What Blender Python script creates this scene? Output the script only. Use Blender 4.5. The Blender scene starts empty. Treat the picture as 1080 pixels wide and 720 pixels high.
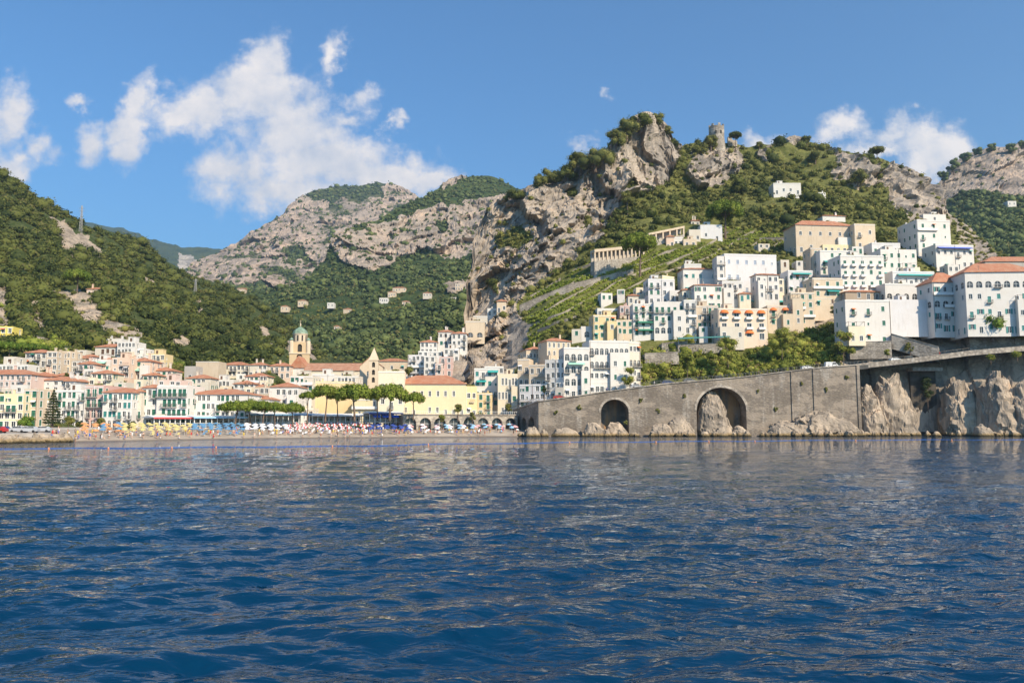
import bpy, bmesh, math, random
import numpy as np
from mathutils import Vector, Matrix
R = math.radians
SC = bpy.context.scene
COL = SC.collection
# ------------------------------------------------------------------ camera
F = 850.0; CX = 540.0; CY = 360.0; HC = 4.2
TH = math.atan(86.0 / F)
cam = bpy.data.cameras.new('camera'); cam.sensor_width = 36; cam.lens = 36 * F / 1080
cam.clip_start = 0.5; cam.clip_end = 20000
camo = bpy.data.objects.new('camera', cam); COL.objects.link(camo)
camo.location = (0, 0, HC); camo.rotation_euler = (math.pi / 2 + TH, 0, 0); SC.camera = camo
ST, CT = math.sin(TH), math.cos(TH)
def P(px, py, Y):
    """point at forward distance Y seen in direction (px, py) of the 1080x720 picture"""
    a = (np.asarray(px, float) - CX) / F; b = (CY - np.asarray(py, float)) / F
    t = Y / (CT - b * ST)
    return np.stack(np.broadcast_arrays(a * t, Y + 0 * t, HC + (ST + b * CT) * t), -1)
def pixel(p):
    x, y, z = p[0], p[1], p[2] - HC
    d = y * CT + z * ST
    return CX + F * x / d, CY - F * (z * CT - y * ST) / d
# ------------------------------------------------------------------ sun, sky, exposure
SUN_DIR = Vector((0.56, -0.66, 0.64)).normalized()
SUN_EL = math.asin(SUN_DIR.z); SUN_AZ = math.atan2(SUN_DIR.x, SUN_DIR.y)
SUN_STRENGTH = 5.0; SKY_STRENGTH = 0.10; EXPOSURE = 0.46
HAZE_DENSITY = 0.000095
sl = bpy.data.lights.new('sun', 'SUN'); sl.energy = SUN_STRENGTH; sl.angle = R(0.5); sl.color = (1.0, 0.85, 0.64)
so = bpy.data.objects.new('sun', sl); COL.objects.link(so)
so.rotation_euler = SUN_DIR.to_track_quat('Z', 'Y').to_euler(); so.location = (200, -200, 300)
world = bpy.data.worlds.new('World'); SC.world = world; world.use_nodes = True
VS = SC.view_settings; VS.view_transform = 'Standard'; VS.look = 'None'; VS.gamma = 1; VS.use_curve_mapping = False
VS.exposure = EXPOSURE
SC.cycles.volume_bounces = 0; SC.cycles.max_bounces = 6; SC.cycles.diffuse_bounces = 2; SC.cycles.glossy_bounces = 3
SC.cycles.transparent_max_bounces = 8

class NT:
    """small helper to write node trees"""
    def __init__(s, tree): s.t = tree; s.n = tree.nodes; s.l = tree.links
    def new(s, typ, **kw):
        n = s.n.new(typ)
        for k, v in kw.items(): setattr(n, k, v)
        return n
    def put(s, sock, v):
        if hasattr(v, 'is_output') or isinstance(v, bpy.types.NodeSocket): s.l.new(v, sock)
        elif isinstance(v, (tuple, list)) and sock.type == 'RGBA' and len(v) == 3: sock.default_value = (*v, 1)
        else: sock.default_value = v
    def math(s, op, a, b=None, c=None, clamp=False):
        n = s.new('ShaderNodeMath', operation=op); n.use_clamp = clamp
        s.put(n.inputs[0], a)
        if b is not None: s.put(n.inputs[1], b)
        if c is not None: s.put(n.inputs[2], c)
        return n.outputs[0]
    def vmath(s, op, a, b=None, c=None):
        n = s.new('ShaderNodeVectorMath', operation=op); s.put(n.inputs[0], a)
        if b is not None: s.put(n.inputs[1], b)
        if c is not None: s.put(n.inputs[2], c)
        return n.outputs['Value'] if op in ('LENGTH', 'DOT_PRODUCT') else n.outputs[0]
    def noise(s, vec, scale, detail=4, rough=0.55, out='Fac', dist=0.0):
        n = s.new('ShaderNodeTexNoise'); s.put(n.inputs['Vector'], vec); n.inputs['Scale'].default_value = scale
        n.inputs['Detail'].default_value = detail; n.inputs['Roughness'].default_value = rough
        n.inputs['Distortion'].default_value = dist
        return n.outputs[out]
    def mix(s, fac, a, b, mode='MIX'):
        n = s.new('ShaderNodeMix', data_type='RGBA', blend_type=mode); s.put(n.inputs['Factor'], fac)
        s.put(n.inputs[6], a); s.put(n.inputs[7], b); return n.outputs[2]
    def ramp(s, v, lo, hi, a=0.0, b=1.0, smooth=True):
        n = s.new('ShaderNodeMapRange'); n.interpolation_type = 'SMOOTHSTEP' if smooth else 'LINEAR'
        s.put(n.inputs[0], v); n.inputs[1].default_value = lo; n.inputs[2].default_value = hi
        n.inputs[3].default_value = a; n.inputs[4].default_value = b; return n.outputs[0]
    def mapping(s, vec, scale=(1, 1, 1), loc=(0, 0, 0), rot=(0, 0, 0)):
        n = s.new('ShaderNodeMapping'); s.put(n.inputs[0], vec); n.inputs['Scale'].default_value = scale
        n.inputs['Location'].default_value = loc; n.inputs['Rotation'].default_value = rot; return n.outputs[0]

def build_world():
    w = NT(world.node_tree); w.n.clear()
    sky = w.new('ShaderNodeTexSky', sky_type='NISHITA'); sky.sun_disc = False
    sky.sun_elevation = SUN_EL; sky.sun_rotation = SUN_AZ; sky.altitude = 0; sky.air_density = 1.15
    sky.dust_density = 0.6; sky.ozone_density = 2.2
    tc = w.new('ShaderNodeTexCoord').outputs['Generated']
    sep = w.new('ShaderNodeSeparateXYZ'); w.l.new(tc, sep.inputs[0])
    X, Y, Z = sep.outputs
    ys = w.math('MAXIMUM', Y, 0.05)
    comb = w.new('ShaderNodeCombineXYZ')
    w.put(comb.inputs[0], w.math('DIVIDE', X, ys)); w.put(comb.inputs[1], w.math('DIVIDE', Z, ys))
    uv = comb.outputs[0]
    # wispy distortion of the cloud outline
    n1 = w.noise(uv, 5.5, 6, 0.6, 'Color'); n2 = w.noise(uv, 24, 5, 0.62, 'Color')
    d1 = w.vmath('MULTIPLY', w.vmath('SUBTRACT', n1, (0.5, 0.5, 0.5)), (0.13, 0.10, 0))
    d2 = w.vmath('MULTIPLY', w.vmath('SUBTRACT', n2, (0.5, 0.5, 0.5)), (0.065, 0.060, 0))
    uvd = w.vmath('ADD', uv, w.vmath('ADD', d1, d2))
    blobs = [(282, 62, 30, 34, 1), (262, 98, 50, 36, 1), (215, 108, 36, 30, .9), (305, 135, 56, 40, 1), (340, 172, 66, 34, 1.05),
             (400, 186, 64, 24, 1.0), (445, 190, 32, 16, 1), (250, 185, 40, 34, .85), (310, 205, 66, 26, .9), (272, 40, 24, 14, .8),
             (150, 98, 20, 28, .8), (138, 130, 24, 22, .8), (100, 148, 20, 26, .72), (142, 160, 20, 22, .7), (82, 101, 15, 9, .62),
             (4, 118, 30, 34, .9), (36, 150, 30, 22, .85), (10, 176, 26, 26, .75), (-40, 150, 50, 40, 1), (360, 60, 13, 22, .66), (385, 96, 18, 9, .5), (330, 110, 30, 30, .7), (285, 100, 40, 40, 1), (200, 110, 30, 26, .8),
             (368, 118, 20, 10, .58), (413, 131, 10, 8, .55), (390, 142, 12, 6, .5), (604, 151, 15, 12, .68), (803, 145, 26, 13, .85),
             (893, 128, 26, 16, .8), (940, 142, 26, 16, .82), (985, 160, 46, 22, 1), (925, 160, 24, 10, .8), (1010, 165, 30, 20, .85),
             (636, 93, 8, 5, .45), (1250, 120, 70, 40, .9), (-200, 100, 80, 40, 1)]
    def field(vec):
        tot = None
        for (px, py, rx, ry, s_) in blobs:
            p = P(px, py, 1.0); q = P(px + rx, py - ry, 1.0)
            c = (float(p[0]), float(p[2] - HC), 0.0)
            ir = (1 / abs(float(q[0] - p[0])), 1 / abs(float(q[2] - p[2])), 0)
            ln = w.vmath('LENGTH', w.vmath('MULTIPLY', w.vmath('SUBTRACT', vec, c), ir))
            m = w.math('MULTIPLY_ADD', ln, -0.62 * s_, 1.0 * s_)
            tot = m if tot is None else w.math('SMOOTH_MAX', tot, m, 0.14)
        return tot
    fld = field(uvd)
    fb = w.noise(uv, 9, 8, 0.62); fb2 = w.noise(uv, 30, 5, 0.6)
    dens = w.math('ADD', fld, w.math('MULTIPLY', w.math('SUBTRACT', fb, 0.5), 1.35))
    dens = w.math('ADD', dens, w.math('MULTIPLY', w.math('SUBTRACT', fb2, 0.5), 0.75))
    alpha = w.ramp(dens, 0.12, 0.72)
    alpha = w.math('MULTIPLY', alpha, w.ramp(Y, 0.06, 0.2))
    alpha = w.math('MULTIPLY', alpha, 0.93)
    # billows: lit and shaded sides painted in, same noise stepped towards the sun
    uvs = w.vmath('ADD', uv, (0.022, 0.020, 0))
    fbs = w.noise(uvs, 9, 8, 0.62)
    rel = w.math('MULTIPLY', w.math('SUBTRACT', fb, fbs), 2.6)
    big = w.noise(uv, 3.6, 3, 0.5)
    sh = w.math('ADD', w.math('ADD', 0.66, rel), w.math('MULTIPLY', w.math('SUBTRACT', big, 0.5), 0.7), clamp=True)
    ccol = w.mix(sh, (4.6, 5.0, 5.9), (8.8, 8.0, 7.4))
    col = w.mix(alpha, w.mix(1.0, sky.outputs[0], (0.50, 0.90, 1.22), 'MULTIPLY'), ccol)
    bg = w.new('ShaderNodeBackground'); w.l.new(col, bg.inputs[0]); bg.inputs[1].default_value = SKY_STRENGTH
    out = w.new('ShaderNodeOutputWorld'); w.l.new(bg.outputs[0], out.inputs[0])
    world.cycles.sampling_method = 'MANUAL'; world.cycles.sample_map_resolution = 512
build_world()

# ------------------------------------------------------------------ object helpers
def tag(o, label=None, cat=None, group=None, kind=None):
    if label: o['label'] = label
    if cat: o['category'] = cat
    if group: o['group'] = group
    if kind: o['kind'] = kind
    return o
def thing(name, label, cat, loc=(0, 0, 0), rz=0.0, group=None):
    o = bpy.data.objects.new(name, None); COL.objects.link(o); o.empty_display_size = 0.5
    o.location = [float(v) for v in loc]; o.rotation_euler = (0, 0, rz)
    return tag(o, label, cat, group)
def add(name, mesh, parent=None, loc=None):
    o = bpy.data.objects.new(name, mesh); COL.objects.link(o)
    if parent is not None: o.parent = parent
    if loc is not None: o.location = [float(v) for v in loc]
    return o
def dup(root, loc, rz=0.0, label=None, group=None, scale=None):
    r = root.copy(); COL.objects.link(r); r.location = [float(v) for v in loc]; r.rotation_euler = (0, 0, rz)
    if label: r['label'] = label
    if group: r['group'] = group
    if scale: r.scale = (scale,) * 3
    for ch in root.children:
        c = ch.copy(); COL.objects.link(c); c.parent = r
        for g in ch.children:
            d = g.copy(); COL.objects.link(d); d.parent = c
    return r
def npmesh(name, V, Q, mat, attrs=None, smooth=False, mats=None, midx=None):
    """mesh from numpy verts (n,3) and faces (m,k)"""
    me = bpy.data.meshes.new(name); V = np.asarray(V, np.float32); Q = np.asarray(Q, np.int32)
    m, k = Q.shape
    me.vertices.add(len(V)); me.vertices.foreach_set('co', V.ravel())
    me.loops.add(m * k); me.loops.foreach_set('vertex_index', Q.ravel())
    me.polygons.add(m); me.polygons.foreach_set('loop_start', np.arange(0, m * k, k, dtype=np.int32))
    me.polygons.foreach_set('loop_total', np.full(m, k, np.int32))
    me.polygons.foreach_set('use_smooth', np.full(m, smooth))
    for mm in (mats or [mat]): me.materials.append(mm)
    if midx is not None: me.polygons.foreach_set('material_index', np.asarray(midx, np.int32))
    me.update(calc_edges=True)
    for an, av in (attrs or {}).items():
        a = me.attributes.new(an, 'FLOAT', 'POINT'); a.data.foreach_set('value', np.asarray(av, np.float32))
    return me
class MB:
    """collects shapes into ONE mesh"""
    def __init__(s): s.v = []; s.f = []; s.m = []
    def face(s, pts, m=0):
        n = len(s.v); s.v += [tuple(float(c) for c in p) for p in pts]; s.f.append(tuple(range(n, n + len(pts)))); s.m.append(m)
    def box(s, x0, x1, y0, y1, z0, z1, m=0):
        n = len(s.v)
        s.v += [(x0, y0, z0), (x1, y0, z0), (x1, y1, z0), (x0, y1, z0), (x0, y0, z1), (x1, y0, z1), (x1, y1, z1), (x0, y1, z1)]
        for q in ((0, 3, 2, 1), (4, 5, 6, 7), (0, 1, 5, 4), (1, 2, 6, 5), (2, 3, 7, 6), (3, 0, 4, 7)):
            s.f.append(tuple(n + i for i in q)); s.m.append(m)
    def prism(s, pts, y0, y1, m=0, axis='y'):
        """closed outline pts [(a,b)] extruded along an axis"""
        def mk(a, b, c):
            return (a, c, b) if axis == 'y' else ((c, a, b) if axis == 'x' else (a, b, c))
        n = len(s.v); k = len(pts)
        s.v += [mk(a, b, y0) for a, b in pts] + [mk(a, b, y1) for a, b in pts]
        s.f.append(tuple(range(n, n + k))); s.f.append(tuple(range(n + 2 * k - 1, n + k - 1, -1))); s.m += [m, m]
        for i in range(k):
            j = (i + 1) % k; s.f.append((n + i, n + k + i, n + k + j, n + j)); s.m.append(m)
    def tube(s, path, rad, seg=6, m=0, cap=True):
        n = len(s.v); pts = [Vector(p) for p in path]
        rr = rad if isinstance(rad, (list, tuple)) else [rad] * len(pts)
        for i, p in enumerate(pts):
            d = (pts[min(i + 1, len(pts) - 1)] - pts[max(i - 1, 0)]).normalized()
            a = d.orthogonal().normalized() if abs(d.z) < 0.99 else Vector((1, 0, 0)); b = d.cross(a).normalized(); a = b.cross(d)
            for k in range(seg):
                t = 2 * math.pi * k / seg; q = p + (a * math.cos(t) + b * math.sin(t)) * rr[i]; s.v.append(tuple(q))
        for i in range(len(pts) - 1):
            for k in range(seg):
                k2 = (k + 1) % seg
                s.f.append((n + i * seg + k, n + i * seg + k2, n + (i + 1) * seg + k2, n + (i + 1) * seg + k)); s.m.append(m)
        if cap:
            s.f.append(tuple(n + k for k in range(seg))[::-1]); s.f.append(tuple(n + (len(pts) - 1) * seg + k for k in range(seg))); s.m += [m, m]
    def lathe(s, prof, seg=12, m=0, c=(0, 0)):
        n = len(s.v)
        for r_, z in prof:
            for k in range(seg):
                t = 2 * math.pi * k / seg; s.v.append((c[0] + r_ * math.cos(t), c[1] + r_ * math.sin(t), z))
        for i in range(len(prof) - 1):
            for k in range(seg):
                k2 = (k + 1) % seg
                s.f.append((n + i * seg + k, n + i * seg + k2, n + (i + 1) * seg + k2, n + (i + 1) * seg + k)); s.m.append(m)
    def mesh(s, name, mats, smooth=False):
        me = bpy.data.meshes.new(name); me.from_pydata(s.v, [], s.f)
        mats = mats if isinstance(mats, (list, tuple)) else [mats]
        for mm in mats: me.materials.append(mm)
        me.polygons.foreach_set('material_index', s.m)
        if smooth: me.polygons.foreach_set('use_smooth', [True] * len(s.f))
        bm = bmesh.new(); bm.from_mesh(me); bmesh.ops.recalc_face_normals(bm, faces=bm.faces); bm.to_mesh(me); bm.free()
        me.update(); return me
# ------------------------------------------------------------------ numeric noise
def _h(ix, iy, iz, sd):
    h = (ix.astype(np.uint32) * np.uint32(374761393) + iy.astype(np.uint32) * np.uint32(668265263)
         + iz.astype(np.uint32) * np.uint32(2246822519) + np.uint32(sd * 977 + 13))
    h = (h ^ (h >> np.uint32(13))) * np.uint32(1274126177); h = h ^ (h >> np.uint32(16))
    return h.astype(np.float64) / 4294967295.0
def vnoise(p, sd=0):
    p = np.asarray(p, float); i = np.floor(p); f = p - i; i = i.astype(np.int64); f = f * f * f * (f * (f * 6 - 15) + 10)
    r = 0
    for dx in (0, 1):
        for dy in (0, 1):
            for dz in (0, 1):
                wgt = (f[..., 0] if dx else 1 - f[..., 0]) * (f[..., 1] if dy else 1 - f[..., 1]) * (f[..., 2] if dz else 1 - f[..., 2])
                r = r + wgt * _h(i[..., 0] + dx, i[..., 1] + dy, i[..., 2] + dz, sd)
    return r * 2 - 1
def fbm(p, oct=5, rough=0.5, sd=0, ridged=False):
    p = np.asarray(p, float); a = 1.0; t = 0; s = 0
    for k in range(oct):
        n = vnoise(p * 2.03 ** k + 17.3 * k, sd + k)
        if ridged: n = 1 - 2 * np.abs(n)
        s = s + a * n; t += a; a *= rough
    return s / t
def facets(p, sd=0, jit=0.35):
    """angular blocks: every cell of a jittered grid is a tilted plane with its own offset"""
    p = np.asarray(p, float); p = p + jit * np.stack([fbm(p * 1.3, 3, sd=sd + 60 + i) for i in range(3)], -1)
    i0 = np.floor(p).astype(np.int64); best = np.full(p.shape[:-1], 1e9); out = np.zeros(p.shape[:-1])
    for dx in (-1, 0, 1):
        for dy in (-1, 0, 1):
            for dz in (-1, 0, 1):
                cx, cy, cz = i0[..., 0] + dx, i0[..., 1] + dy, i0[..., 2] + dz
                fx, fy, fz = (c + _h(cx, cy, cz, sd + q) for q, c in ((1, cx), (2, cy), (3, cz)))
                ex, ey, ez = p[..., 0] - fx, p[..., 1] - fy, p[..., 2] - fz; dd = ex * ex + ey * ey + ez * ez
                o = (_h(cx, cy, cz, sd + 4) - .5) * 1.2 + ex * (_h(cx, cy, cz, sd + 5) - .5) * 2.2 + ez * (_h(cx, cy, cz, sd + 6) - .62) * 1.1
                m = dd < best; best = np.where(m, dd, best); out = np.where(m, o, out)
    return out
def interp(pts, x): pts = np.asarray(pts, float); return np.interp(x, pts[:, 0], pts[:, 1])
def inpoly(px, py, poly):
    px = np.asarray(px, float); py = np.asarray(py, float); r = np.zeros(px.shape, bool); n = len(poly)
    for i in range(n):
        x1, y1 = poly[i]; x2, y2 = poly[(i + 1) % n]
        if y1 == y2: continue
        c = ((y1 > py) != (y2 > py)) & (px < (x2 - x1) * (py - y1) / (y2 - y1) + x1); r ^= c
    return r
def srgb(r, g, b):
    f = lambda c: (c / 255 / 12.92) if c / 255 <= 0.04045 else ((c / 255 + 0.055) / 1.055) ** 2.4
    return (f(r), f(g), f(b))
# ------------------------------------------------------------------ materials
MC = {}
def newmat(name):
    m = bpy.data.materials.new(name); m.use_nodes = True; t = NT(m.node_tree); b = m.node_tree.nodes['Principled BSDF']
    return m, t, b
def bumpn(t, b, h, strength=0.5, dist=0.1):
    n = t.new('ShaderNodeBump'); n.inputs['Strength'].default_value = strength; n.inputs['Distance'].default_value = dist
    t.put(n.inputs['Height'], h); t.l.new(n.outputs[0], b.inputs['Normal'])
def geo(t): return t.new('ShaderNodeNewGeometry').outputs['Position']
def objc(t): return t.new('ShaderNodeTexCoord').outputs['Object']
def plain(name, col, rough=0.7, metal=0.0, var=0.12, scale=2.0):
    k = ('plain', name)
    if k in MC: return MC[k]
    m, t, b = newmat(name)
    n = t.noise(objc(t), scale, 4)
    t.put(b.inputs['Base Color'], t.mix(t.ramp(n, 0.3, 0.7), tuple(c * (1 - var) for c in col), tuple(min(1, c * (1 + var)) for c in col)))
    b.inputs['Roughness'].default_value = rough; b.inputs['Metallic'].default_value = metal
    MC[k] = m; return m
def plaster(name, col, stain=0.35):
    k = ('plaster', name)
    if k in MC: return MC[k]
    m, t, b = newmat('plaster_' + name); p = geo(t)
    n = t.noise(p, 0.35, 6, 0.6)                                      # broad patches
    s = t.noise(t.mapping(p, (1.3, 1.3, 0.16)), 1.0, 5, 0.6)          # rain streaks
    g = t.noise(p, 4.0, 3)
    dark = tuple(c * f for c, f in zip(col, (0.60, 0.57, 0.53)))
    c1 = t.mix(t.ramp(n, 0.35, 0.75, 0, stain), col, tuple(c * f for c, f in zip(col, (0.86, 0.80, 0.72))))
    c2 = t.mix(t.ramp(s, 0.52, 0.8, 0, stain * 1.1), c1, dark)
    c3 = t.mix(t.ramp(g, 0.3, 0.7, 0, 0.1), c2, dark)
    t.put(b.inputs['Base Color'], c3); b.inputs['Roughness'].default_value = 0.9; b.inputs['Specular IOR Level'].default_value = 0.2
    bumpn(t, b, g, 0.3, 0.03)
    MC[k] = m; return m
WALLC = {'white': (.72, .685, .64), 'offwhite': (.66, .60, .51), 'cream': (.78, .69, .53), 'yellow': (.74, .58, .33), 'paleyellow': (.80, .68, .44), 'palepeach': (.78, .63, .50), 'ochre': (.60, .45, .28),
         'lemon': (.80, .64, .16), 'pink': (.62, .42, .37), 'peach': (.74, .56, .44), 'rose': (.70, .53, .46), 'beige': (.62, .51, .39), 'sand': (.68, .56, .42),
         'grey': (.46, .43, .40), 'brown': (.42, .33, .25), 'lilac': (.70, .68, .68)}  # lilac: white walls with their bluish shade put into the plaster colour
def wallm(c): return plaster(c, WALLC[c], 0.5 if c in ('beige', 'sand', 'brown', 'grey', 'peach') else 0.33)
def tilem(name='terracotta', a=(.55, .20, .10), c=(.62, .32, .19)):
    k = ('tile', name)
    if k in MC: return MC[k]
    m, t, b = newmat('roof_tile_' + name); o = objc(t)
    n = t.noise(o, 0.6, 5); n2 = t.noise(o, 5, 3)
    cc = t.mix(t.ramp(n, 0.3, 0.7), a, c)
    cc = t.mix(t.ramp(n2, 0.45, 0.8, 0, 0.5), cc, (.30, .17, .11))
    w = t.new('ShaderNodeTexWave'); w.bands_direction = 'X'; t.put(w.inputs[0], o); w.inputs['Scale'].default_value = 1.3; w.inputs['Distortion'].default_value = 0.4
    t.put(b.inputs['Base Color'], t.mix(t.ramp(w.outputs['Fac'], 0.0, 0.35, 0.35, 0), cc, (.2, .1, .07)))
    b.inputs['Roughness'].default_value = 0.85; bumpn(t, b, w.outputs['Fac'], 0.8, 0.12)
    MC[k] = m; return m
def stonem(name='stone', a=(.40, .36, .32), c=(.22, .20, .18), sx=0.9, sz=2.6, rust=0.0):
    k = ('stone', name)
    if k in MC: return MC[k]
    m, t, b = newmat('masonry_' + name); p = geo(t)
    v = t.new('ShaderNodeTexVoronoi'); t.put(v.inputs['Vector'], t.mapping(p, (sx, sx, sz))); v.inputs['Scale'].default_value = 1.0
    n = t.noise(p, 0.16, 6, 0.62); n3 = t.noise(p, 2.2, 4)
    cell = t.new('ShaderNodeSeparateColor'); t.l.new(v.outputs['Color'], cell.inputs[0])
    cc = t.mix(cell.outputs[0], a, c)
    cc = t.mix(t.ramp(n, 0.42, 0.68, 0, 0.6), cc, tuple(x * 0.52 for x in a))
    w = t.noise(t.mapping(p, (0.5, 0.5, 0.07)), 1.0, 5, 0.6)
    cc = t.mix(t.ramp(w, 0.5, 0.72, 0, 0.45), cc, (.62, .58, .52))
    edge = t.ramp(v.outputs['Distance'], 0.3, 0.62)
    cc = t.mix(t.math('MULTIPLY', edge, 0.5), cc, (.12, .10, .085))
    pt = t.noise(t.mapping(p, (.22, .22, .5)), 0.5, 5, 0.6)
    cc = t.mix(t.ramp(pt, 0.52, 0.58, 0, 0.55), cc, tuple(min(1, x * 1.25) for x in a)); cc = t.mix(t.ramp(pt, 0.36, 0.44, 0.45, 0), cc, tuple(x * .5 for x in a))
    if rust: cc = t.mix(t.ramp(w, 0.40, 0.62, 0, rust), cc, (.52, .28, .11))
    t.put(b.inputs['Base Color'], cc); b.inputs['Roughness'].default_value = 0.95
    h = t.math('ADD', t.math('MULTIPLY', v.outputs['Distance'], -1.0), n3); bumpn(t, b, h, 0.5, 0.15)
    MC[k] = m; return m
def rockm(name='rock', light=(.56, .49, .40), mid=(.37, .33, .28), dark=(.12, .105, .095), green=((.055, .075, .02), (.12, .125, .045)), earth=(.30, .24, .15),
          sc=0.05, strata=0.0, waterline=False):
    k = ('rock', name)
    if k in MC: return MC[k]
    m, t, b = newmat('rock_' + name); p = geo(t)
    n = t.noise(t.mapping(p, (1, 1, 0.5)), sc, 9, 0.62, dist=0.4)
    st = t.noise(t.mapping(p, (1, 1, 0.22)), sc * 4.5, 7, 0.66, dist=0.8)
    vz = t.noise(t.mapping(p, (.5, .5, 2.2)), sc * 2.5, 6, 0.6)
    cc = t.mix(t.ramp(n, 0.36, 0.62), mid, light)
    cc = t.mix(t.ramp(st, 0.52, 0.70, 0, 0.5), cc, dark)
    cc = t.mix(t.ramp(n, 0.58, 0.74, 0, 0.65), cc, (.58, .40, .26))
    if strata: cc = t.mix(t.ramp(vz, 0.52, 0.62, 0, strata), cc, tuple(x * .42 for x in mid))
    sk = t.noise(t.mapping(p, (1, 1, 0.10)), sc * 3.0, 4, 0.6, dist=0.3)
    cc = t.mix(t.ramp(sk, 0.52, 0.62, 0, 0.55), cc, tuple(x * .45 for x in mid)); cc = t.mix(t.ramp(sk, 0.36, 0.44, 0.5, 0), cc, tuple(min(1, x * 1.15) for x in light))
    vo = t.new('ShaderNodeTexVoronoi'); vo.feature = 'DISTANCE_TO_EDGE'
    t.put(vo.inputs['Vector'], t.vmath('ADD', t.mapping(p, (1, 1, 0.45)), t.vmath('MULTIPLY', t.noise(p, sc * 6, 3, out='Color'), (6, 6, 6))))
    vo.inputs['Scale'].default_value = sc * 3.2
    cc = t.mix(t.ramp(vo.outputs['Distance'], 0.0, 0.05, 0.3, 0), cc, dark)
    a = t.new('ShaderNodeAttribute', attribute_name='veg'); vg = a.outputs['Fac']
    gn = t.noise(p, sc * 3, 7, 0.65); g2 = t.noise(p, sc * 14, 4, 0.65)
    gc = t.mix(t.ramp(gn, 0.35, 0.65), green[0], green[1])
    gc = t.mix(t.ramp(g2, 0.55, 0.75, 0, 0.7), gc, earth)
    fac = t.ramp(t.math('ADD', vg, t.math('MULTIPLY', t.math('SUBTRACT', g2, 0.5), 0.9)), 0.42, 0.58)
    cc = t.mix(fac, cc, gc)
    if waterline:
        z = t.new('ShaderNodeSeparateXYZ'); t.l.new(p, z.inputs[0]); zz = t.math('ADD', z.outputs[2], t.math('MULTIPLY', g2, -1.0))
        cc = t.mix(t.ramp(zz, 0.1, 0.8, 0.75, 0), cc, (.28, .19, .08)); cc = t.mix(t.ramp(zz, -0.3, 0.15, 1, 0), cc, (.05, .04, .02))
    t.put(b.inputs['Base Color'], cc); b.inputs['Roughness'].default_value = 0.95; b.inputs['Specular IOR Level'].default_value = 0.15
    h = t.math('ADD', t.math('MULTIPLY', st, -1.0), t.math('MULTIPLY', g2, 0.4)); h = t.math('ADD', h, t.math('MULTIPLY', t.ramp(vo.outputs['Distance'], 0, 0.1), 0.3))
    bumpn(t, b, h, 0.6, 0.04 / sc)
    MC[k] = m; return m
def leafm(name, a, c, trans=0.25, dry=(.16, .13, .05)):
    k = ('leaf', name)
    if k in MC: return MC[k]
    m, t, b = newmat('foliage_' + name)
    at = t.new('ShaderNodeAttribute', attribute_name='tint').outputs['Fac']
    cc = t.mix(t.ramp(at, 0.0, 0.8), a, c); cc = t.mix(t.ramp(at, 0.86, 1.0, 0, 0.8), cc, dry)
    t.put(b.inputs['Base Color'], cc); b.inputs['Roughness'].default_value = 0.75; b.inputs['Specular IOR Level'].default_value = 0.25
    tr = t.new('ShaderNodeBsdfTranslucent'); t.put(tr.inputs[0], cc)
    mx = t.new('ShaderNodeMixShader'); mx.inputs[0].default_value = trans
    t.l.new(b.outputs[0], mx.inputs[1]); t.l.new(tr.outputs[0], mx.inputs[2])
    t.l.new(mx.outputs[0], t.n['Material Output'].inputs[0])
    MC[k] = m; return m
BARK = lambda: plain('bark', (.16, .11, .08), 0.95, var=0.4, scale=1.5)
def glassm():
    k = 'glass'
    if k in MC: return MC[k]
    m, t, b = newmat('window_glass'); n = t.noise(geo(t), 0.3, 2)
    t.put(b.inputs['Base Color'], t.mix(t.ramp(n, 0.35, 0.65), (.025, .03, .035), (.10, .10, .10))); b.inputs['Roughness'].default_value = 0.15
    MC[k] = m; return m
# ------------------------------------------------------------------ terrain layers
class TPS:
    def __init__(s, pts):
        a = np.array(pts, float); s.c = a[:, :2] / 100.0; n = len(a)
        K = s._phi(s.c, s.c) + 1e-3 * np.eye(n); Pm = np.hstack([np.ones((n, 1)), s.c])
        A = np.zeros((n + 3, n + 3)); A[:n, :n] = K; A[:n, n:] = Pm; A[n:, :n] = Pm.T
        s.w = np.linalg.solve(A, np.r_[np.log(a[:, 2]), 0, 0, 0])
    def _phi(s, a, b):
        r2 = ((a[:, None] - b[None]) ** 2).sum(-1) + 1e-12; return 0.5 * r2 * np.log(r2)
    def __call__(s, px, py):
        sh = np.broadcast(px, py).shape
        q = np.stack(np.broadcast_arrays(np.asarray(px, float), np.asarray(py, float)), -1).reshape(-1, 2) / 100.0
        o = np.empty(len(q))
        for i in range(0, len(q), 20000):
            z = q[i:i + 20000]; o[i:i + 20000] = s._phi(z, s.c) @ s.w[:-3] + s.w[-3] + z @ s.w[-2:]
        return np.exp(o).reshape(sh)
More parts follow.
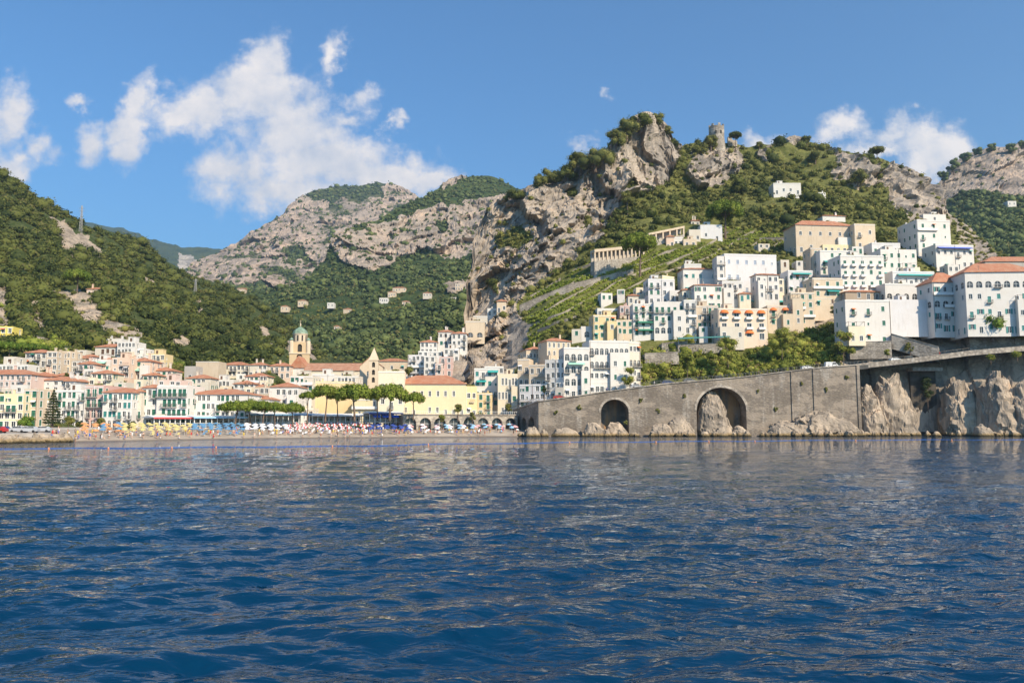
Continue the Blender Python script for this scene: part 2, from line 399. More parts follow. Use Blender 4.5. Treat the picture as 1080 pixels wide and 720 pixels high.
class Layer:
    def __init__(s, name, x0, x1, dx, nv, top, bot, ctrl, rocks, greens=(), amp=6.0, freq=0.03, base_veg=1.0, vegnoise=0.0, jig=5.0, ampv=1.5, strata=0.0, seed=0, calm=None):
        s.__dict__.update(locals()); s.dep = TPS(ctrl)
    def veg(s, px, py):
        px = np.asarray(px, float); py = np.asarray(py, float)
        q = np.stack([px / 14, py / 14, 0 * px + s.seed], -1)
        jx = px + s.jig * fbm(q, 3, sd=3); jy = py + s.jig * fbm(q, 3, sd=9)
        v = np.full(px.shape, float(s.base_veg))
        for p in s.rocks: v[inpoly(jx, jy, p)] = 0.0
        for p in s.greens: v[inpoly(jx, jy, p)] = 1.0
        if s.vegnoise:
            q2 = np.stack([px / 22, py / 7, 0 * px + s.seed + 5], -1); v = np.clip(v + s.vegnoise * fbm(q2, 4, 0.6, sd=21), 0, 1)
        return v
    def pt(s, px, py):
        px = np.asarray(px, float); py = np.asarray(py, float)
        Y = s.dep(px, py); p = P(px, py, Y); v = s.veg(px, py)
        k = s.freq; q = p * np.array([k, k, k * 0.55])
        rock = 1 - v
        n = fbm(q, 5, 0.45, sd=s.seed, ridged=True); n2 = fbm(p * k * 3.1, 4, 0.6, sd=s.seed + 40)
        big = fbm(p * k * 0.5, 3, 0.5, sd=s.seed + 70); vf = fbm(p * np.array([k * 2.2, k * 0.6, k * 0.35]) + 0.6 * n2[..., None], 4, 0.5, sd=s.seed + 120, ridged=True)
        a = s.amp * (0.25 + 0.75 * rock)
        edge = np.clip((py - interp(s.top, px)) / 6.0, 0.15, 1)
        k_ = np.ones(px.shape)
        if s.calm:
            for p_, f_ in s.calm: k_ = np.where(inpoly(px, py, p_), f_, k_)
        a = a * k_
        fc = facets(p * np.array([k, k, k * 0.34]) * 1.15, s.seed + 200); f2 = facets(p * np.array([k, k, k * 0.5]) * 4.6, s.seed + 240)
        d = (-a * n * 0.30 - a * 0.10 * n2 * rock - a * 0.50 * vf * rock - a * (0.72 * fc + 0.16 * f2) * np.clip(edge + .3, 0, 1) * rock - s.amp * k_ * big * 1.3)
        d = np.where((py - interp(s.top, px)) < 4, np.maximum(d, -a * .5), d)
        low = np.clip((p[..., 2] - 2) / 12.0, 0, 1)
        p[..., 1] += d * low
        p[..., 0] += a * 0.35 * fbm(p * k * 1.5, 3, sd=s.seed + 90) * edge * low
        p[..., 2] += s.ampv * fbm(p * k * 1.7, 4, sd=s.seed + 33) * low
        if s.strata:   # rock ledges
            z = p[..., 2] / s.strata; p[..., 1] += s.amp * 0.5 * (z - np.floor(z) - 0.5) * rock
        return p, v
    def build(s, mat, drop=1.0):
        xs = np.arange(s.x0, s.x1 + s.dx, s.dx); v = np.linspace(0, 1, s.nv)
        PX, Vv = np.meshgrid(xs, v, indexing='ij')
        tp = interp(s.top, PX); bt = interp(s.bot, PX); PY = bt + (tp - bt) * Vv
        p, vg = s.pt(PX, PY)
        rows = [p]; vgs = [vg]; last = p[:, -1:, :].copy(); h = np.maximum(last[..., 2:3] + 5, 5)
        for k in (0.06, 0.2, 0.45, 0.8, 1.1):
            q = last.copy(); q[..., 1:2] += h * k * 1.3; q[..., 0:1] *= (1 + 0 * k); q[..., 2:3] = last[..., 2:3] - h * k * 1.0
            rows.append(q); vgs.append(vg[:, -1:])
        p = np.concatenate(rows, 1); vg = np.concatenate(vgs, 1); nu, nv = p.shape[:2]
        idx = np.arange(nu * nv).reshape(nu, nv)
        Q = np.stack([idx[:-1, :-1], idx[1:, :-1], idx[1:, 1:], idx[:-1, 1:]], -1).reshape(-1, 4)
        me = npmesh(s.name, p.reshape(-1, 3), Q, mat, {'veg': vg.ravel()}, smooth=False)
        o = add(s.name, me); tag(o, kind='structure'); s.obj = o
        return o
def rnd(seed): return np.random.default_rng(seed)

LL = Layer('hillside', -160, 540, 1.7, 150,
    top=[(-160, 85), (-60, 135), (0, 179), (20, 194), (40, 209), (67, 223), (80, 233), (100, 243), (113, 242), (133, 248), (150, 255), (167, 267), (187, 282), (197, 291),
         (213, 295), (233, 298), (250, 307), (267, 313), (283, 320), (300, 335), (313, 347), (323, 353), (353, 373), (380, 384), (420, 392), (470, 385), (540, 380)],
    bot=[(-160, 453), (540, 452)],
    ctrl=[(-160, 453, 225), (0, 453, 236), (150, 452, 252), (300, 452, 285), (440, 450, 305), (540, 452, 300), (-160, 400, 250), (0, 415, 252), (100, 405, 272), (200, 415, 290),
          (300, 415, 320), (400, 420, 340), (500, 420, 330), (0, 385, 275), (130, 378, 308), (200, 398, 320), (280, 392, 352), (400, 400, 400), (500, 395, 400), (0, 350, 335),
          (60, 340, 372), (130, 357, 342), (200, 370, 390), (250, 377, 430), (330, 376, 560), (360, 385, 540), (60, 300, 440), (150, 310, 480), (250, 340, 560), (300, 350, 640),
          (-160, 85, 520), (0, 179, 570), (100, 243, 620), (200, 292, 690), (300, 337, 740), (353, 373, 720), (-80, 300, 420), (440, 388, 520), (540, 380, 520)],
    rocks=[[(48, 305), (92, 309), (106, 318), (113, 336), (146, 348), (150, 358), (130, 364), (100, 355), (82, 342), (76, 326), (52, 313)],
           [(38, 322), (47, 318), (49, 352), (30, 364)], [(-20, 298), (12, 308), (15, 345), (-20, 345)],
           [(50, 229), (66, 230), (78, 246), (95, 250), (108, 268), (102, 272), (76, 262), (70, 272), (62, 252)], [(150, 290), (168, 296), (150, 300)], [(73, 262), (88, 275), (80, 280)],
           [(270, 344), (280, 342), (284, 352), (276, 356)], [(282, 360), (292, 362), (288, 370)], [(205, 312), (213, 318), (212, 332), (206, 330)], [(300, 358), (330, 362), (335, 380), (305, 378)],
           [(180, 360), (192, 352), (200, 362), (186, 366)]],
    amp=5.0, freq=0.035, ampv=3.5, seed=1)
RR = Layer('cliff_hillside', 416, 1430, 1.6, 190,
    top=[(416, 428), (430, 404), (441, 387), (455, 377), (470, 367), (484, 358), (491, 335), (496, 290), (500, 250), (515, 217), (530, 208), (552, 200), (575, 190), (600, 180), (625, 170), (640, 160), (648, 142), (660, 129), (675, 123),
         (690, 122), (703, 130), (708, 150), (716, 156), (730, 152), (745, 150), (770, 151), (790, 156), (815, 152), (835, 146), (850, 149), (870, 153), (900, 162), (930, 169), (955, 180), (975, 188),
         (990, 206), (999, 226), (1008, 232), (1024, 241), (1045, 262), (1080, 282), (1140, 300), (1260, 322), (1430, 315)],
    bot=[(416, 440), (474, 448), (560, 450), (900, 455), (1430, 456)],
    ctrl=[(416, 440, 335), (430, 405, 350), (455, 383, 362), (478, 368, 374), (474, 448, 315), (560, 455, 292), (700, 455, 288), (900, 455, 286), (1080, 455, 280), (1260, 455, 270), (500, 410, 330), (560, 425, 302), (700, 407, 294), (850, 390, 291), (930, 385, 290), (1080, 366, 286),
          (1260, 360, 280), (600, 365, 318), (690, 345, 322), (640, 330, 345), (760, 330, 325), (760, 295, 352), (850, 330, 322), (850, 290, 348), (950, 310, 322), (950, 280, 345), (1060, 310, 312), (1080, 285, 335),
          (530, 385, 350), (510, 350, 395), (560, 335, 372), (620, 290, 392), (680, 262, 412), (760, 250, 422), (850, 240, 425), (940, 235, 430), (1000, 245, 430), (495, 330, 430), (530, 300, 420), (600, 250, 440),
          (560, 280, 425), (640, 200, 470), (680, 130, 500), (720, 158, 530), (755, 151, 550), (740, 200, 480), (840, 148, 580), (850, 195, 500), (950, 185, 540), (990, 208, 510), (1030, 248, 440), (515, 219, 490),
          (500, 245, 490), (1260, 330, 350), (1430, 455, 258), (1430, 358, 272), (1430, 322, 340), (600, 190, 490)],
    rocks=[[(410, 450), (425, 400), (445, 375), (484, 352), (489, 335), (494, 290), (498, 243), (513, 212), (545, 200), (575, 185), (600, 178), (640, 150), (655, 125), (680, 112), (712, 122), (716, 160), (705, 190), (680, 207), (660, 212), (645, 235), (623, 260),
            (600, 275), (570, 293), (548, 315), (560, 345), (550, 375), (530, 400), (500, 440)],
           [(722, 186), (728, 163), (745, 150), (784, 156), (782, 178), (765, 192), (735, 198)], [(925, 192), (930, 176), (955, 174), (975, 182), (994, 200), (1003, 228), (998, 248), (970, 238), (946, 228), (940, 202)],
           [(874, 184), (880, 166), (915, 172), (926, 192), (905, 198), (885, 194)], [(873, 158), (885, 155), (898, 170), (880, 170)], [(1003, 228), (1024, 236), (1045, 258), (1052, 275), (1030, 275), (1010, 262)],
           [(860, 333), (896, 328), (905, 352), (940, 358), (990, 352), (1080, 345), (1080, 395), (905, 395), (870, 372), (835, 352)], [(822, 150), (840, 143), (850, 150), (830, 158)],
           [(560, 450), (560, 425), (640, 414), (905, 384), (1440, 352), (1440, 470), (560, 470)], [(800, 160), (812, 158), (806, 172)]],
    greens=[[(520, 248), (548, 236), (560, 246), (545, 262), (524, 262)], [(592, 205), (604, 198), (606, 212)], [(655, 206), (668, 190), (676, 204)], [(512, 298), (524, 296), (522, 312)], [(615, 232), (624, 228), (620, 240)]],
    amp=13.0, freq=0.034, ampv=2.0, seed=4, calm=[([(540, 470), (540, 340), (620, 300), (760, 255), (830, 225), (1440, 225), (1440, 470)], 0.16), ([(400, 460), (425, 395), (484, 350), (500, 470)], .25)])
LMb = Layer('mountain', 150, 520, 1.4, 120,
    top=[(150, 306), (190, 288), (210, 275), (225, 270), (245, 257), (260, 248), (275, 240), (290, 230), (310, 213), (330, 202), (350, 198), (370, 195), (400, 191), (415, 193), (425, 197), (440, 207), (455, 218), (480, 230), (520, 240)],
    bot=[(150, 330), (520, 340)],
    ctrl=[(150, 330, 1600), (300, 335, 1500), (520, 340, 1500), (150, 306, 2000), (225, 270, 2500), (310, 213, 2800), (400, 191, 3000), (440, 207, 2900), (520, 240, 2600), (350, 260, 2200), (250, 300, 1900), (400, 290, 1800)],
    rocks=[], greens=[[(318, 206), (345, 196), (400, 186), (416, 190), (402, 204), (370, 208), (345, 210), (330, 212)], [(305, 262), (330, 266), (328, 276), (300, 275)], [(240, 300), (330, 300), (420, 290), (420, 340), (180, 340), (200, 312)]],
    amp=42, freq=0.008, base_veg=0.30, vegnoise=0.75, jig=9, ampv=12, strata=0, seed=7)
LMc = Layer('valley_slopes', 150, 600, 1.4, 170,
    top=[(150, 310), (200, 305), (240, 306), (280, 309), (310, 300), (330, 287), (345, 273), (352, 252), (367, 242), (393, 232), (413, 223), (433, 213), (447, 207), (463, 198), (470, 191), (487, 187), (497, 185), (513, 184), (527, 188),
         (545, 196), (600, 215)],
    bot=[(150, 400), (600, 410)],
    ctrl=[(150, 400, 700), (330, 400, 620), (450, 400, 600), (600, 410, 600), (150, 310, 1100), (280, 309, 1150), (345, 273, 1250), (352, 252, 1300), (447, 207, 1500), (513, 184, 1700), (600, 215, 1500), (420, 275, 1200),
          (490, 270, 1150), (400, 330, 850), (300, 345, 850), (470, 320, 850), (560, 330, 800)],
    rocks=[[(345, 262), (352, 246), (380, 243), (440, 224), (475, 218), (510, 212), (600, 205), (600, 295), (520, 285), (495, 268), (470, 272), (440, 262), (420, 277), (390, 287), (360, 277)], [(462, 190), (492, 183), (480, 196), (466, 200)],
           [(470, 300), (495, 296), (495, 310), (478, 312)]],
    greens=[[(455, 238), (475, 232), (470, 245)]], amp=26, freq=0.013, jig=8, vegnoise=0.22, ampv=8, strata=0, seed=11)
LMr = Layer('coastal_mountain', 935, 1480, 1.4, 120,
    top=[(935, 300), (960, 255), (985, 200), (997, 182), (1010, 168), (1025, 160), (1045, 154), (1062, 157), (1080, 152), (1120, 150), (1200, 160), (1300, 175), (1480, 200)],
    bot=[(935, 340), (1480, 345)],
    ctrl=[(935, 340, 560), (1080, 340, 520), (1300, 340, 480), (1480, 345, 450), (1480, 200, 1000), (960, 255, 1000), (985, 200, 1100), (1045, 154, 1150), (1120, 150, 1150), (1300, 190, 1100), (1040, 215, 980), (1100, 210, 950), (1050, 270, 720)],
    rocks=[[(975, 215), (992, 180), (1020, 157), (1060, 150), (1130, 146), (1490, 190), (1490, 240), (1120, 202), (1060, 207), (1030, 200), (1000, 212)]], amp=14, freq=0.016, jig=6, ampv=5, vegnoise=0.15, seed=15)
LF = Layer('far_hills', -60, 330, 2.0, 40,
    top=[(-60, 215), (60, 229), (90, 236), (130, 240), (160, 252), (190, 260), (230, 262), (260, 268), (330, 280)], bot=[(-60, 320), (330, 330)],
    ctrl=[(-60, 320, 3200), (330, 330, 3200), (130, 320, 3200), (-60, 215, 5200), (130, 240, 5200), (230, 262, 4800), (330, 280, 4600)],
    rocks=[[(185, 268), (215, 270), (212, 282), (190, 280)]], amp=40, freq=0.004, ampv=25, seed=19, jig=9)
G_NEAR = ((.035, .055, .014), (.075, .09, .03))
m_left = rockm('left_hill', light=(.44, .35, .26), mid=(.30, .25, .20), sc=0.06, green=G_NEAR, earth=(.20, .17, .09))
m_right = rockm('right_cliff', light=(.43, .355, .28), mid=(.26, .225, .19), sc=0.05, green=((.08, .09, .022), (.17, .17, .05)), earth=(.34, .27, .15), waterline=False)
m_far = rockm('mountain', light=(.47, .36, .28), mid=(.34, .28, .23), dark=(.15, .135, .11), sc=0.010, green=((.03, .05, .018), (.08, .09, .035)), earth=(.26, .20, .12), strata=0.6)
m_val = rockm('valley', light=(.46, .36, .28), mid=(.32, .27, .22), sc=0.016, green=((.03, .055, .016), (.075, .095, .03)), earth=(.15, .14, .07), strata=0.3)
m_farhill = rockm('far_hills', sc=0.004, green=((.03, .05, .02), (.06, .08, .03)), earth=(.10, .11, .05))
LL.build(m_left); RR.build(m_right); LMb.build(m_far); LMc.build(m_val); LMr.build(m_val); LF.build(m_farhill)

# ------------------------------------------------------------------ ground, beach, water
SHORE = [(-200, 160), (0, 168), (50, 176), (150, 195), (300, 225), (420, 243), (545, 256), (560, 262), (700, 270), (905, 274), (1080, 268), (1440, 258)]
def shoreY(px): return interp(SHORE, px)
def flat_sheet(name, xs, ys_fn, zs, mat, kind='structure'):
    """strip of ground from the shore inland; ys_fn(px) gives row distances, zs the heights"""
    V = []; nr = len(zs)
    for px in xs:
        for Yd, z in zip(ys_fn(px), zs): V.append(((px - CX) / (F * CT + 0) * Yd * 1.0, Yd, z))
    n = len(xs); idx = np.arange(n * nr).reshape(n, nr)
    Q = np.stack([idx[:-1, :-1], idx[1:, :-1], idx[1:, 1:], idx[:-1, 1:]], -1).reshape(-1, 4)
    return tag(add(name, npmesh(name, V, Q, mat)), kind=kind)
def beach_mat():
    m, t, b = newmat('beach_shingle'); p = geo(t)
    n = t.noise(p, 0.12, 5); n2 = t.noise(p, 3.5, 4, 0.7)
    c = t.mix(t.ramp(n, 0.35, 0.65), (.36, .29, .22), (.48, .40, .31)); c = t.mix(t.ramp(n2, 0.4, 0.7, 0, 0.5), c, (.20, .17, .14))
    z = t.new('ShaderNodeSeparateXYZ'); t.l.new(p, z.inputs[0]); c = t.mix(t.ramp(z.outputs[2], 0.05, 0.35, 0.75, 0), c, (.12, .095, .07))
    t.put(b.inputs['Base Color'], c); b.inputs['Roughness'].default_value = 0.9; bumpn(t, b, n2, 0.6, 0.1); return m
xs = np.arange(-200, 566, 8)
flat_sheet('beach', xs, lambda px: [shoreY(px) - 6, shoreY(px), shoreY(px) + 3, shoreY(px) + 10, shoreY(px) + 20, shoreY(px) + 32], [-1.2, -0.05, 0.65, 1.35, 2.1, 2.6], beach_mat())
pav = plain('promenade_paving', (.33, .30, .27), 0.9, var=0.2, scale=0.4)
flat_sheet('promenade', xs, lambda px: [shoreY(px) + 31, shoreY(px) + 31.3, shoreY(px) + 60, shoreY(px) + 180], [2.2, 2.9, 3.0, 3.1], pav)
# sea: one sheet, fine near the boat
def sea():
    m, t, b = newmat('sea_water'); p = geo(t)
    cd = t.math('DIVIDE', 1.0, 1.0)
    b.inputs['Base Color'].default_value = (.0003, .027, .070, 1); b.inputs['Roughness'].default_value = 0.01; b.inputs['IOR'].default_value = 1.333
    n0 = t.noise(p, 0.028, 3, 0.5); patch = t.ramp(n0, 0.35, 0.65, 0.45, 1.25)          # gusts
    w1 = t.noise(t.mapping(p, (0.62, 1.0, 1), rot=(0, 0, R(9))), 1.5, 2.6, 0.5, dist=0.7)
    w2 = t.noise(t.mapping(p, (0.5, 1.15, 1), rot=(0, 0, R(-12))), 3.6, 2, 0.5, dist=0.5)
    sy = t.new('ShaderNodeSeparateXYZ'); t.l.new(p, sy.inputs[0]); w0 = t.noise(t.mapping(p, (0.5, 1.0, 1), rot=(0, 0, R(4))), 0.42, 3, 0.5, dist=0.6)
    h = t.math('ADD', t.math('MULTIPLY', w1, 0.21), t.math('MULTIPLY', w2, 0.064)); h = t.math('ADD', h, t.math('MULTIPLY', w0, t.ramp(sy.outputs[1], 45, 140, 0.0, 0.42)))
    h = t.math('MULTIPLY', h, patch)
    bn = t.new('ShaderNodeBump'); bn.inputs['Strength'].default_value = 1.0; bn.inputs['Distance'].default_value = 1.0
    t.put(bn.inputs['Height'], h); t.l.new(bn.outputs[0], b.inputs['Normal'])
    # grid with rows that widen with distance (finer near the boat)
    ys = np.concatenate([np.linspace(-40, 8, 40), HC * F / np.linspace(440, 15, 640)])
    nx = 560; W = np.maximum(18 + np.abs(ys) * 0.95, 30)
    s_ = np.linspace(-1, 1, nx)
    X = s_[None, :] * W[:, None]; Y = np.repeat(ys[:, None], nx, 1)
    dy = np.gradient(ys)[:, None]; dxs = (2 * W / nx)[:, None]; step = np.maximum(dy, dxs)
    Z = np.zeros_like(X); g = rnd(5)
    for k in range(44):
        lam = 0.6 * (9.0 / 0.6) ** (k / 43.0) * g.uniform(0.9, 1.1); ang = R(90 + g.normal(12, 34)); kx, ky = math.cos(ang) / lam, math.sin(ang) / lam
        amp = 0.0112 * lam ** 0.6; ph = g.uniform(0, 6.28)
        att = np.clip((lam / step - 2.0) / 2.5, 0, 1)
        wob = 0.8 * np.sin(X * 0.13 / lam ** .5 + ph) + 0.5 * np.sin(Y * 0.21 / lam ** .5 + ph * 2)
        th = 2 * math.pi * (X * kx + Y * ky) + ph + wob * 1.7
        grp = 0.6 + 0.4 * np.sin(X * 0.31 / lam + ph * 3) * np.sin(Y * 0.23 / lam + ph)
        Z += amp * att * grp * (np.sin(th) + 0.25 * np.sin(2 * th + 1.2))
    V = np.stack([X, Y, Z], -1).reshape(-1, 3); nr = len(ys); idx = np.arange(nr * nx).reshape(nr, nx)
    Q = np.stack([idx[:-1, :-1], idx[:-1, 1:], idx[1:, 1:], idx[1:, :-1]], -1).reshape(-1, 4)
    # outer apron so the sea has no edge
    n = len(V); far = 4500.0; yl = ys[-1]; W0, W1 = W[0], W[-1]
    V = np.vstack([V, [(-far, -600, 0), (far, -600, 0), (-far, yl, 0), (far, yl, 0)]])
    me = npmesh('sea', V, Q, m, smooth=True)
    tag(add('sea', me), kind='structure')
    mb = MB(); z = -0.12
    mb.face([(-far, -600, z), (far, -600, z), (far, 420, z), (-far, 420, z)])
    tag(add('sea_floor_water', mb.mesh('sea_floor_water', m)), kind='structure')
sea()
gm = plain('ground', (.10, .10, .06), 1.0, var=0.3, scale=0.01)
mb = MB(); mb.face([(-7000, 300, -3), (7000, 300, -3), (7000, 9000, -3), (-7000, 9000, -3)])
tag(add('ground', mb.mesh('ground', gm)), kind='structure')
# ------------------------------------------------------------------ vegetation
ICO = None
def ico():
    global ICO
    if ICO is None:
        bm = bmesh.new(); bmesh.ops.create_icosphere(bm, subdivisions=1, radius=1)
        ICO = (np.array([v.co[:] for v in bm.verts]), np.array([[v.index for v in f.verts] for f in bm.faces])); bm.free()
    return ICO
def leafcloud(C, Rr, nl, ls, g, squash=0.8, tone=None, core=True, shell=(0.55, 1.08)):
    """C (n,3) clump centres, Rr (n,) or (n,3) radii, nl leaves per clump of size ls -> verts, quads, tint"""
    C = np.asarray(C, float); n = len(C); Rr = np.asarray(Rr, float)
    if Rr.ndim == 1: Rr = np.stack([Rr, Rr, Rr * squash], -1)
    tone = g.uniform(0.1, 0.8, n) if tone is None else tone
    d = g.normal(size=(n, nl, 3)); d /= np.linalg.norm(d, axis=-1, keepdims=True)
    lump = 1 + 0.22 * np.sin(d[..., 0] * 5 + C[:, None, 0]) * np.sin(d[..., 1] * 4 + C[:, None, 1]) + 0.12 * np.sin(d[..., 2] * 9 + C[:, None, 0] * 2)
    r = g.uniform(shell[0], shell[1], (n, nl)) ** 0.6 * lump
    pos = C[:, None] + d * r[..., None] * Rr[:, None]
    nr = d + 0.55 * g.normal(size=d.shape); nr[..., 2] += 0.35; nr /= np.linalg.norm(nr, axis=-1, keepdims=True)
    a = np.cross(nr, g.normal(size=d.shape)); a /= np.linalg.norm(a, axis=-1, keepdims=True) + 1e-9; b = np.cross(nr, a)
    s = (np.asarray(ls) if np.ndim(ls) else np.full(n, ls))[:, None, None] * g.uniform(0.6, 1.3, (n, nl, 1))
    k = 0.5 * s; k2 = k * g.uniform(0.5, 1.0, (n, nl, 1))
    V = np.stack([pos - a * k, pos - b * k2, pos + a * k, pos + b * k2], 2).reshape(-1, 3)
    Q = np.arange(len(V)).reshape(-1, 4)
    T = np.repeat((tone[:, None] + 0.22 * g.normal(size=(n, nl))).ravel(), 4)
    if core:
        iv, itr = ico(); cv = (C[:, None] + iv[None] * Rr[:, None] * 0.74).reshape(-1, 3); m = len(iv)
        cq = (itr[None] + (np.arange(n) * m)[:, None, None]).reshape(-1, 3) + len(V)
        cq = np.concatenate([cq, cq[:, 2:3]], 1)
        V = np.vstack([V, cv]); T = np.r_[T, np.repeat(tone * 0.8, m)]
        return V, Q, np.clip(T, 0, 1), cq[:, :3]
    return V, Q, np.clip(T, 0, 1), None
def cloudmesh(name, data, mat):
    V, Q, T, cq = data
    me = bpy.data.meshes.new(name); nq = len(Q); nt = 0 if cq is None else len(cq)
    me.vertices.add(len(V)); me.vertices.foreach_set('co', np.asarray(V, np.float32).ravel())
    li = Q.ravel() if cq is None else np.r_[Q.ravel(), cq.ravel()]
    me.loops.add(len(li)); me.loops.foreach_set('vertex_index', li.astype(np.int32))
    me.polygons.add(nq + nt)
    ls = np.r_[np.arange(nq) * 4, nq * 4 + np.arange(nt) * 3].astype(np.int32); me.polygons.foreach_set('loop_start', ls)
    me.polygons.foreach_set('loop_total', np.r_[np.full(nq, 4), np.full(nt, 3)].astype(np.int32))
    me.materials.append(mat); me.update(calc_edges=True)
    a = me.attributes.new('tint', 'FLOAT', 'POINT'); a.data.foreach_set('value', np.asarray(T, np.float32)); return me
lf_wood = leafm('woodland', (.040, .058, .012), (.158, .172, .036), 0.26)
lf_bush = leafm('shrub', (.085, .100, .022), (.290, .280, .075), 0.3)
lf_vine = leafm('terrace', (.150, .205, .026), (.380, .420, .070), 0.3)
lf_pine = leafm('pine', (.10, .155, .020), (.28, .34, .05), 0.3)
lf_dark = leafm('dark', (.018, .035, .010), (.055, .075, .022), 0.15)
lf_hang = leafm('climber', (.130, .160, .024), (.370, .380, .070), 0.3, dry=(.30, .16, .12))
lf_far = leafm('far_wood', (.045, .068, .020), (.135, .165, .048), 0.0)

def clearof(p, clear):
    k = np.ones(len(p), bool)
    for root, W, H, d, z in BLD.values():
        a = root.rotation_euler.z; c, s_ = math.cos(a), math.sin(a); x = p[:, 0] - root.location.x; y = p[:, 1] - root.location.y
        u = x * c + y * s_; w = -x * s_ + y * c; k &= ~((u > -clear[0]) & (u < W + clear[0]) & (w > -clear[1]) & (w < d + clear[0]))
    return k
BLD = {}
def scatter(name, L, step, rr, nl, ls, mat, seed, region=None, avoid=(), vmin=0.5, drop=0.0, sq=0.8, lift=0.45, vines=False, xr=None, clear=(1.5, 3.5), patch=0.0):
    """a mass of crowns over the green part of a hillside: stuff"""
    g = rnd(seed); x0, x1 = xr or (L.x0 + 4, L.x1 - 4)
    ymin = min(p[1] for p in L.top); xs = np.arange(x0, x1, step); ys = np.arange(ymin, 456, step * 0.8)
    X, Y = np.meshgrid(xs, ys); X = X + g.uniform(-.55, .55, X.shape) * step; Y = Y + g.uniform(-.5, .5, Y.shape) * step
    X = X.ravel(); Y = Y.ravel(); ok = (Y > interp(L.top, X) + 0.3) & (Y < interp(L.bot, X)); X = X[ok]; Y = Y[ok]
    if region is not None:
        k = np.zeros(len(X), bool)
        for p in region: k |= inpoly(X, Y, p)
        X = X[k]; Y = Y[k]
    for p in avoid:
        k = ~inpoly(X, Y, p); X = X[k]; Y = Y[k]
    p, v = L.pt(X, Y); keep = clearof(p, clear) & (v > vmin) & (g.uniform(size=len(v)) > drop + patch * np.clip((fbm(p * (9.0 / p[:, 1].mean()), 4, .6, sd=seed + 2) + .02) * 4, 0, .9)); p = p[keep]
    if not len(p): return None
    D = p[:, 1]; r = (rr[0] * .8 + (rr[1] * 1.25 - rr[0] * .8) * g.uniform(size=len(p)) ** 1.7) * (1 + 0.5 * (g.uniform(size=len(p)) < 0.12)); p[:, 2] += r * lift
    big = fbm(p * 0.02, 3, sd=seed); tone = np.clip(0.42 + 0.55 * big + 0.26 * g.normal(size=len(p)), 0.02, 0.85)
    dry = g.uniform(size=len(p)) < 0.05; tone = np.where(dry, 1.0, tone)
    o = add(name, cloudmesh(name, leafcloud(p, r, nl, ls, g, sq, tone), mat)); tag(o, kind='stuff'); return o
# ------------------------------------------------------------------ buildings
WHITE_T = plain('white_trim', (.80, .79, .76), 0.6, var=0.05)
GREEN_S = plain('green_shutter', (.03, .15, .10), 0.6, var=0.2)
TEAL_S = plain('teal_shutter', (.05, .24, .22), 0.6, var=0.2)
BROWN_S = plain('brown_shutter', (.14, .08, .05), 0.7, var=0.2)
BLUE_S = plain('grey_blue_shutter', (.36, .42, .52), 0.7, var=0.15)
IRON = plain('railing_iron', (.10, .10, .10), 0.6, var=0.2)
CONC = plain('terrace_concrete', (.50, .46, .41), 0.9, var=0.2, scale=0.8)
SH = {'g': GREEN_S, 't': TEAL_S, 'b': BROWN_S, 'l': BLUE_S}
WM = {}
def arcpts(x0, x1, zs, n=8):
    c = (x0 + x1) / 2; r = (x1 - x0) / 2
    return [(c + r * math.cos(math.pi * k / n), zs + r * math.sin(math.pi * k / n)) for k in range(n + 1)]
def window_mesh(kind, w, h, sh, arch=False, trim=True):
    """local: opening from x 0..w, z 0..h, wall face at y=0, glass set back"""
    key = (kind, round(w, 1), round(h, 1), sh, arch, trim)
    if key in WM: return WM[key]
    w = round(w, 1); h = round(h, 1); m = MB(); fr = 0.08; d = 0.20
    if arch:
        r = w / 2; pts = [(0, 0), (w, 0)] + arcpts(0, w, h - r)
        m.face([(x, d, z) for x, z in pts], 1)
        m.box(w / 2 - .04, w / 2 + .04, d - .05, d - .01, 0, h - .05, 0); m.box(0.02, w - .02, d - .05, d - .01, h - r - .04, h - r + .04, 0)
        m.box(0, .07, d - .06, d - .01, 0, h - r, 0); m.box(w - .07, w, d - .06, d - .01, 0, h - r, 0)
    elif kind == 'shut':
        for k in (0, 1):
            x0 = 0.02 + k * w / 2; x1 = x0 + w / 2 - .04
            m.box(x0, x1, d - .10, d - .04, 0.02, h - .02, 2)
            z = 0.15
            while z < h - .12: m.box(x0 + .06, x1 - .06, d - .13, d - .10, z, z + .08, 2); z += 0.24
        m.face([(0, d, 0), (w, d, 0), (w, d, h), (0, d, h)], 1)
    else:
        m.face([(0, d, 0), (w, d, 0), (w, d, h), (0, d, h)], 1)
        m.box(0, w, d - .06, d - .01, 0, fr, 0); m.box(0, w, d - .06, d - .01, h - fr, h, 0)
        m.box(0, fr, d - .06, d - .01, fr, h - fr, 0); m.box(w - fr, w, d - .06, d - .01, fr, h - fr, 0)
        m.box(w / 2 - .04, w / 2 + .04, d - .05, d - .01, fr, h - fr, 0)
        if kind == 'open':
            for s in (0, 1):
                x0, x1 = (-w * .48 - .03, -.03) if s == 0 else (w + .03, w * 1.48 + .03)
                m.box(x0, x1, -.07, -.02, 0.0, h, 2)
    if trim and not arch:
        t = 0.12; lo = -.03 if kind != 'open' else -.015
        m.box(-t, w + t, lo, .02, h, h + t + .03, 0); m.box(-t - .05, w + t + .05, -.10, .02, -.12, 0.0, 0)
        if kind != 'open': m.box(-t, 0, -.03, .02, 0, h, 0); m.box(w, w + t, -.03, .02, 0, h, 0)
    me = m.mesh('window', [WHITE_T, glassm(), SH.get(sh, GREEN_S)]); WM[key] = me; return me
BM_ = {}
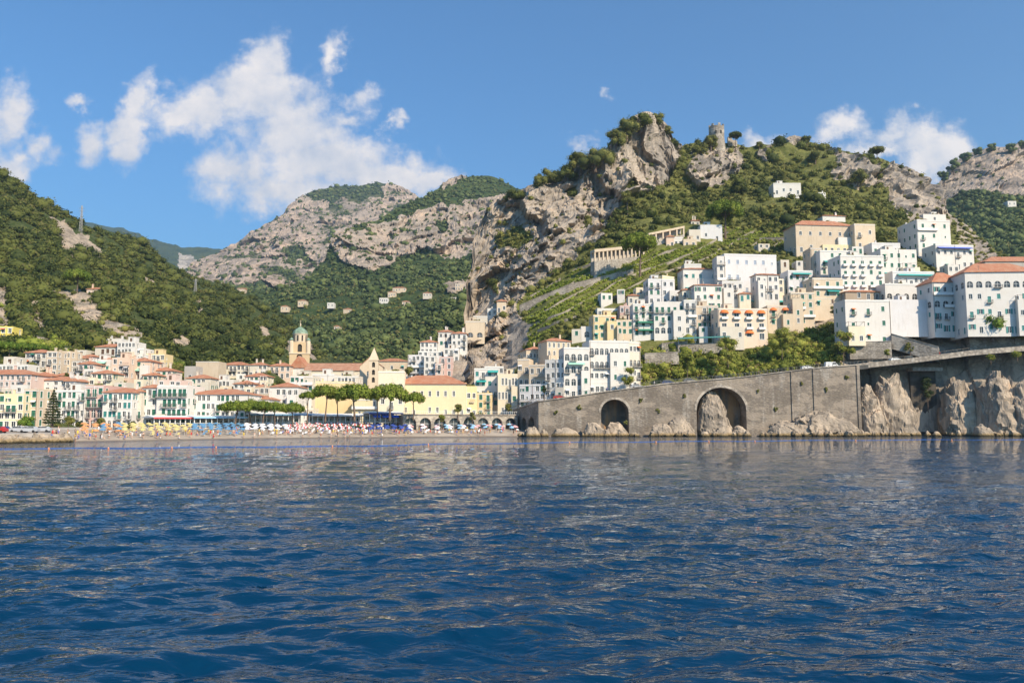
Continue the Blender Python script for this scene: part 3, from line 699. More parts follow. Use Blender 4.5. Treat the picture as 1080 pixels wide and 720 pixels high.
def balcony_meshes(w, iron=True):
    w = round(w, 1); k = (w, iron)
    if k in BM_: return BM_[k]
    m = MB(); m.box(-.35, w + .35, -.95, -.002, -.16, -.02); m.box(-.1, .05, -.7, -.004, -.42, -.161); m.box(w - .05, w + .1, -.7, -.004, -.42, -.161)
    a = m.mesh('balcony', CONC); m = MB(); W2 = w + .32
    if iron:
        m.box(-.33, W2, -.93, -.89, .92, .98)
        x = -.33
        while x < W2: m.box(x, x + .035, -.925, -.895, -.02, .92); x += .22
        for xx in (-.33, W2 - .035):
            m.box(xx, xx + .04, -.89, -.02, .93, .97)
            for yy in (-.68, -.46, -.24): m.box(xx, xx + .035, yy, yy + .035, -.02, .93)
        b = m.mesh('railing', IRON)
    else:
        m.box(-.35, W2 + .02, -.95, -.85, -.018, .85); m.box(-.35, -.27, -.85, -.003, -.018, .85); m.box(W2 - .06, W2 + .02, -.85, -.003, -.018, .85)
        b = m.mesh('railing', WHITE_T)
    BM_[k] = (a, b); return a, b
AWM = {}
def awning_mesh(w, col, dome=False):
    w = round(w, 1); k = (w, col, dome)
    if k in AWM: return AWM[k]
    cm = plain('awning_' + col, {'orange': (.80, .20, .05), 'teal': (.03, .36, .34), 'blue': (.05, .12, .55), 'white': (.78, .78, .80), 'green': (.04, .22, .14), 'palegreen': (.35, .62, .50), 'red': (.6, .05, .04)}[col], 0.8, var=0.08)
    m = MB(); n = 6
    if dome:
        for i in range(n):
            a0 = math.pi / 2 * i / n; a1 = math.pi / 2 * (i + 1) / n; nn = 8
            for j in range(nn):
                b0 = math.pi * j / nn; b1 = math.pi * (j + 1) / nn
                def q(a, b): return (w / 2 - math.cos(b) * math.cos(a) * w / 2, -math.sin(b) * math.cos(a) * 1.1 - .01, math.sin(a) * w * .42)
                m.face([q(a0, b0), q(a0, b1), q(a1, b1), q(a1, b0)])
    else:
        m.face([(0, -.01, 0), (w, -.01, 0), (w, -1.5, -.6), (0, -1.5, -.6)]); m.face([(0, -1.5, -.6), (w, -1.5, -.6), (w, -1.5, -.85), (0, -1.5, -.85)])
        m.face([(0, -.01, -.04), (w, -.01, -.04), (w, -1.48, -.64), (0, -1.48, -.64)])
        for x in (0.03, w - .03): m.box(x - .02, x + .02, -1.5, -.01, -.62, -.60)
    me = m.mesh('awning', cm); AWM[k] = me; return me
def facade(mb, o, u, n, W, H, ops, th=0.24, z0=0.0, m=0):
    """wall face with real openings; o origin, u along, n inward normal; ops (x0,x1,za,zb,arch)"""
    o = Vector(o); u = Vector(u); n = Vector(n); zz = Vector((0, 0, 1))
    def p(x, z, y=0): return tuple(o + u * x + zz * z + n * y)
    xs = sorted({0, W, *[a for q in ops for a in q[:2]]}); zs = sorted({z0, H, *[a for q in ops for a in q[2:4]]})
    for j in range(len(zs) - 1):
        zc = (zs[j] + zs[j + 1]) / 2; run = None
        for i in range(len(xs) - 1):
            xc = (xs[i] + xs[i + 1]) / 2
            hole = any(q[0] < xc < q[1] and q[2] < zc < q[3] for q in ops)
            if not hole:
                if run is None: run = xs[i]
            if hole and run is not None: mb.face([p(run, zs[j]), p(xs[i], zs[j]), p(xs[i], zs[j + 1]), p(run, zs[j + 1])], m); run = None
        if run is not None: mb.face([p(run, zs[j]), p(W, zs[j]), p(W, zs[j + 1]), p(run, zs[j + 1])], m)
    for (a, b, za, zb, ar) in ops:
        mb.face([p(a, za), p(b, za), p(b, za, th), p(a, za, th)], m)
        if not ar:
            mb.face([p(a, zb), p(b, zb), p(b, zb, th), p(a, zb, th)], m)
            mb.face([p(a, za), p(a, zb), p(a, zb, th), p(a, za, th)], m); mb.face([p(b, za), p(b, zb), p(b, zb, th), p(b, za, th)], m)
        else:
            r = (b - a) / 2; zc = zb - r; pts = arcpts(a, b, zc)
            mb.face([p(a, za), p(a, zc), p(a, zc, th), p(a, za, th)], m); mb.face([p(b, za), p(b, zc), p(b, zc, th), p(b, za, th)], m)
            for k in range(len(pts) - 1):
                q0, q1 = pts[k], pts[k + 1]; mb.face([p(*q0), p(*q1), p(*q1, th), p(*q0, th)], m)
            mb.face([p(b, zb)] + [p(*q) for q in pts[:len(pts) // 2 + 1]][::-1], m) if False else None
            h = len(pts) // 2
            for k in range(h): mb.face([p(b, zb), p(*pts[k + 1]), p(*pts[k])], m)
            for k in range(h, len(pts) - 1): mb.face([p(a, zb), p(*pts[k + 1]), p(*pts[k])], m)
def hiproof(W, D, e, rise, mat, gable=False, th=0.18):
    m = MB(); x0, x1, y0, y1 = -e, W + e, -e, D + e
    if W >= D: i = (0.0 if gable else min((D + 2 * e) / 2, (W + 2 * e) / 2 * .8)); r0 = (x0 + i, (y0 + y1) / 2, rise); r1 = (x1 - i, (y0 + y1) / 2, rise); along = True
    else: i = (0.0 if gable else min((W + 2 * e) / 2, (D + 2 * e) / 2 * .8)); r0 = ((x0 + x1) / 2, y0 + i, rise); r1 = ((x0 + x1) / 2, y1 - i, rise); along = False
    A, B, C_, D_ = (x0, y0, 0), (x1, y0, 0), (x1, y1, 0), (x0, y1, 0)
    if along: m.face([A, B, r1, r0]); m.face([C_, D_, r0, r1]); m.face([B, C_, r1]); m.face([D_, A, r0])
    else: m.face([A, B, r0]); m.face([B, C_, r1, r0]); m.face([C_, D_, r1]); m.face([D_, A, r0, r1])
    lo = -th
    for a, b in ((A, B), (B, C_), (C_, D_), (D_, A)): m.face([(a[0], a[1], lo), (b[0], b[1], lo), b, a])
    m.face([(x0, y0, lo), (x1, y0, lo), (x1, y1, lo), (x0, y1, lo)])
    return m.mesh('roof', mat)
NB = [0]
def wing(root, g, W, H, fh, fl, col, win, sh, ok, fd=4):
    """a lower volume with a terrace that stands out from the front, as the old houses grew"""
    if not ok or g.random() > .55: return
    w = W * g.uniform(.28, .5); x0 = g.choice([.12, W - w - .12]); nf = g.randint(1, max(1, fl - 1)); h = nf * fh + .9; dp = g.uniform(1.2, 2.2); c2 = g.choice([col, col, 'white', 'cream', 'offwhite']); wm = wallm(c2)
    ops = []; n = max(1, int(w / 2.8))
    for f in range(nf):
        for q in range(n):
            if g.random() < .12: continue
            ww_ = round(g.uniform(.9, 1.3), 1); hh_ = round(min(1.8, fh * .6), 1); xc = (q + .5) * w / n; ops.append((xc - ww_ / 2, xc + ww_ / 2, f * fh + .8, f * fh + .8 + hh_, False))
    ops = [o for o in ops if o[0] > .1 and o[1] < w - .1]
    mb = MB(); zf = -min(4, fd); facade(mb, (x0, -dp, 0), (1, 0, 0), (0, 1, 0), w, h, ops, z0=zf)
    for xx in (x0, x0 + w): mb.face([(xx, -dp, zf), (xx, -.004, zf), (xx, -.004, h), (xx, -dp, h)])
    mb.face([(x0, -dp, h - .9), (x0 + w, -dp, h - .9), (x0 + w, -.004, h - .9), (x0, -.004, h - .9)]); mb.box(x0, x0 + w, -dp, -dp + .2, h - .01, h + .05)
    wo = add('wing', mb.mesh('wing', wm), root)
    for a, b, za, zb, _ in ops: add('window', window_mesh(g.choice(['dark', 'shut', 'dark']), round(b - a, 1), round(zb - za, 1), sh, False), wo, (a + x0, -dp, za))
    if g.random() < .5:   # pergola on the terrace
        m = MB(); z = h + 1.5
        for k in range(3):
            x = x0 + .15 + (w - .3) * k / 2
            m.box(x - .05, x + .05, -dp + .05, -dp + .15, h, z); m.box(x - .05, x + .05, -dp + .0, -.05, z, z + .1)
        m.box(x0, x0 + w, -dp + .05, -dp + .13, z + .1, z + .18); add('pergola', m.mesh('pergola', g.choice([WHITE_T, BROWN_S])), root)
def B(label, x0, x1, yt, yb, Y, yaw=0.0, d=9.0, col='white', roof='flat', fl=None, nc=None, win='mix', sh='g', bal=0.2, arch=(), aw=None, name='house', cat='house', group=None,
      ww=1.25, wh=1.75, sides=True, rise=None, fd=5.0, cut=None, extra=True, tile='terracotta', gf=None, iron=True, blank=False):
    """x0..x1 front face in the picture, yt eaves / parapet line, yb base, Y distance of the left corner"""
    NB[0] += 1; g = random.Random(NB[0] * 7 + 1)
    a = R(yaw); k = (x1 - CX) / F / (CT - (CY - yb) / F * ST); A = P(x0, yb, Y); c, s = math.cos(a), math.sin(a)
    W = float((k * A[1] - A[0]) / (c - k * s)); z = float(A[2]); H = float(P((x0 + x1) / 2, yt, A[1] + W * s / 2)[2]) - z
    W = round(W, 2); H = round(H, 2)
    root = thing(name, label, cat, A, a, group)
    fl = fl or max(1, int(round(H / 3.3))); nc = nc or max(1, int(round(W / 2.9))); par = 0.5 if roof == 'flat' else 0.15
    fh = (H - par) / fl; wallmat = wallm(col); mb = MB(); wins = []
    faces = [((0, 0, 0), (1, 0, 0), (0, 1, 0), W, nc, 0.0), ((W, 0, 0), (0, 1, 0), (-1, 0, 0), d, max(1, int(d / 3.4)), math.pi / 2), ((0, d, 0), (0, -1, 0), (1, 0, 0), d, max(1, int(d / 3.4)), -math.pi / 2)]
    cx = A[0] + W * c / 2; cy = A[1] + W * s / 2
    for fi, (o, u, n, L, n_c, rot) in enumerate(faces):
        on = Vector((-n[0] * c + n[1] * s, -n[0] * s - n[1] * c, 0)); oo = Vector((A[0] + o[0] * c - o[1] * s, A[1] + o[0] * s + o[1] * c, 0)); vis = on.dot(-oo) > 0
        ops = []
        if not blank and (fi == 0 or (sides and vis)):
            for f in range(fl):
                isar = f in arch
                for q in range(n_c):
                    if not isar and g.random() < (0.05 if fi == 0 else 0.25): continue
                    w_ = min(ww if not isar else ww * 1.7, L / n_c * .72); h_ = min(wh, fh * .66)
                    hasb = (fi == 0) and g.random() < bal and f > 0
                    door = hasb or (f == 0 and g.random() < .4); base = 0.12 if door or isar else fh * .28
                    if door or isar: h_ = min(h_ * 1.3, fh * .80)
                    if isar: h_ = max(h_, w_ / 2 + .35)
                    if f > 0 and not isar and not door and g.random() < .08: w_ *= .55; h_ *= .55
                    w_ = round(w_, 1); h_ = round(h_, 1)
                    xc = (q + .5) * L / n_c + (g.uniform(-.12, .12) if not isar else 0); za = f * fh + base + (0.0 if f else .05)
                    if xc - w_ / 2 < .15 or xc + w_ / 2 > L - .15: continue
                    if za + h_ > H - .15: continue
                    ops.append((xc - w_ / 2, xc + w_ / 2, za, za + h_, isar))
                    wk = {'dark': 'dark', 'shut': 'shut', 'open': 'open'}.get(win) or g.choice(['dark', 'dark', 'shut', 'open'])
                    if wk == 'open' and L / n_c < w_ * 2.3: wk = 'shut'
                    wins.append((o, u, rot, xc - w_ / 2, za, w_, h_, wk, isar, hasb, fi, n))
        facade(mb, o, u, n, L, H, ops, z0=-fd)
    mb.face([(0, d, -fd), (W, d, -fd), (W, d, H), (0, d, H)])
    if roof == 'flat':
        t = .3; mb.face([(0, 0, H), (W, 0, H), (W, t, H), (0, t, H)]); mb.face([(0, d - t, H), (W, d - t, H), (W, d, H), (0, d, H)])
        mb.face([(0, t, H), (t, t, H), (t, d - t, H), (0, d - t, H)]); mb.face([(W - t, t, H), (W, t, H), (W, d - t, H), (W - t, d - t, H)])
        for q in (((t, t), (W - t, t)), ((W - t, t), (W - t, d - t)), ((W - t, d - t), (t, d - t)), ((t, d - t), (t, t))):
            (a0, b0), (a1, b1) = q; mb.face([(a0, b0, H - par), (a1, b1, H - par), (a1, b1, H), (a0, b0, H)])
    add('wall', mb.mesh('wall', wallmat), root)
    wing(root, g, W, H, fh, fl, col, win, sh, extra and not blank and fd >= 1 and W > 6.5 and fl > 1, fd)
    # cornice bands
    if H > 5 and g.random() < .75:
        m = MB(); m.box(-.12, W + .12, -.14, -.004, H - par - .12, H - par + .06)
        add('cornice', m.mesh('cornice', WHITE_T), root)
        if fl > 2 and g.random() < .6: m = MB(); m.box(-.06, W + .06, -.08, -.004, fh - .1, fh + .02); add('string_course', m.mesh('string_course', WHITE_T), root)
    for (o, u, rot, x, zb, w_, h_, wk, isar, hasb, fi, n) in wins:
        me = window_mesh(wk, w_, h_, sh, isar, trim=not isar)
        ob = add('window', me, root, (o[0] + u[0] * x, o[1] + u[1] * x, zb)); ob.rotation_euler = (0, 0, rot)
        if fi == 2: ob.rotation_euler = (0, 0, -math.pi / 2)
        if hasb:
            ba, br = balcony_meshes(w_, iron); bo = add('balcony', ba, root, (x, 0, zb)); add('railing', br, bo)
    # continuous balconies, downpipes, blinds, roof plants
    if fl >= 2 and not blank and extra and fh > 2.3:
        for f in range(1, fl):
            if g.random() < .38 and not any(w_[9] and abs(w_[4] - f * fh) < 1 for w_ in wins):
                a0 = g.choice([0, 0, .3, .5]) * W; b0 = a0 + (W - a0) * g.choice([1, 1, .6]); zb_ = f * fh + .05; o_ = -.8
                m = MB(); m.box(a0, b0, o_, -.003, zb_ - .16, zb_); bo = add('balcony', m.mesh('balcony', CONC), root)
                m = MB(); m.box(a0, b0, o_, o_ + .04, zb_ + .92, zb_ + .98); x = a0
                if g.random() < .5: m.box(a0, b0, o_ + .005, o_ + .035, zb_ + .002, zb_ + .90); rm = WHITE_T
                else:
                    rm = IRON
                    while x < b0: m.box(x, x + .04, o_ + .003, o_ + .037, zb_ + .001, zb_ + .92); x += .3
                add('railing', m.mesh('railing', rm), bo)
        if g.random() < .6:
            x = g.choice([.25, W - .35, W * .5]); m = MB(); m.box(x, x + .1, -.13, -.02, 0, H - .2); add('downpipe', m.mesh('downpipe', g.choice([WHITE_T, IRON, BROWN_S])), root)
        if g.random() < .35:
            for w_ in wins[:40:5]:
                if w_[10] == 0 and not w_[8]: add('blind', awning_mesh(w_[5] + .2, g.choice(['white', 'green', 'teal', 'orange', 'white'])), root, (w_[3] - .1, -.15, w_[4] + w_[6] + .1)).scale = (1, .5, .6)
    if roof == 'flat' and g.random() < .4 and extra and H > 4:
        n_ = g.randint(3, 6); x_ = g.uniform(.1, .6) * W; cc_ = [(x_ + q * .6, g.uniform(.5, .9), H + g.uniform(0, .25)) for q in range(n_)]
        add('roof_plants', cloudmesh('roof_plants', leafcloud(cc_, np.full(n_, .55), 26, .3, rnd(NB[0]), 1.0), lf_bush), root)
    if roof == 'flat':
        m = MB(); m.box(.31, W - .31, .31, d - .31, H - par - .1, H - par)
        ro = add('roof', m.mesh('roof', CONC), root)
    elif roof == 'none': ro = None
    else:
        rs = rise or min(1.8, 0.12 * min(W, d) + .5)
        ro = add('roof', hiproof(W, d, .45, rs, tilem(tile), roof == 'gable'), root, (0, 0, H + .18))
        if roof == 'gable':
            m = MB()
            if W >= d:
                for xx in (0.02, W - .02): m.face([(xx, 0, H), (xx, d, H), (xx, d / 2, H + rs * .95)])
            else:
                for yy in (0.02, d - .02): m.face([(0, yy, H), (W, yy, H), (W / 2, yy, H + rs * .95)])
            add('gable_wall', m.mesh('gable_wall', wallmat), root)
    if ro and extra:
        base = H - par if roof == 'flat' else H
        for q in range(g.randint(0, 2)):
            m = MB(); cx_ = g.uniform(.15, .85) * W; cy_ = g.uniform(.3, .7) * d; hh = g.uniform(1.0, 1.9) + (0 if roof == 'flat' else 1.4)
            m.box(cx_ - .3, cx_ + .3, cy_ - .3, cy_ + .3, base, base + hh); m.box(cx_ - .4, cx_ + .4, cy_ - .4, cy_ + .4, base + hh, base + hh + .12)
            co = add('chimney', m.mesh('chimney', wallmat), ro); co.location = (0, 0, -ro.location.z)
        if roof == 'flat' and g.random() < .5 and W > 6:
            m = MB(); x_ = g.uniform(.1, .5) * W; m.box(x_, x_ + min(3.2, W * .4), 2, min(5, d - .5), base, base + 2.4); m.box(x_ - .15, x_ + min(3.2, W * .4) + .15, 1.85, min(5.1, d - .4), base + 2.4, base + 2.52)
            m.box(x_ + .6, x_ + 1.4, 1.96, 1.99, base + .02, base + 1.95, 1)
            add('stair_hut', m.mesh('stair_hut', [wallmat, BROWN_S]), root)
        if g.random() < .35:
            m = MB(); x_ = g.uniform(.2, .8) * W; hz = base + g.uniform(2.4, 3.6); m.box(x_ - .03, x_ + .03, 1.0, 1.06, base - .1, hz)
            for t in (.2, .5, .8): m.box(x_ - .5, x_ + .5, 1.01, 1.05, hz - t, hz - t + .03)
            add('aerial', m.mesh('aerial', IRON), root)
    for q in (aw or []):
        xa, xb, zf, colr, dm = q   # fractions of width, floor line, colour, domed
        wA = (xb - xa) * W; ob = add('awning', awning_mesh(wA, colr, dm), root, (xa * W, -.012 if not dm else -.01, zf * fh + (fh * .88 if not dm else fh * .62)))
    BLD[label] = (root, W, H, d, z)
    return root
# ------------------------------------------------------------------ the town, left to right
def YL(px, py, off=-3.0): return float(LL.dep(px, py)) + off
def YR(px, py, off=-3.0): return float(RR.dep(px, py)) + off
GL = 'houses on the left waterfront'; GU = 'houses climbing the left slope'; GC = 'houses in the middle of the town'; GR = 'houses stacked on the right hillside'
def BL(label, x0, x1, yt, yb, off=-3.0, **k): return B(label, x0, x1, yt, yb, YL((x0 + x1) / 2, yb, off), **{'group': GU, **k})
def BR(label, x0, x1, yt, yb, off=-3.0, **k): return B(label, x0, x1, yt, yb, YR((x0 + x1) / 2, yb, off), **{'group': GR, **k})
# off the left edge of the photo, where the street goes on
BL('lemon yellow villa on the slope at the left edge', -14, 13, 344, 361, d=8, col='lemon', fl=2, nc=4, win='dark', name='villa', cat='villa', yaw=8)
BL('cream villa with low terracotta roof left of the beige tower house', 26, 48, 372, 387, d=9, col='offwhite', roof='hip', fl=2, nc=4, win='dark')
BL('tall beige tower house beside the cream villa', 48, 59, 370, 398, d=7, col='beige', fl=4, nc=2, win='dark')
BL('sandy house with white parapet right of the beige tower house', 59, 73, 370, 394, d=8, col='sand', fl=3, nc=3, win='dark')
BL('low white terrace row under the pine grove at far left', -6, 29, 384, 394, d=7, col='white', fl=1, nc=9, win='dark', name='row_house')
BL('long pink apartment house with tiled roof at far left', -30, 32, 395, 416, off=-6, d=10, col='rose', roof='hip', fl=3, nc=11, win='dark', ww=.9, name='apartment_house', cat='apartment house')
BL('small brick red roofed house above the long pink house', 32, 50, 396, 410, d=8, col='peach', roof='hip', fl=2, nc=3)
BL('stone grey house below the tower house', 70, 86, 380, 394, d=7, col='grey', fl=2, nc=3, win='dark')
BL('cream house with faded tile roof right of the tower house', 72, 90, 378, 388, d=8, col='sand', roof='hip', fl=1, nc=3)
BL('pink house with terracotta roof above the waterfront', 82, 98, 384, 397, d=8, col='rose', roof='hip', fl=2, nc=3)
BL('small white stepped house left of the peach house', 88, 102, 389, 400, d=6, col='white', fl=2, nc=4, win='dark')
BL('white house with teal awning behind the stepped house', 96, 116, 379, 391, d=7, col='white', fl=2, nc=4, sh='t', aw=[(.1, .8, 1, 'palegreen', False)])
BL('peach house with flat roof in the middle of the left slope', 117, 136, 377, 400, d=9, col='peach', fl=3, nc=3, win='dark')
BL('peach house with wide pale green awning and red roof', 134, 158, 381, 401, d=9, col='peach', roof='hip', fl=3, nc=5, aw=[(.05, .9, 1, 'palegreen', False)])
BL('small house with bright tile roof left of the garden trees', 158, 181, 391, 405, d=9, col='offwhite', roof='hip', fl=2, nc=4)
BL('low white house with red roof highest on the left slope', 100, 127, 366, 375, d=8, col='offwhite', roof='hip', fl=1, nc=5, win='shut', sh='b')
BL('top white house of the left slope stack', 111, 128, 357, 367, d=8, col='white', fl=1, nc=4, win='dark')
BL('white three storey house below the top white house', 123, 142, 360, 380, d=9, col='white', fl=3, nc=5, win='dark')
BL('white terrace house beside the yellow house', 136, 151, 367, 382, d=9, col='white', fl=2, nc=4, win='dark')
BL('yellow house with blue and white lower floor on the left slope', 150, 173, 373, 388, d=8, col='yellow', fl=2, nc=5, win='dark')
BL('white lean-to house stepping down left of the yellow house', 142, 152, 377, 390, d=6, col='white', fl=2, nc=2)
BL('salmon villa with red roof alone on the bare slope', 91, 107, 305, 313, d=8, col='peach', roof='hip', fl=1, nc=3, win='dark', name='villa', cat='villa')
BL('small ochre house among roofs above the big white hotel', 150, 166, 396, 408, d=7, col='sand', roof='hip', fl=2, nc=3)
BL('cream house with stacked loggias behind the white gabled house', 96, 118, 394, 408, d=8, col='cream', roof='hip', fl=2, nc=4)
BL('long villa with pale red roof at the foot of the wooded slope', 232, 262, 385, 398, d=9, col='cream', roof='hip', fl=2, nc=7, win='dark', name='villa', cat='villa')
BL('cream villa adjoining the long villa, nearer the bell tower', 262, 281, 385, 398, off=-1.5, d=9, col='offwhite', roof='hip', fl=2, nc=4, win='dark', name='villa', cat='villa')
BL('roofless ruined stone house on the slope above the hotels', 206, 230, 381, 400, d=9, col='beige', roof='none', fl=2, nc=2, blank=True, name='ruined_house', cat='ruin')
BL('stone outbuilding with round end beside the ruin', 194, 206, 386, 402, d=7, col='grey', roof='flat', fl=1, nc=1, win='dark')
BL('low white building row in front of the ruin', 222, 246, 400, 409, d=7, col='white', fl=1, nc=6, win='dark')
BL('low white house right of the low row, small tiled roof', 246, 268, 405, 416, d=8, col='white', roof='hip', fl=2, nc=4, win='dark')
BL('cream house with terracotta roof between low row and bell tower', 258, 282, 397, 410, d=8, col='cream', roof='hip', fl=2, nc=5)
BL('pinkish house with patched roof at the left foot of the bell tower', 283, 306, 386, 400, d=9, col='peach', roof='hip', fl=2, nc=4, win='dark')
BL('pale house with dark windows behind the long waterfront hotel', 196, 222, 399, 412, d=8, col='offwhite', roof='hip', fl=2, nc=5)
BL('beige house behind the hotel roof, left of the blue trimmed house', 268, 288, 408, 424, d=8, col='beige', fl=2, nc=4, win='dark')
# front row
def BF(label, x0, x1, yt, yb, Y, **k): return B(label, x0, x1, yt, yb, Y, **{'group': GL, **k})
BF('cream waterfront house with green doors at the left edge', -16, 23, 415, 453, 228, d=12, col='paleyellow', fl=4, nc=6, win='mix', bal=.3, yaw=4)
BF('pale waterfront block further off the left edge', -62, -18, 408, 453, 224, d=12, col='offwhite', fl=4, nc=7, bal=.3)
BF('narrow beige waterfront house with green balcony doors', 23, 38, 410, 452, 233, d=11, col='beige', fl=4, nc=2, win='shut', bal=.6)
BF('narrow white waterfront house with green doors left of the conifer', 38, 54, 422, 451.5, 238, d=10, col='white', fl=3, nc=3, win='shut', bal=.4, arch=(0,))
BL('white gabled house with bright orange roof behind the conifer', 46, 70, 401, 414, off=-8, d=12, col='white', roof='hip', fl=2, nc=3, win='dark')
BL('small white gable end facing the sea beside the orange roof', 68, 78, 402, 416, off=-9, d=8, col='white', roof='gable', fl=2, nc=2, win='dark')
BF('white seafront hotel with ground floor arches behind the conifer', 54, 88, 411, 451.5, 240, d=13, col='white', fl=4, nc=7, win='mix', bal=.5, arch=(0,), name='hotel', cat='hotel')
BF('pink seafront house with green shutters and one big arch', 88, 107, 406, 451.5, 241, d=13, col='pink', fl=4, nc=3, win='shut', bal=.6, arch=(0, 1))
BF('white seafront house with tile roof and glazed green top floor', 107, 138, 414, 451.5, 239, d=14, col='white', roof='hip', fl=4, nc=6, win='mix', sh='t', bal=.35, arch=(0,))
BF('off-white seafront house with green windows beside the glazed house', 138, 148, 413, 451, 243, d=13, col='offwhite', roof='hip', fl=4, nc=3, win='shut', bal=.2)
BF('tall white seafront house left of the big balconied hotel', 148, 164, 409, 451, 245, d=13, col='white', roof='hip', fl=4, nc=3, win='mix', bal=.3, arch=(0,))
BF('big white hotel with continuous balconies and pinkish attic', 164, 196, 406, 451, 244, d=14, col='white', fl=4, nc=6, win='shut', bal=.85, name='hotel', cat='hotel', wh=1.8, iron=True)
BF('pinkish attic storey on top of the big white hotel', 167, 190, 400.5, 407, 247, d=9, col='rose', fl=1, nc=4, win='dark', fd=.1, name='penthouse', cat='penthouse')
BF('long white waterfront hotel with terracotta roof and arches', 196, 262, 416, 451, 250, d=13, col='white', roof='hip', fl=4, nc=13, win='mix', bal=.25, arch=(0,), name='hotel', cat='hotel', ww=1.0)
BF('white waterfront house with small dormer right of the long hotel', 262, 283, 421, 451, 262, d=12, col='white', fl=3, nc=4, win='mix', roof='hip')
BF('white house with blue band and bright red hip roof', 284, 314, 408, 430, 275, d=12, col='white', roof='hip', fl=2, nc=5, win='dark')
BF('low cream waterfront house behind the umbrella pines', 268, 300, 426, 451, 270, d=10, col='cream', fl=3, nc=6, win='dark', roof='flat')
BF('tall white house between the red hip roof and the blank yellow wall', 305, 329, 396, 440, 288, d=12, col='offwhite', fl=5, nc=5, win='shut', bal=.2)
BF('white roof terrace house in front of the nave', 329, 352, 394, 412, 306, d=9, col='white', fl=1, nc=6, win='dark')
BF('long white terrace house under the nave, right part', 352, 378, 396, 414, 303, d=9, col='offwhite', fl=2, nc=7, win='dark')
BF('large yellow house with blank sunlit wall behind the pines', 329, 371, 402, 451, 292, d=12, col='yellow', blank=True, yaw=6, name='house')
BF('lower yellow wing with blank walls beside the arched cathedral front', 371, 402, 420, 451, 286, d=9, col='paleyellow', fl=3, nc=2, win='dark', ww=.8, yaw=-4)
BF('cream ground floor house behind the leftmost pines', 300, 330, 430, 451, 280, d=8, col='cream', fl=2, nc=5, win='dark')
# ---- middle of the town
BL('beige cathedral annexe with tiled roof behind the monastery', 396, 430, 381, 404, off=-2, d=12, col='sand', roof='hip', fl=2, nc=3, win='dark', group=GC)
B('cream block with three tall arched windows left of the monastery', 398, 426, 391, 451, 283, col='cream', fl=3, nc=3, arch=(2,), win='dark', d=12, group=GC, yaw=5)
B('long yellow monastery with red hipped roof behind the arcade', 415, 491, 405, 440, 289, col='paleyellow', roof='hip', fl=2, nc=9, win='dark', ww=.9, wh=1.9, d=14, name='monastery', cat='monastery', rise=3.4, group=GC, fd=3, extra=False)
B('yellow right wing of the monastery, angled away', 491, 503, 407, 440, 289, yaw=30, col='yellow', roof='flat', fl=2, nc=2, win='dark', d=11, group=GC, fd=3)
BL('rosy house with long orange roof behind the monastery', 467, 501, 391, 404, off=-15, d=9, col='peach', roof='hip', fl=1, nc=6, win='dark', group=GC)
for (lb, x0, x1, yt, yb, Y, kw) in [
    ('highest white house of the cluster left of the cliff', 462, 478, 350, 366, 372, dict(roof='hip', fl=2, nc=3)),
    ('white house with tall front and red cap below the cliff', 476, 492, 352, 372, 366, dict(roof='hip', fl=3, nc=3)),
    ('white house with orange roof on the left of the cluster', 443, 461, 361, 374, 368, dict(roof='hip', fl=2, nc=4)),
    ('plain white house in front of the two red capped houses', 468, 484, 367, 382, 358, dict(fl=2, nc=3)),
    ('white stepped house with roof terrace under the orange roof', 441, 466, 370, 384, 360, dict(fl=2, nc=5)),
    ('tall narrow white house in the middle of the cluster', 447, 459, 375, 403, 348, dict(fl=4, nc=2, arch=(0,))),
    ('grey-white house with lilac shade in its paint at the left end of the cluster', 430, 447, 374, 400, 352, dict(fl=4, nc=4, col='lilac')),
    ('pink house squeezed between white houses behind the monastery', 463, 477, 376, 397, 345, dict(fl=3, nc=2, col='pink')),
    ('small rose house at the foot of the white cluster', 459, 467, 383, 402, 343, dict(fl=3, nc=1, col='rose'))]:
    B(lb, x0, x1, yt, yb, Y, d=8, **{'col': 'white', 'win': 'dark', 'group': GC, 'fd': 4, **kw})
B('beige building with one big arch on the cliff foot', 491, 511, 338, 356, YR(501, 356, -6), col='sand', fl=1, nc=2, arch=(0,), win='dark', d=8, group=GC, ww=1.6, fd=3)
B('pale terrace house on the cliff foot above the arch building', 499, 514, 333, 345, YR(506, 345, -4), col='offwhite', fl=1, nc=3, win='dark', d=8, group=GC, fd=9)
B('small shrine-like house with gabled front on the cliff path', 524, 534, 318, 330, YR(529, 330, -4), col='sand', roof='gable', fl=1, nc=2, win='dark', d=6, group=GC, fd=6, name='chapel', cat='chapel')
B('white cliff path house beside the gabled shrine', 514, 524, 325, 333, YR(519, 333, -4), col='white', fl=1, nc=2, win='dark', d=6, group=GC, fd=6)
B('white house with teal awnings right of the monastery wing', 500, 526, 388, 440, 306, col='white', fl=5, nc=4, win='mix', sh='t', d=10, group=GC, bal=.4, aw=[(.1, .5, 3, 'teal', False), (.55, .98, 4, 'teal', False)])
B('yellow lower house between monastery wing and teal awnings', 503, 519, 414, 440, 298, col='yellow', fl=3, nc=2, win='shut', d=9, group=GC, bal=.3)
B('flat roofed white house behind the teal awning house', 511, 531, 386, 404, 318, col='white', fl=2, nc=4, win='dark', d=9, group=GC)
B('cream house with tall pilastered front above the arcade end', 525, 546, 394, 440, 300, col='cream', fl=3, nc=6, win='dark', ww=.8, wh=2.6, d=12, group=GC)
B('beige block stepping up behind the pilastered house', 546, 558, 378, 440, 300, col='sand', fl=4, nc=2, win='dark', d=9, group=GC, yaw=-12)
B('white lower house at the bend of the sea wall', 548, 575, 405, 432, 284, col='lilac', fl=3, nc=5, win='mix', d=8, group=GC, yaw=-18, bal=.3)
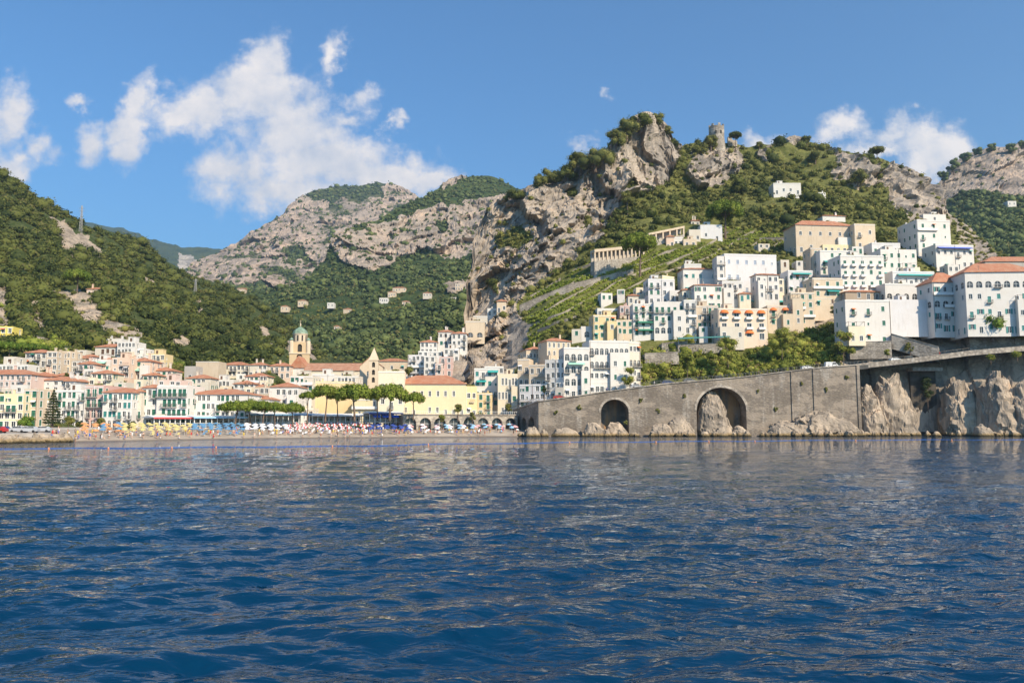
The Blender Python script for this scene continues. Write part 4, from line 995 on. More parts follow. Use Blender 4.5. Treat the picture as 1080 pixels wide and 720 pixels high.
B('pale house in half shadow left of the white sea hotel', 558, 578, 384, 432, 294, col='sand', fl=4, nc=3, win='dark', d=9, group=GC, yaw=-16)
BR('beige tenement with orange roof behind the sea hotel', 555, 577, 369, 392, col='beige', roof='hip', fl=2, nc=6, win='dark', d=9, yaw=16, off=-8, ww=.8)
BR('long tenement with red roof climbing right behind the sea hotel', 577, 602, 360, 386, col='sand', roof='hip', fl=3, nc=5, win='dark', d=9, yaw=20, off=-8, ww=.8)
# ---- the white sea hotel on the wall
B('white left wing of the sea hotel turning round the bend', 575, 597, 379, 422, 281, yaw=-22, col='white', fl=4, nc=4, win='dark', d=9, group=GR, name='hotel', cat='hotel', arch=(), bal=.4)
B('white arcaded centre of the sea hotel under a long awning', 595, 622, 366, 420, 277, yaw=6, col='white', fl=4, nc=4, win='dark', d=11, group=GR, name='hotel', cat='hotel', arch=(1, 2, 3), bal=.4, aw=[(.15, .8, 2, 'palegreen', False)])
B('white right block of the sea hotel with two rows of arched windows', 622, 664, 359, 417, 279, yaw=8, col='white', fl=4, nc=8, win='dark', d=11, group=GR, name='hotel', cat='hotel', arch=(2, 3), bal=.2)
B('pale side wing of the sea hotel facing the hanging gardens', 664, 676, 360, 412, 284, yaw=30, col='offwhite', fl=4, nc=3, win='dark', d=9, group=GR, name='hotel', cat='hotel', arch=(2,), bal=.1)
# ---- right hillside, tier by tier
BR('ochre house with green shutters left of the white stack', 626, 650, 332, 358, yaw=6, col='yellow', fl=3, nc=4, win='shut', d=9)
BR('white attic house on top of the ochre house', 630, 655, 325, 334, yaw=6, col='white', fl=1, nc=5, win='dark', d=8, off=4)
BR('small white domed store beside the ochre house', 613, 625, 344, 356, col='white', fl=1, nc=1, arch=(0,), win='dark', d=6)
BR('pink house between ochre house and white stack', 654, 664, 322, 340, col='pink', fl=2, nc=2, win='dark', d=8)
BR('brownish lower house under the pink house', 650, 668, 337, 354, col='sand', fl=2, nc=3, win='shut', d=8, off=-5)
BR('white house with balconies and dark green awnings', 668, 690, 320, 354, col='white', fl=4, nc=3, win='shut', bal=.6, d=9, aw=[(.2, .95, 0, 'green', False), (.2, .95, 1, 'green', False)])
BR('broad white house with green doors in the middle of the stack', 690, 722, 318, 352, col='white', fl=3, nc=5, win='shut', bal=.5, d=10, arch=(0,))
BR('white narrow house with round window right of the broad house', 722, 735, 316, 352, col='white', fl=4, nc=2, win='dark', d=9)
BR('beige balconied house left of the orange awnings', 735, 758, 322, 347, col='beige', fl=3, nc=4, win='mix', bal=.7, d=9)
BR('peach house with four orange domed awnings above the gardens', 758, 810, 325, 358, off=-5, yaw=4, col='palepeach', fl=3, nc=4, win='dark', bal=.9, d=9, iron=False, ww=1.8, aw=[(.04, .22, 2, 'orange', True), (.29, .47, 2, 'orange', True), (.54, .72, 2, 'orange', True), (.79, .97, 2, 'orange', True), (.04, .22, 0, 'orange', True), (.29, .47, 0, 'orange', True), (.54, .72, 0, 'orange', True)])
BR('sandy house with two tall arched balconies beside the orange awnings', 810, 835, 322, 345, off=-3, col='sand', fl=2, nc=2, win='shut', bal=.9, d=9, aw=[(.1, .4, 1, 'orange', True), (.6, .9, 1, 'orange', True)])
BR('sandy house with green shutters below the teal terrace', 835, 860, 308, 343, off=-4, col='sand', fl=4, nc=3, win='shut', bal=.2, d=9)
BR('terrace restaurant with long teal awning over the orange awnings', 762, 836, 314, 326, off=2, yaw=4, col='white', fl=1, nc=9, win='dark', d=8, arch=(0,), aw=[(.0, .97, 0, 'teal', False)], name='restaurant', cat='restaurant')
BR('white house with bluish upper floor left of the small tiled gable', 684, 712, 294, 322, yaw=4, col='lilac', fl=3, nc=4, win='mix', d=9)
BR('sunlit yellow end house under the tiled gable', 699, 712, 291, 316, yaw=35, col='paleyellow', fl=2, nc=2, win='dark', d=7, off=-5)
BR('white house with orange roof strip over teal shutters', 721, 757, 284, 309, yaw=4, col='white', roof='hip', fl=2, nc=5, win='shut', sh='t', d=9, rise=1.3)
BR('small white cottage with dormer behind the orange roof strip', 722, 740, 278, 292, col='white', fl=1, nc=3, win='dark', d=7, off=6)
BR('tall cream house with little orange cap in the stack', 720, 733, 306, 330, col='cream', roof='hip', fl=3, nc=2, win='dark', d=8, off=-3)
BR('white balconied house right of the orange cap house', 733, 762, 301, 334, yaw=4, col='white', roof='hip', fl=4, nc=4, win='mix', bal=.6, d=9, rise=1.2)
BR('narrow white tower house left of the long weathered palace', 757, 766, 270, 312, col='white', fl=5, nc=1, win='dark', d=8, off=-3)
BR('long weathered palace, lilac shade in its paint, with grey-blue shutters', 765, 820, 268, 309, yaw=7, col='lilac', fl=3, nc=6, win='shut', sh='l', d=13, off=-3, name='palace', cat='palace', bal=.3)
BR('white annexe with tiled lean-to in front of the palace', 798, 822, 290, 316, yaw=5, col='white', roof='hip', fl=3, nc=4, win='dark', d=6, off=-8, rise=1.0)
BR('low white wing at the lower left of the palace', 762, 784, 296, 316, col='white', fl=2, nc=4, win='dark', d=6, off=-7)
BR('weathered beige villa with broad orange roof high on the hill', 840, 902, 238, 266, yaw=6, col='beige', roof='hip', fl=2, nc=6, win='dark', d=13, name='villa', cat='villa', rise=3.8)
BR('beige right wing of the orange roofed villa', 902, 924, 236, 264, yaw=6, col='sand', fl=2, nc=2, win='dark', d=10, off=-1)
BR('white roof pavilion on top of the orange roofed villa', 868, 892, 228, 240, yaw=6, col='white', roof='hip', fl=1, nc=3, win='dark', d=7, off=10)
BR('white farmhouse alone among scrub below the castle crag', 816, 845, 193, 205, off=-11, col='white', fl=1, nc=4, win='dark', d=9, name='farmhouse', cat='farmhouse', fd=8)
BR('tiny white hut right of the lone farmhouse', 863, 871, 203, 208, off=-9, col='white', fl=1, nc=1, win='dark', d=5, name='hut', cat='hut')
BR('white house with yellow parapet and teal awning', 866, 900, 264, 300, yaw=4, col='white', fl=4, nc=4, win='shut', d=10, off=-5, aw=[(.1, .6, 2, 'teal', False)])
BR('yellow parapet roof house behind the white house', 868, 901, 258, 268, yaw=4, col='paleyellow', fl=1, nc=5, win='dark', d=8, off=2)
BR('sandy narrow house left of the yellow parapet house', 856, 868, 261, 300, col='beige', fl=4, nc=1, win='shut', d=9, off=-3)
BR('white house with teal sun blind on its roof terrace', 832, 858, 285, 310, yaw=4, col='lilac', fl=2, nc=4, win='shut', d=9, off=-4, aw=[(.15, .9, 1, 'teal', False)])
BR('sandy house with teal awning at its foot', 858, 890, 293, 325, off=-7, yaw=4, col='sand', fl=3, nc=3, win='shut', d=9, aw=[(.45, .85, 1, 'teal', False)])
BR('white hotel with three rows of scalloped balconies', 888, 934, 269, 314, yaw=4, col='white', fl=4, nc=5, win='shut', bal=.75, iron=False, d=11, off=-7, name='hotel', cat='hotel')
BR('white stepped annexe right of the scalloped balconies', 930, 968, 263, 295, yaw=4, col='white', fl=3, nc=5, win='shut', d=10, off=-4)
BR('white hotel roof house with lilac terrace behind the stepped annexe', 920, 950, 256, 270, yaw=4, col='lilac', fl=1, nc=4, win='shut', d=8, off=3)
BR('small white tower left of the tall white hotel', 956, 972, 236, 264, col='white', fl=3, nc=2, win='dark', d=8, off=0)
BR('tall white hotel block with lilac blind on its top floor', 969, 1004, 232, 274, yaw=6, col='white', fl=4, nc=3, win='shut', bal=.2, d=12, off=-2, name='hotel', cat='hotel', wh=1.9)
BR('white roof studio on top of the tall white hotel', 974, 998, 226, 234, yaw=6, col='white', fl=1, nc=3, win='dark', d=7, off=4)
BR('white terrace wing with blue blinds right of the tall hotel', 988, 1028, 258, 284, yaw=6, col='white', fl=2, nc=6, win='dark', d=10, off=-6, aw=[(.03, .93, 1, 'blue', False)])
BR('white house with long teal awning over its terrace', 942, 986, 286, 302, off=-11, yaw=4, col='lilac', fl=1, nc=8, win='dark', d=8, aw=[(.1, .97, 0, 'teal', False)], bal=0)
BR('white cliff house with a row of arched windows over a blank wall', 934, 987, 299, 316, off=-10, yaw=4, col='white', fl=1, nc=6, arch=(0,), win='dark', d=9, fd=1)
BR('tall blank plastered base under the row of arched windows', 934, 986, 316, 352, off=-8, fd=1, yaw=4, col='lilac', d=7, blank=True, name='plastered_building', cat='building')
BR('white house with patched orange roof beside the white corner house', 986, 1021, 298, 350, off=-9, fd=2, yaw=4, col='white', roof='hip', fl=4, nc=4, win='mix', sh='t', d=10, rise=4.4, arch=(2,))
BR('big white corner house with long red roof at the right edge', 1021, 1100, 287, 352, off=-11, fd=1, yaw=-4, col='white', roof='hip', fl=4, nc=8, win='mix', sh='t', d=13, name='apartment_house', cat='apartment house', rise=4.2, arch=(3,))
BR('stone house with weathered orange roof at the right edge', 1040, 1110, 276, 292, off=6, col='grey', roof='hip', fl=1, nc=4, win='dark', d=14, rise=3.4)
BR('white house with tiled canopy hanging over the sea road', 893, 941, 316, 362, off=-8, fd=1, yaw=4, col='white', fl=3, nc=3, win='shut', d=9, bal=.3)
BR('low brown tiled house top in front of the scalloped hotel', 892, 940, 308, 316, off=-9, yaw=4, col='brown', roof='hip', fl=1, nc=5, win='dark', d=8, rise=1.2)
# ---- small houses that fill the gaps
RG_ = random.Random(77)
for (x, yb, w, h, c_, rf, lb) in [
  (640, 318, 12, 9, 'white', 'flat', 'small white cube house above the ochre house'), (668, 322, 11, 10, 'offwhite', 'hip', 'little tiled house behind the pink house'), (676, 312, 10, 9, 'cream', 'flat', 'cream cube house stepping up left of the yellow end house'),
  (712, 318, 11, 12, 'white', 'flat', 'white infill house between yellow end house and orange cap house'), (742, 352, 9, 8, 'white', 'flat', 'white porch house under the beige balconied house'), (754, 316, 9, 12, 'offwhite', 'flat', 'narrow off-white house left of the palace wing'),
  (786, 318, 12, 8, 'cream', 'hip', 'low cream house with tiles in front of the palace'), (824, 308, 9, 14, 'cream', 'flat', 'slim cream house at the right corner of the palace'), (828, 282, 9, 8, 'offwhite', 'flat', 'small pale store behind the palace corner'),
  (846, 282, 12, 7, 'white', 'flat', 'white cube house left of the yellow parapet'), (850, 300, 9, 8, 'white', 'hip', 'white cottage with tiles beside the teal sun blind'), (905, 268, 12, 8, 'white', 'flat', 'white cube house between beige villa and scalloped hotel'),
  (916, 258, 10, 6, 'sand', 'flat', 'sandy low house behind the scalloped hotel'), (948, 276, 9, 7, 'white', 'flat', 'white step house below the small white tower'), (958, 284, 12, 8, 'offwhite', 'flat', 'off-white terrace house below the tall hotel'),
  (1006, 288, 12, 9, 'white', 'flat', 'white house step under the blue blinds'), (1020, 282, 10, 8, 'white', 'flat', 'white store right of the blue blinds'), (966, 300, 10, 7, 'cream', 'flat', 'cream store beside the long teal awning'),
  (876, 322, 10, 8, 'sand', 'flat', 'sandy store left of the canopy house'), (744, 298, 10, 8, 'white', 'flat', 'white cube behind the orange roof strip'), (700, 304, 10, 8, 'white', 'hip', 'white tiled cottage above the yellow end house'),
  (608, 356, 10, 9, 'offwhite', 'flat', 'pale house behind the awning of the sea hotel'), (655, 312, 8, 7, 'white', 'flat', 'white hut on the lowest vine terrace'), (806, 262, 12, 5, 'offwhite', 'flat', 'low pale garden house behind the palace'),
  (690, 344, 9, 10, 'lilac', 'flat', 'house with lilac shade in its paint between the balconies and the green doors'), (990, 262, 9, 6, 'white', 'flat', 'small white house behind the tall hotel roofline'), (934, 268, 8, 7, 'offwhite', 'flat', 'off-white cube over the stepped annexe')]:
    BR(lb, x - w / 2, x + w / 2, yb - h, yb, off=RG_.uniform(-9, -4), yaw=RG_.choice([0, 4, 8, -6]), d=6, col=c_, roof=rf, win=RG_.choice(['mix', 'dark', 'shut']), bal=.25, sh=RG_.choice(['g', 't', 'b']), extra=False, fd=4)
for (x, yb, w, h, c_, rf, lb) in [
  (10, 384, 13, 8, 'offwhite', 'flat', 'pale house below the pine grove at far left'), (38, 400, 12, 8, 'cream', 'flat', 'cream cube house under the cream villa'), (64, 404, 10, 8, 'sand', 'hip', 'sandy tiled house under the beige tower house'),
  (80, 404, 11, 8, 'white', 'flat', 'white cube between stone grey house and pink house'), (108, 402, 11, 8, 'sand', 'flat', 'sandy cube house left of the peach house foot'), (112, 388, 10, 8, 'cream', 'hip', 'cream tiled house above the teal awning'),
  (126, 412, 12, 9, 'offwhite', 'flat', 'off-white house behind the glazed seafront roof'), (146, 408, 10, 8, 'cream', 'flat', 'cream house behind the tall seafront house'), (176, 398, 11, 8, 'sand', 'flat', 'sandy house right of the ochre house'),
  (190, 408, 12, 7, 'white', 'flat', 'white house over the balconied hotel'), (212, 404, 12, 6, 'cream', 'hip', 'low cream house below the ruin'), (238, 414, 12, 7, 'sand', 'flat', 'sandy house behind the ridge of the long hotel'),
  (254, 400, 10, 6, 'white', 'flat', 'white cube in front of the long villa'), (276, 416, 11, 8, 'white', 'hip', 'white tiled house left of the blue band'), (295, 398, 12, 7, 'sand', 'flat', 'sandy house left of the chapel'),
  (312, 410, 10, 8, 'offwhite', 'flat', 'off-white house below the chapel'), (52, 418, 11, 8, 'cream', 'flat', 'cream house between conifer and orange roof'), (4, 404, 12, 7, 'white', 'hip', 'white tiled house left above the long pink house'),
  (93, 382, 10, 6, 'white', 'hip', 'white tiled cottage left of the slope stack'), (160, 386, 9, 6, 'sand', 'flat', 'sandy house under the yellow slope house'), (86, 374, 10, 5, 'offwhite', 'flat', 'pale terrace house at the top left of the slope stack'),
  (410, 410, 12, 8, 'sand', 'hip', 'sandy tiled house behind the arched windows'), (438, 404, 12, 9, 'white', 'flat', 'white house at the left foot of the white cluster'), (452, 398, 10, 8, 'offwhite', 'flat', 'off-white house in front of the tall narrow one')]:
    BL(lb, x - w / 2, x + w / 2, yb - h, yb, off=RG_.uniform(-10, -5), yaw=RG_.choice([0, 5, 10, -4]), d=6, col=c_, roof=rf, win=RG_.choice(['mix', 'dark', 'shut']), bal=.2, sh=RG_.choice(['g', 't', 'b']), extra=False, fd=4)
# far houses up the valley
def BV(label, x0, x1, yt, yb, L=LMc, **k):
    Y = float(L.pt((x0 + x1) / 2, yb)[0][1]) - 7
    B(label, x0, x1, yt, yb, Y, **{'group': 'far farmhouses up the valley', 'col': 'sand', 'roof': 'hip', 'name': 'farmhouse', 'cat': 'farmhouse', 'win': 'dark', 'd': 10, 'sides': False, 'extra': False, 'fd': 2.5, **k})
BV('lone pale farmhouse in the valley above the bell tower', 314, 323, 317, 321.5, fl=1, nc=3)
BV('white farmhouse left of the terraced spur, lowest of three', 400, 409, 314, 318, col='white', roof='flat', fl=1, nc=4)
BV('upper farmhouse with pale roof on the terraced spur', 409, 417, 308, 313, fl=1, nc=3)
BV('long low farmhouse on the ridge of the terraced spur', 414, 428, 303.5, 307, fl=1, nc=5)
BV('white low building by the valley road near the cliff', 473, 488, 313.5, 317.5, col='white', roof='flat', fl=1, nc=6)
BV('flat stone farmhouse on the far slope left of the cliff', 480, 488, 299, 306, col='beige', roof='flat', fl=2, nc=3)
BV('pale farmhouse between terraces left of the lone farmhouse', 296, 304, 323, 327, fl=1, nc=2)
BV('small white farmhouse on the valley terraces above the nave', 345, 352, 319, 323, col='white', roof='flat', fl=1, nc=2)
BV('stone barn on the valley terraces right of the bell tower', 362, 371, 326, 330, col='beige', fl=1, nc=2)
BV('small pale farmhouse below the terraced spur', 424, 432, 318, 322, fl=1, nc=2)
BV('pale road house on the valley slope between spur and cliff', 446, 455, 309, 313, col='offwhite', fl=1, nc=3)
BV('tiny farmhouse low on the green valley slope', 352, 358, 344, 348, fl=1, nc=2)
BV('small white house on the green headland at the right', 1063, 1072, 212, 216, L=LMr, col='white', roof='flat', fl=1, nc=2)
BV('tiny stone hut in the valley right of the left hill', 250, 258, 304.5, 309, col='beige', roof='gable', fl=1, nc=1)

# ------------------------------------------------------------------ cathedral
def cathedral():
    stone = wallm('sand'); ochre = wallm('ochre'); tile = tilem('cathedral', (.48, .22, .13), (.60, .34, .22))
    # bell tower
    Yt = 372; A = P(315.5, 398, Yt); z0 = float(A[2]); sc = Yt / F
    t = thing('bell_tower', 'tall square bell tower with round arched belfry and green tiled cap', 'bell tower', A, R(14))
    w = 20.5 * sc / 2; zb = float(P(315, 374, Yt)[2]) - z0          # square shaft to belfry
    zt = float(P(315, 361.5, Yt)[2]) - z0; zc = float(P(315, 345, Yt)[2]) - z0
    mb = MB(); ops = [(w - 1.3, w + 1.3, zb * .60, zb * .60 + 4.2, True)]; ops2 = [(w - 1.0, w + 1.0, zb + .8, zt - 1.0, True)]
    for (o, u, n) in (((-w, -w, 0), (1, 0, 0), (0, 1, 0)), ((w, -w, 0), (0, 1, 0), (-1, 0, 0)), ((w, w, 0), (-1, 0, 0), (0, -1, 0)), ((-w, w, 0), (0, -1, 0), (1, 0, 0))):
        facade(mb, o, u, n, 2 * w, zb, ops, th=.6, z0=-4)
    add('shaft', mb.mesh('shaft', ochre), t)
    m = MB(); m.box(-w - .3, w + .3, -w - .3, w + .3, zb, zb + .45); m.box(-w - .15, w + .15, -w - .15, w + .15, zb * .52, zb * .52 + .3); add('cornice', m.mesh('cornice', stone), t)
    wb = w * .86; mb = MB(); ops2 = [(wb - .95, wb + .95, zb + 1.0, zt - .9, True)]
    for (o, u, n) in (((-wb, -wb, 0), (1, 0, 0), (0, 1, 0)), ((wb, -wb, 0), (0, 1, 0), (-1, 0, 0)), ((wb, wb, 0), (-1, 0, 0), (0, -1, 0)), ((-wb, wb, 0), (0, -1, 0), (1, 0, 0))):
        facade(mb, o, u, n, 2 * wb, zt, ops2, th=.6, z0=zb + .45)
    add('belfry', mb.mesh('belfry', ochre), t)
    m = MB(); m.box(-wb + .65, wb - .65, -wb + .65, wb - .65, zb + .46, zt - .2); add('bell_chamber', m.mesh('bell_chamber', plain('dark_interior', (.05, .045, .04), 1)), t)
    for sx in (-1, 1):
        for sy in (-1, 1):
            m = MB(); r = 1.0; m.lathe([(0, zt + 1.2), (r * .5, zt + 1.0), (r * .9, zt + .3), (r, zt - .2), (r, zb + .46)], 12, c=(sx * (wb - .1), sy * (wb - .1)))
            tu = add('corner_turret', m.mesh('corner_turret', stone, True), t)
            m = MB(); m.lathe([(0, zt + 2.2), (r * .55, zt + 1.7), (r * 1.08, zt + .9)], 12, c=(sx * (wb - .1), sy * (wb - .1))); add('turret_cap', m.mesh('turret_cap', plain('majolica', (.20, .29, .21), .6, var=.35, scale=1.2), True), tu)
    zd = zt; rd = wb * .84; zt2 = float(P(315, 353, Yt)[2]) - z0
    m = MB(); m.lathe([(rd, zd), (rd, zt2), (rd * 1.08, zt2), (rd * 1.08, zt2 + .35), (0, zt2 + .35)], 20); dr = add('drum', m.mesh('drum', stone, False), t)
    for k in range(10):
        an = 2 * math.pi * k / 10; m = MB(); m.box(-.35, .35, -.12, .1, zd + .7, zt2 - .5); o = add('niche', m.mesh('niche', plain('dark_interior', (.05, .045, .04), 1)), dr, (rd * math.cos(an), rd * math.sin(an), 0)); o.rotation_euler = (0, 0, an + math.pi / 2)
    ztop = float(P(315, 344.5, Yt)[2]) - z0
    m = MB(); m.lathe([(rd * 1.12, zt2 + .36), (rd * .98, zt2 + (ztop - zt2) * .42), (rd * .62, zt2 + (ztop - zt2) * .72), (.35, ztop), (0, ztop + .1)], 8); add('cap', m.mesh('cap', plain('majolica', (.20, .29, .21), .6, var=.35, scale=1.2)), t)
    m = MB(); m.lathe([(0, ztop + 1.9), (.25, ztop + 1.5), (.32, ztop + .9), (.2, ztop + .1)], 8); m.box(-.05, .05, -.05, .05, ztop + 1.8, ztop + 3.2); m.box(-.45, .45, -.05, .05, ztop + 2.5, ztop + 2.6); add('finial', m.mesh('finial', stone), t)
    # nave
    B('long cathedral nave with terracotta roof right of the bell tower', 321, 381, 391, 402, 340, d=14, col='cream', roof='gable', fl=1, nc=14, win='dark', ww=.7, wh=1.2, tile='cathedral', name='church_nave', cat='church', rise=3.6, extra=False)
    B('small gabled chapel at the foot of the bell tower', 306, 322, 388, 404, 345, d=9, col='white', roof='gable', fl=1, nc=1, win='dark', name='chapel', cat='chapel', rise=5.0)
    # facade with gable and small spire tower
    Yf = 322; A = P(379, 412, Yf); H = float(P(390, 386, Yf)[2] - A[2]); W = 24 * Yf / F
    t = thing('cathedral_front', 'tall cream cathedral front with steep gable behind the yellow wing', 'church', A, R(6))
    mb = MB(); g0 = [(W * .30, W * .44, H * .55, H * .80, True)]
    facade(mb, (0, 0, 0), (1, 0, 0), (0, 1, 0), W, H, g0, z0=-4); mb.face([(W, 0, -4), (W, 12, -4), (W, 12, H), (W, 0, H)]); mb.face([(0, 0, -4), (0, 12, -4), (0, 12, H), (0, 0, H)]); mb.face([(0, 12, -4), (W, 12, -4), (W, 12, H), (0, 12, H)])
    for yy in (0, 12): mb.face([(0, yy, H), (W, yy, H), (W * .42, yy, H + 3.4)])
    add('wall', mb.mesh('wall', stone), t); m = MB()
    a, b, c = (-.3, -.2, H - .1), (W * .42, -.2, H + 3.75), (W + .3, -.2, H - .1); sh = lambda q: (q[0], 12.3, q[2]); dn = lambda q: (q[0], q[1], q[2] - .3)
    m.face([a, b, sh(b), sh(a)]); m.face([b, c, sh(c), sh(b)]); m.face([a, b, dn(b), dn(a)]); m.face([b, c, dn(c), dn(b)]); add('roof', m.mesh('roof', tile), t)
    add('window', window_mesh('dark', W * .14, H * .25, 'g', True), t, (W * .30, 0, H * .55))
    # spired turret
    A = P(388.5, 420, 312); t = thing('spired_turret', 'slim cream turret with pointed spire and stacked arched openings', 'church turret', A, R(4)); w = 9.5 * 312 / F
    H = float(P(390, 380, 312)[2] - A[2]); ops = [(w * .33, w * .67, H * f, H * f + 2.0, True) for f in (.42, .62, .82)]; mb = MB()
    for (o, u, n) in (((0, 0, 0), (1, 0, 0), (0, 1, 0)), ((w, 0, 0), (0, 1, 0), (-1, 0, 0)), ((w, w, 0), (-1, 0, 0), (0, -1, 0)), ((0, w, 0), (0, -1, 0), (1, 0, 0))): facade(mb, o, u, n, w, H, ops, th=.5, z0=-5)
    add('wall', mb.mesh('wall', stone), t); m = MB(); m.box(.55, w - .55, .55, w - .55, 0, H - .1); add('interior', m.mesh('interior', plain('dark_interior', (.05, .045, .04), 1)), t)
    m = MB(); m.box(-.2, w + .2, -.2, w + .2, H, H + .35)
    for q in (((-.1, -.1), (w + .1, -.1)), ((w + .1, -.1), (w + .1, w + .1)), ((w + .1, w + .1), (-.1, w + .1)), ((-.1, w + .1), (-.1, -.1))): m.face([(*q[0], H + .35), (*q[1], H + .35), (w / 2, w / 2, H + 5.2)])
    add('spire', m.mesh('spire', stone), t)
cathedral()
# ------------------------------------------------------------------ castle tower, colonnade, masts
def towers():
    st = stonem('castle', (.46, .40, .33), (.30, .26, .22), 1.2, 2.2)
    p, _ = RR.pt(756, 154); Yc = float(p[1]); A = P(756, 153, Yc); r = 8.2 * Yc / F; H = float(P(756, 135, Yc)[2] - A[2])
    t = thing('castle_tower', 'ruined round stone tower on the crag above the town', 'tower', A)
    m = MB(); prof = [(r * 1.1, -6), (r * 1.08, 0), (r * .98, H * .4), (r, H * .8), (r, H)]; m.lathe(prof, 20); m.lathe([(r * .8, H), (r * .8, H * .5), (0, H * .5)], 20)
    k = len(prof)
    for i in range(20):
        a0 = 2 * math.pi * i / 20; a1 = 2 * math.pi * (i + 1) / 20; hh = H * (.02 + .13 * (i % 3 == 0) + (.10 if 4 < i < 9 else 0))
        q = [(rr * math.cos(a), rr * math.sin(a)) for rr, a in ((r, a0), (r, a1), (r * .8, a1), (r * .8, a0))]
        m.prism(q, H - .01, H + hh, 0, 'z')
    add('wall', m.mesh('wall', st), t)
    m = MB()
    for an in (-1.9, -1.2): m.box(math.cos(an) * r * .96 - .5, math.cos(an) * r * .96 + .5, math.sin(an) * r * 1.0 - .3, math.sin(an) * r + .3, H * .55, H * .72)
    add('opening', m.mesh('opening', plain('dark_interior', (.05, .045, .04), 1)), t)
    A = P(768, 150, Yc + 4); m = MB(); m.prism([(0, -3), (6.4, -3), (6.4, .6), (5, 1.8), (3.6, 1.2), (2.4, 3.2), (0, 4.0)], 0, 2.4); o = add('ruined_wall', m.mesh('ruined_wall', st)); o.location = [float(v) for v in A]; tag(o, 'broken stone wall stub right of the castle tower', 'ruin')
    # colonnaded cemetery terrace
    def colonnade(label, x0, x1, y0t, y1t, y0b, y1b, Y0, Y1, n):
        A = P(x0, y0b, Y0); Bq = P(x1, y1b, Y1); W = math.hypot(Bq[0] - A[0], Bq[1] - A[1]); ang = math.atan2(Bq[1] - A[1], Bq[0] - A[0])
        t = thing('colonnade', label, 'colonnade', A, ang); dz = float(Bq[2] - A[2]); Ht = float(P(x0, y0t, Y0)[2] - A[2]); sl = dz / W
        stn = stonem('cemetery', (.55, .49, .42), (.38, .34, .29), 1.2, 2.6)
        def slab(a, b, y0, y1, za, zb): return [(a, y0, za + sl * a), (b, y0, za + sl * b), (b, y0, zb + sl * b), (a, y0, zb + sl * a)], [(a, y1, za + sl * a), (b, y1, za + sl * b), (b, y1, zb + sl * b), (a, y1, zb + sl * a)]
        def blk(m, a, b, y0, y1, za, zb):
            f, k = slab(a, b, y0, y1, za, zb); m.face(f); m.face(k)
            for i in range(4): j = (i + 1) % 4; m.face([f[i], f[j], k[j], k[i]])
        m = MB(); blk(m, 0, W, 0, 4, -10, Ht * .18); add('retaining_wall', m.mesh('retaining_wall', stn), t)
        m = MB(); blk(m, 0, W, -.2, 4.2, Ht * .80, Ht); add('entablature', m.mesh('entablature', wallm('beige')), t)
        m = MB(); blk(m, 0, W, 3.2, 4.0, Ht * .181, Ht * .799); add('back_wall', m.mesh('back_wall', wallm('grey')), t)
        for i in range(n + 1):
            m = MB(); x = i * (W - .8) / n; blk(m, x, x + .8, 0, .8, Ht * .181, Ht * .799); add('column', m.mesh('column', wallm('beige')), t)
    colonnade('long white cemetery colonnade on the terrace under the cliff', 627, 684, 263, 254, 278, 272, 388, 400, 13)
    colonnade('upper stepped cemetery wall with closed bays right of the pine', 684, 722, 246, 238, 257, 249, 402, 410, 5)
    for lb, x0, x1, yt, yb, cc, rf in [('white cemetery chapel with small gable', 703, 711, 250, 263, 'peach', 'gable'), ('little white tomb house beside the chapel', 711, 720, 250, 261, 'white', 'flat'), ('pale tomb house with sloping roof above the chapel', 727, 739, 242, 256, 'offwhite', 'flat'),
                                       ('white house with dark openings left of the round pine', 739, 762, 237, 254, 'lilac', 'flat'), ('small white hut with red cap above the tomb houses', 729, 738, 233, 240, 'offwhite', 'hip'), ('pale low wall house on the vine terraces', 721, 735, 252, 262, 'sand', 'flat')]:
        BR(lb, x0, x1, yt, yb, col=cc, roof=rf, fl=1, nc=2, win='dark', d=6, name='tomb_house', cat='chapel', group='small buildings of the hillside cemetery')
    # lattice masts on the left hill
    for lb, px, yt, yb, in [('tall lattice mast on the left ridge against the sky', 85, 217, 246), ('lower lattice mast on the wooded ridge over the valley', 206, 294, 308)]:
        p, _ = LL.pt(px, yb); Y = float(p[1]); A = P(px, yb, Y); H = float(P(px, yt, Y)[2] - A[2]); t = thing('lattice_mast', lb, 'mast', A); m = MB(); w = 1.0
        for sx in (-1, 1):
            for sy in (-1, 1): m.tube([(sx * w, sy * w, -2), (sx * .25, sy * .25, H)], .14, 4)
        add('mast_legs', m.mesh('mast_legs', plain('galvanised', (.35, .34, .33), .6)), t); m = MB(); n = 9
        for i in range(n):
            f = i / n; f2 = (i + 1) / n; a = w * (1 - f) + .25 * f; b = w * (1 - f2) + .25 * f2
            m.tube([(-a, -a, H * f), (b, -b, H * f2)], .08, 4); m.tube([(a, -a, H * f), (-b, -b, H * f2)], .08, 4); m.tube([(a, -a, H * f), (a, a, H * f)], .08, 4); m.tube([(-a, a, H * f), (a, a, H * f)], .08, 4)
        add('bracing', m.mesh('bracing', plain('galvanised', (.35, .34, .33), .6)), t)
        m = MB()
        for zz in (.8, .9): m.box(-2.2, 2.2, -.1, .1, H * zz, H * zz + .18)
        add('crossarm', m.mesh('crossarm', plain('galvanised', (.35, .34, .33), .6)), t)
towers()
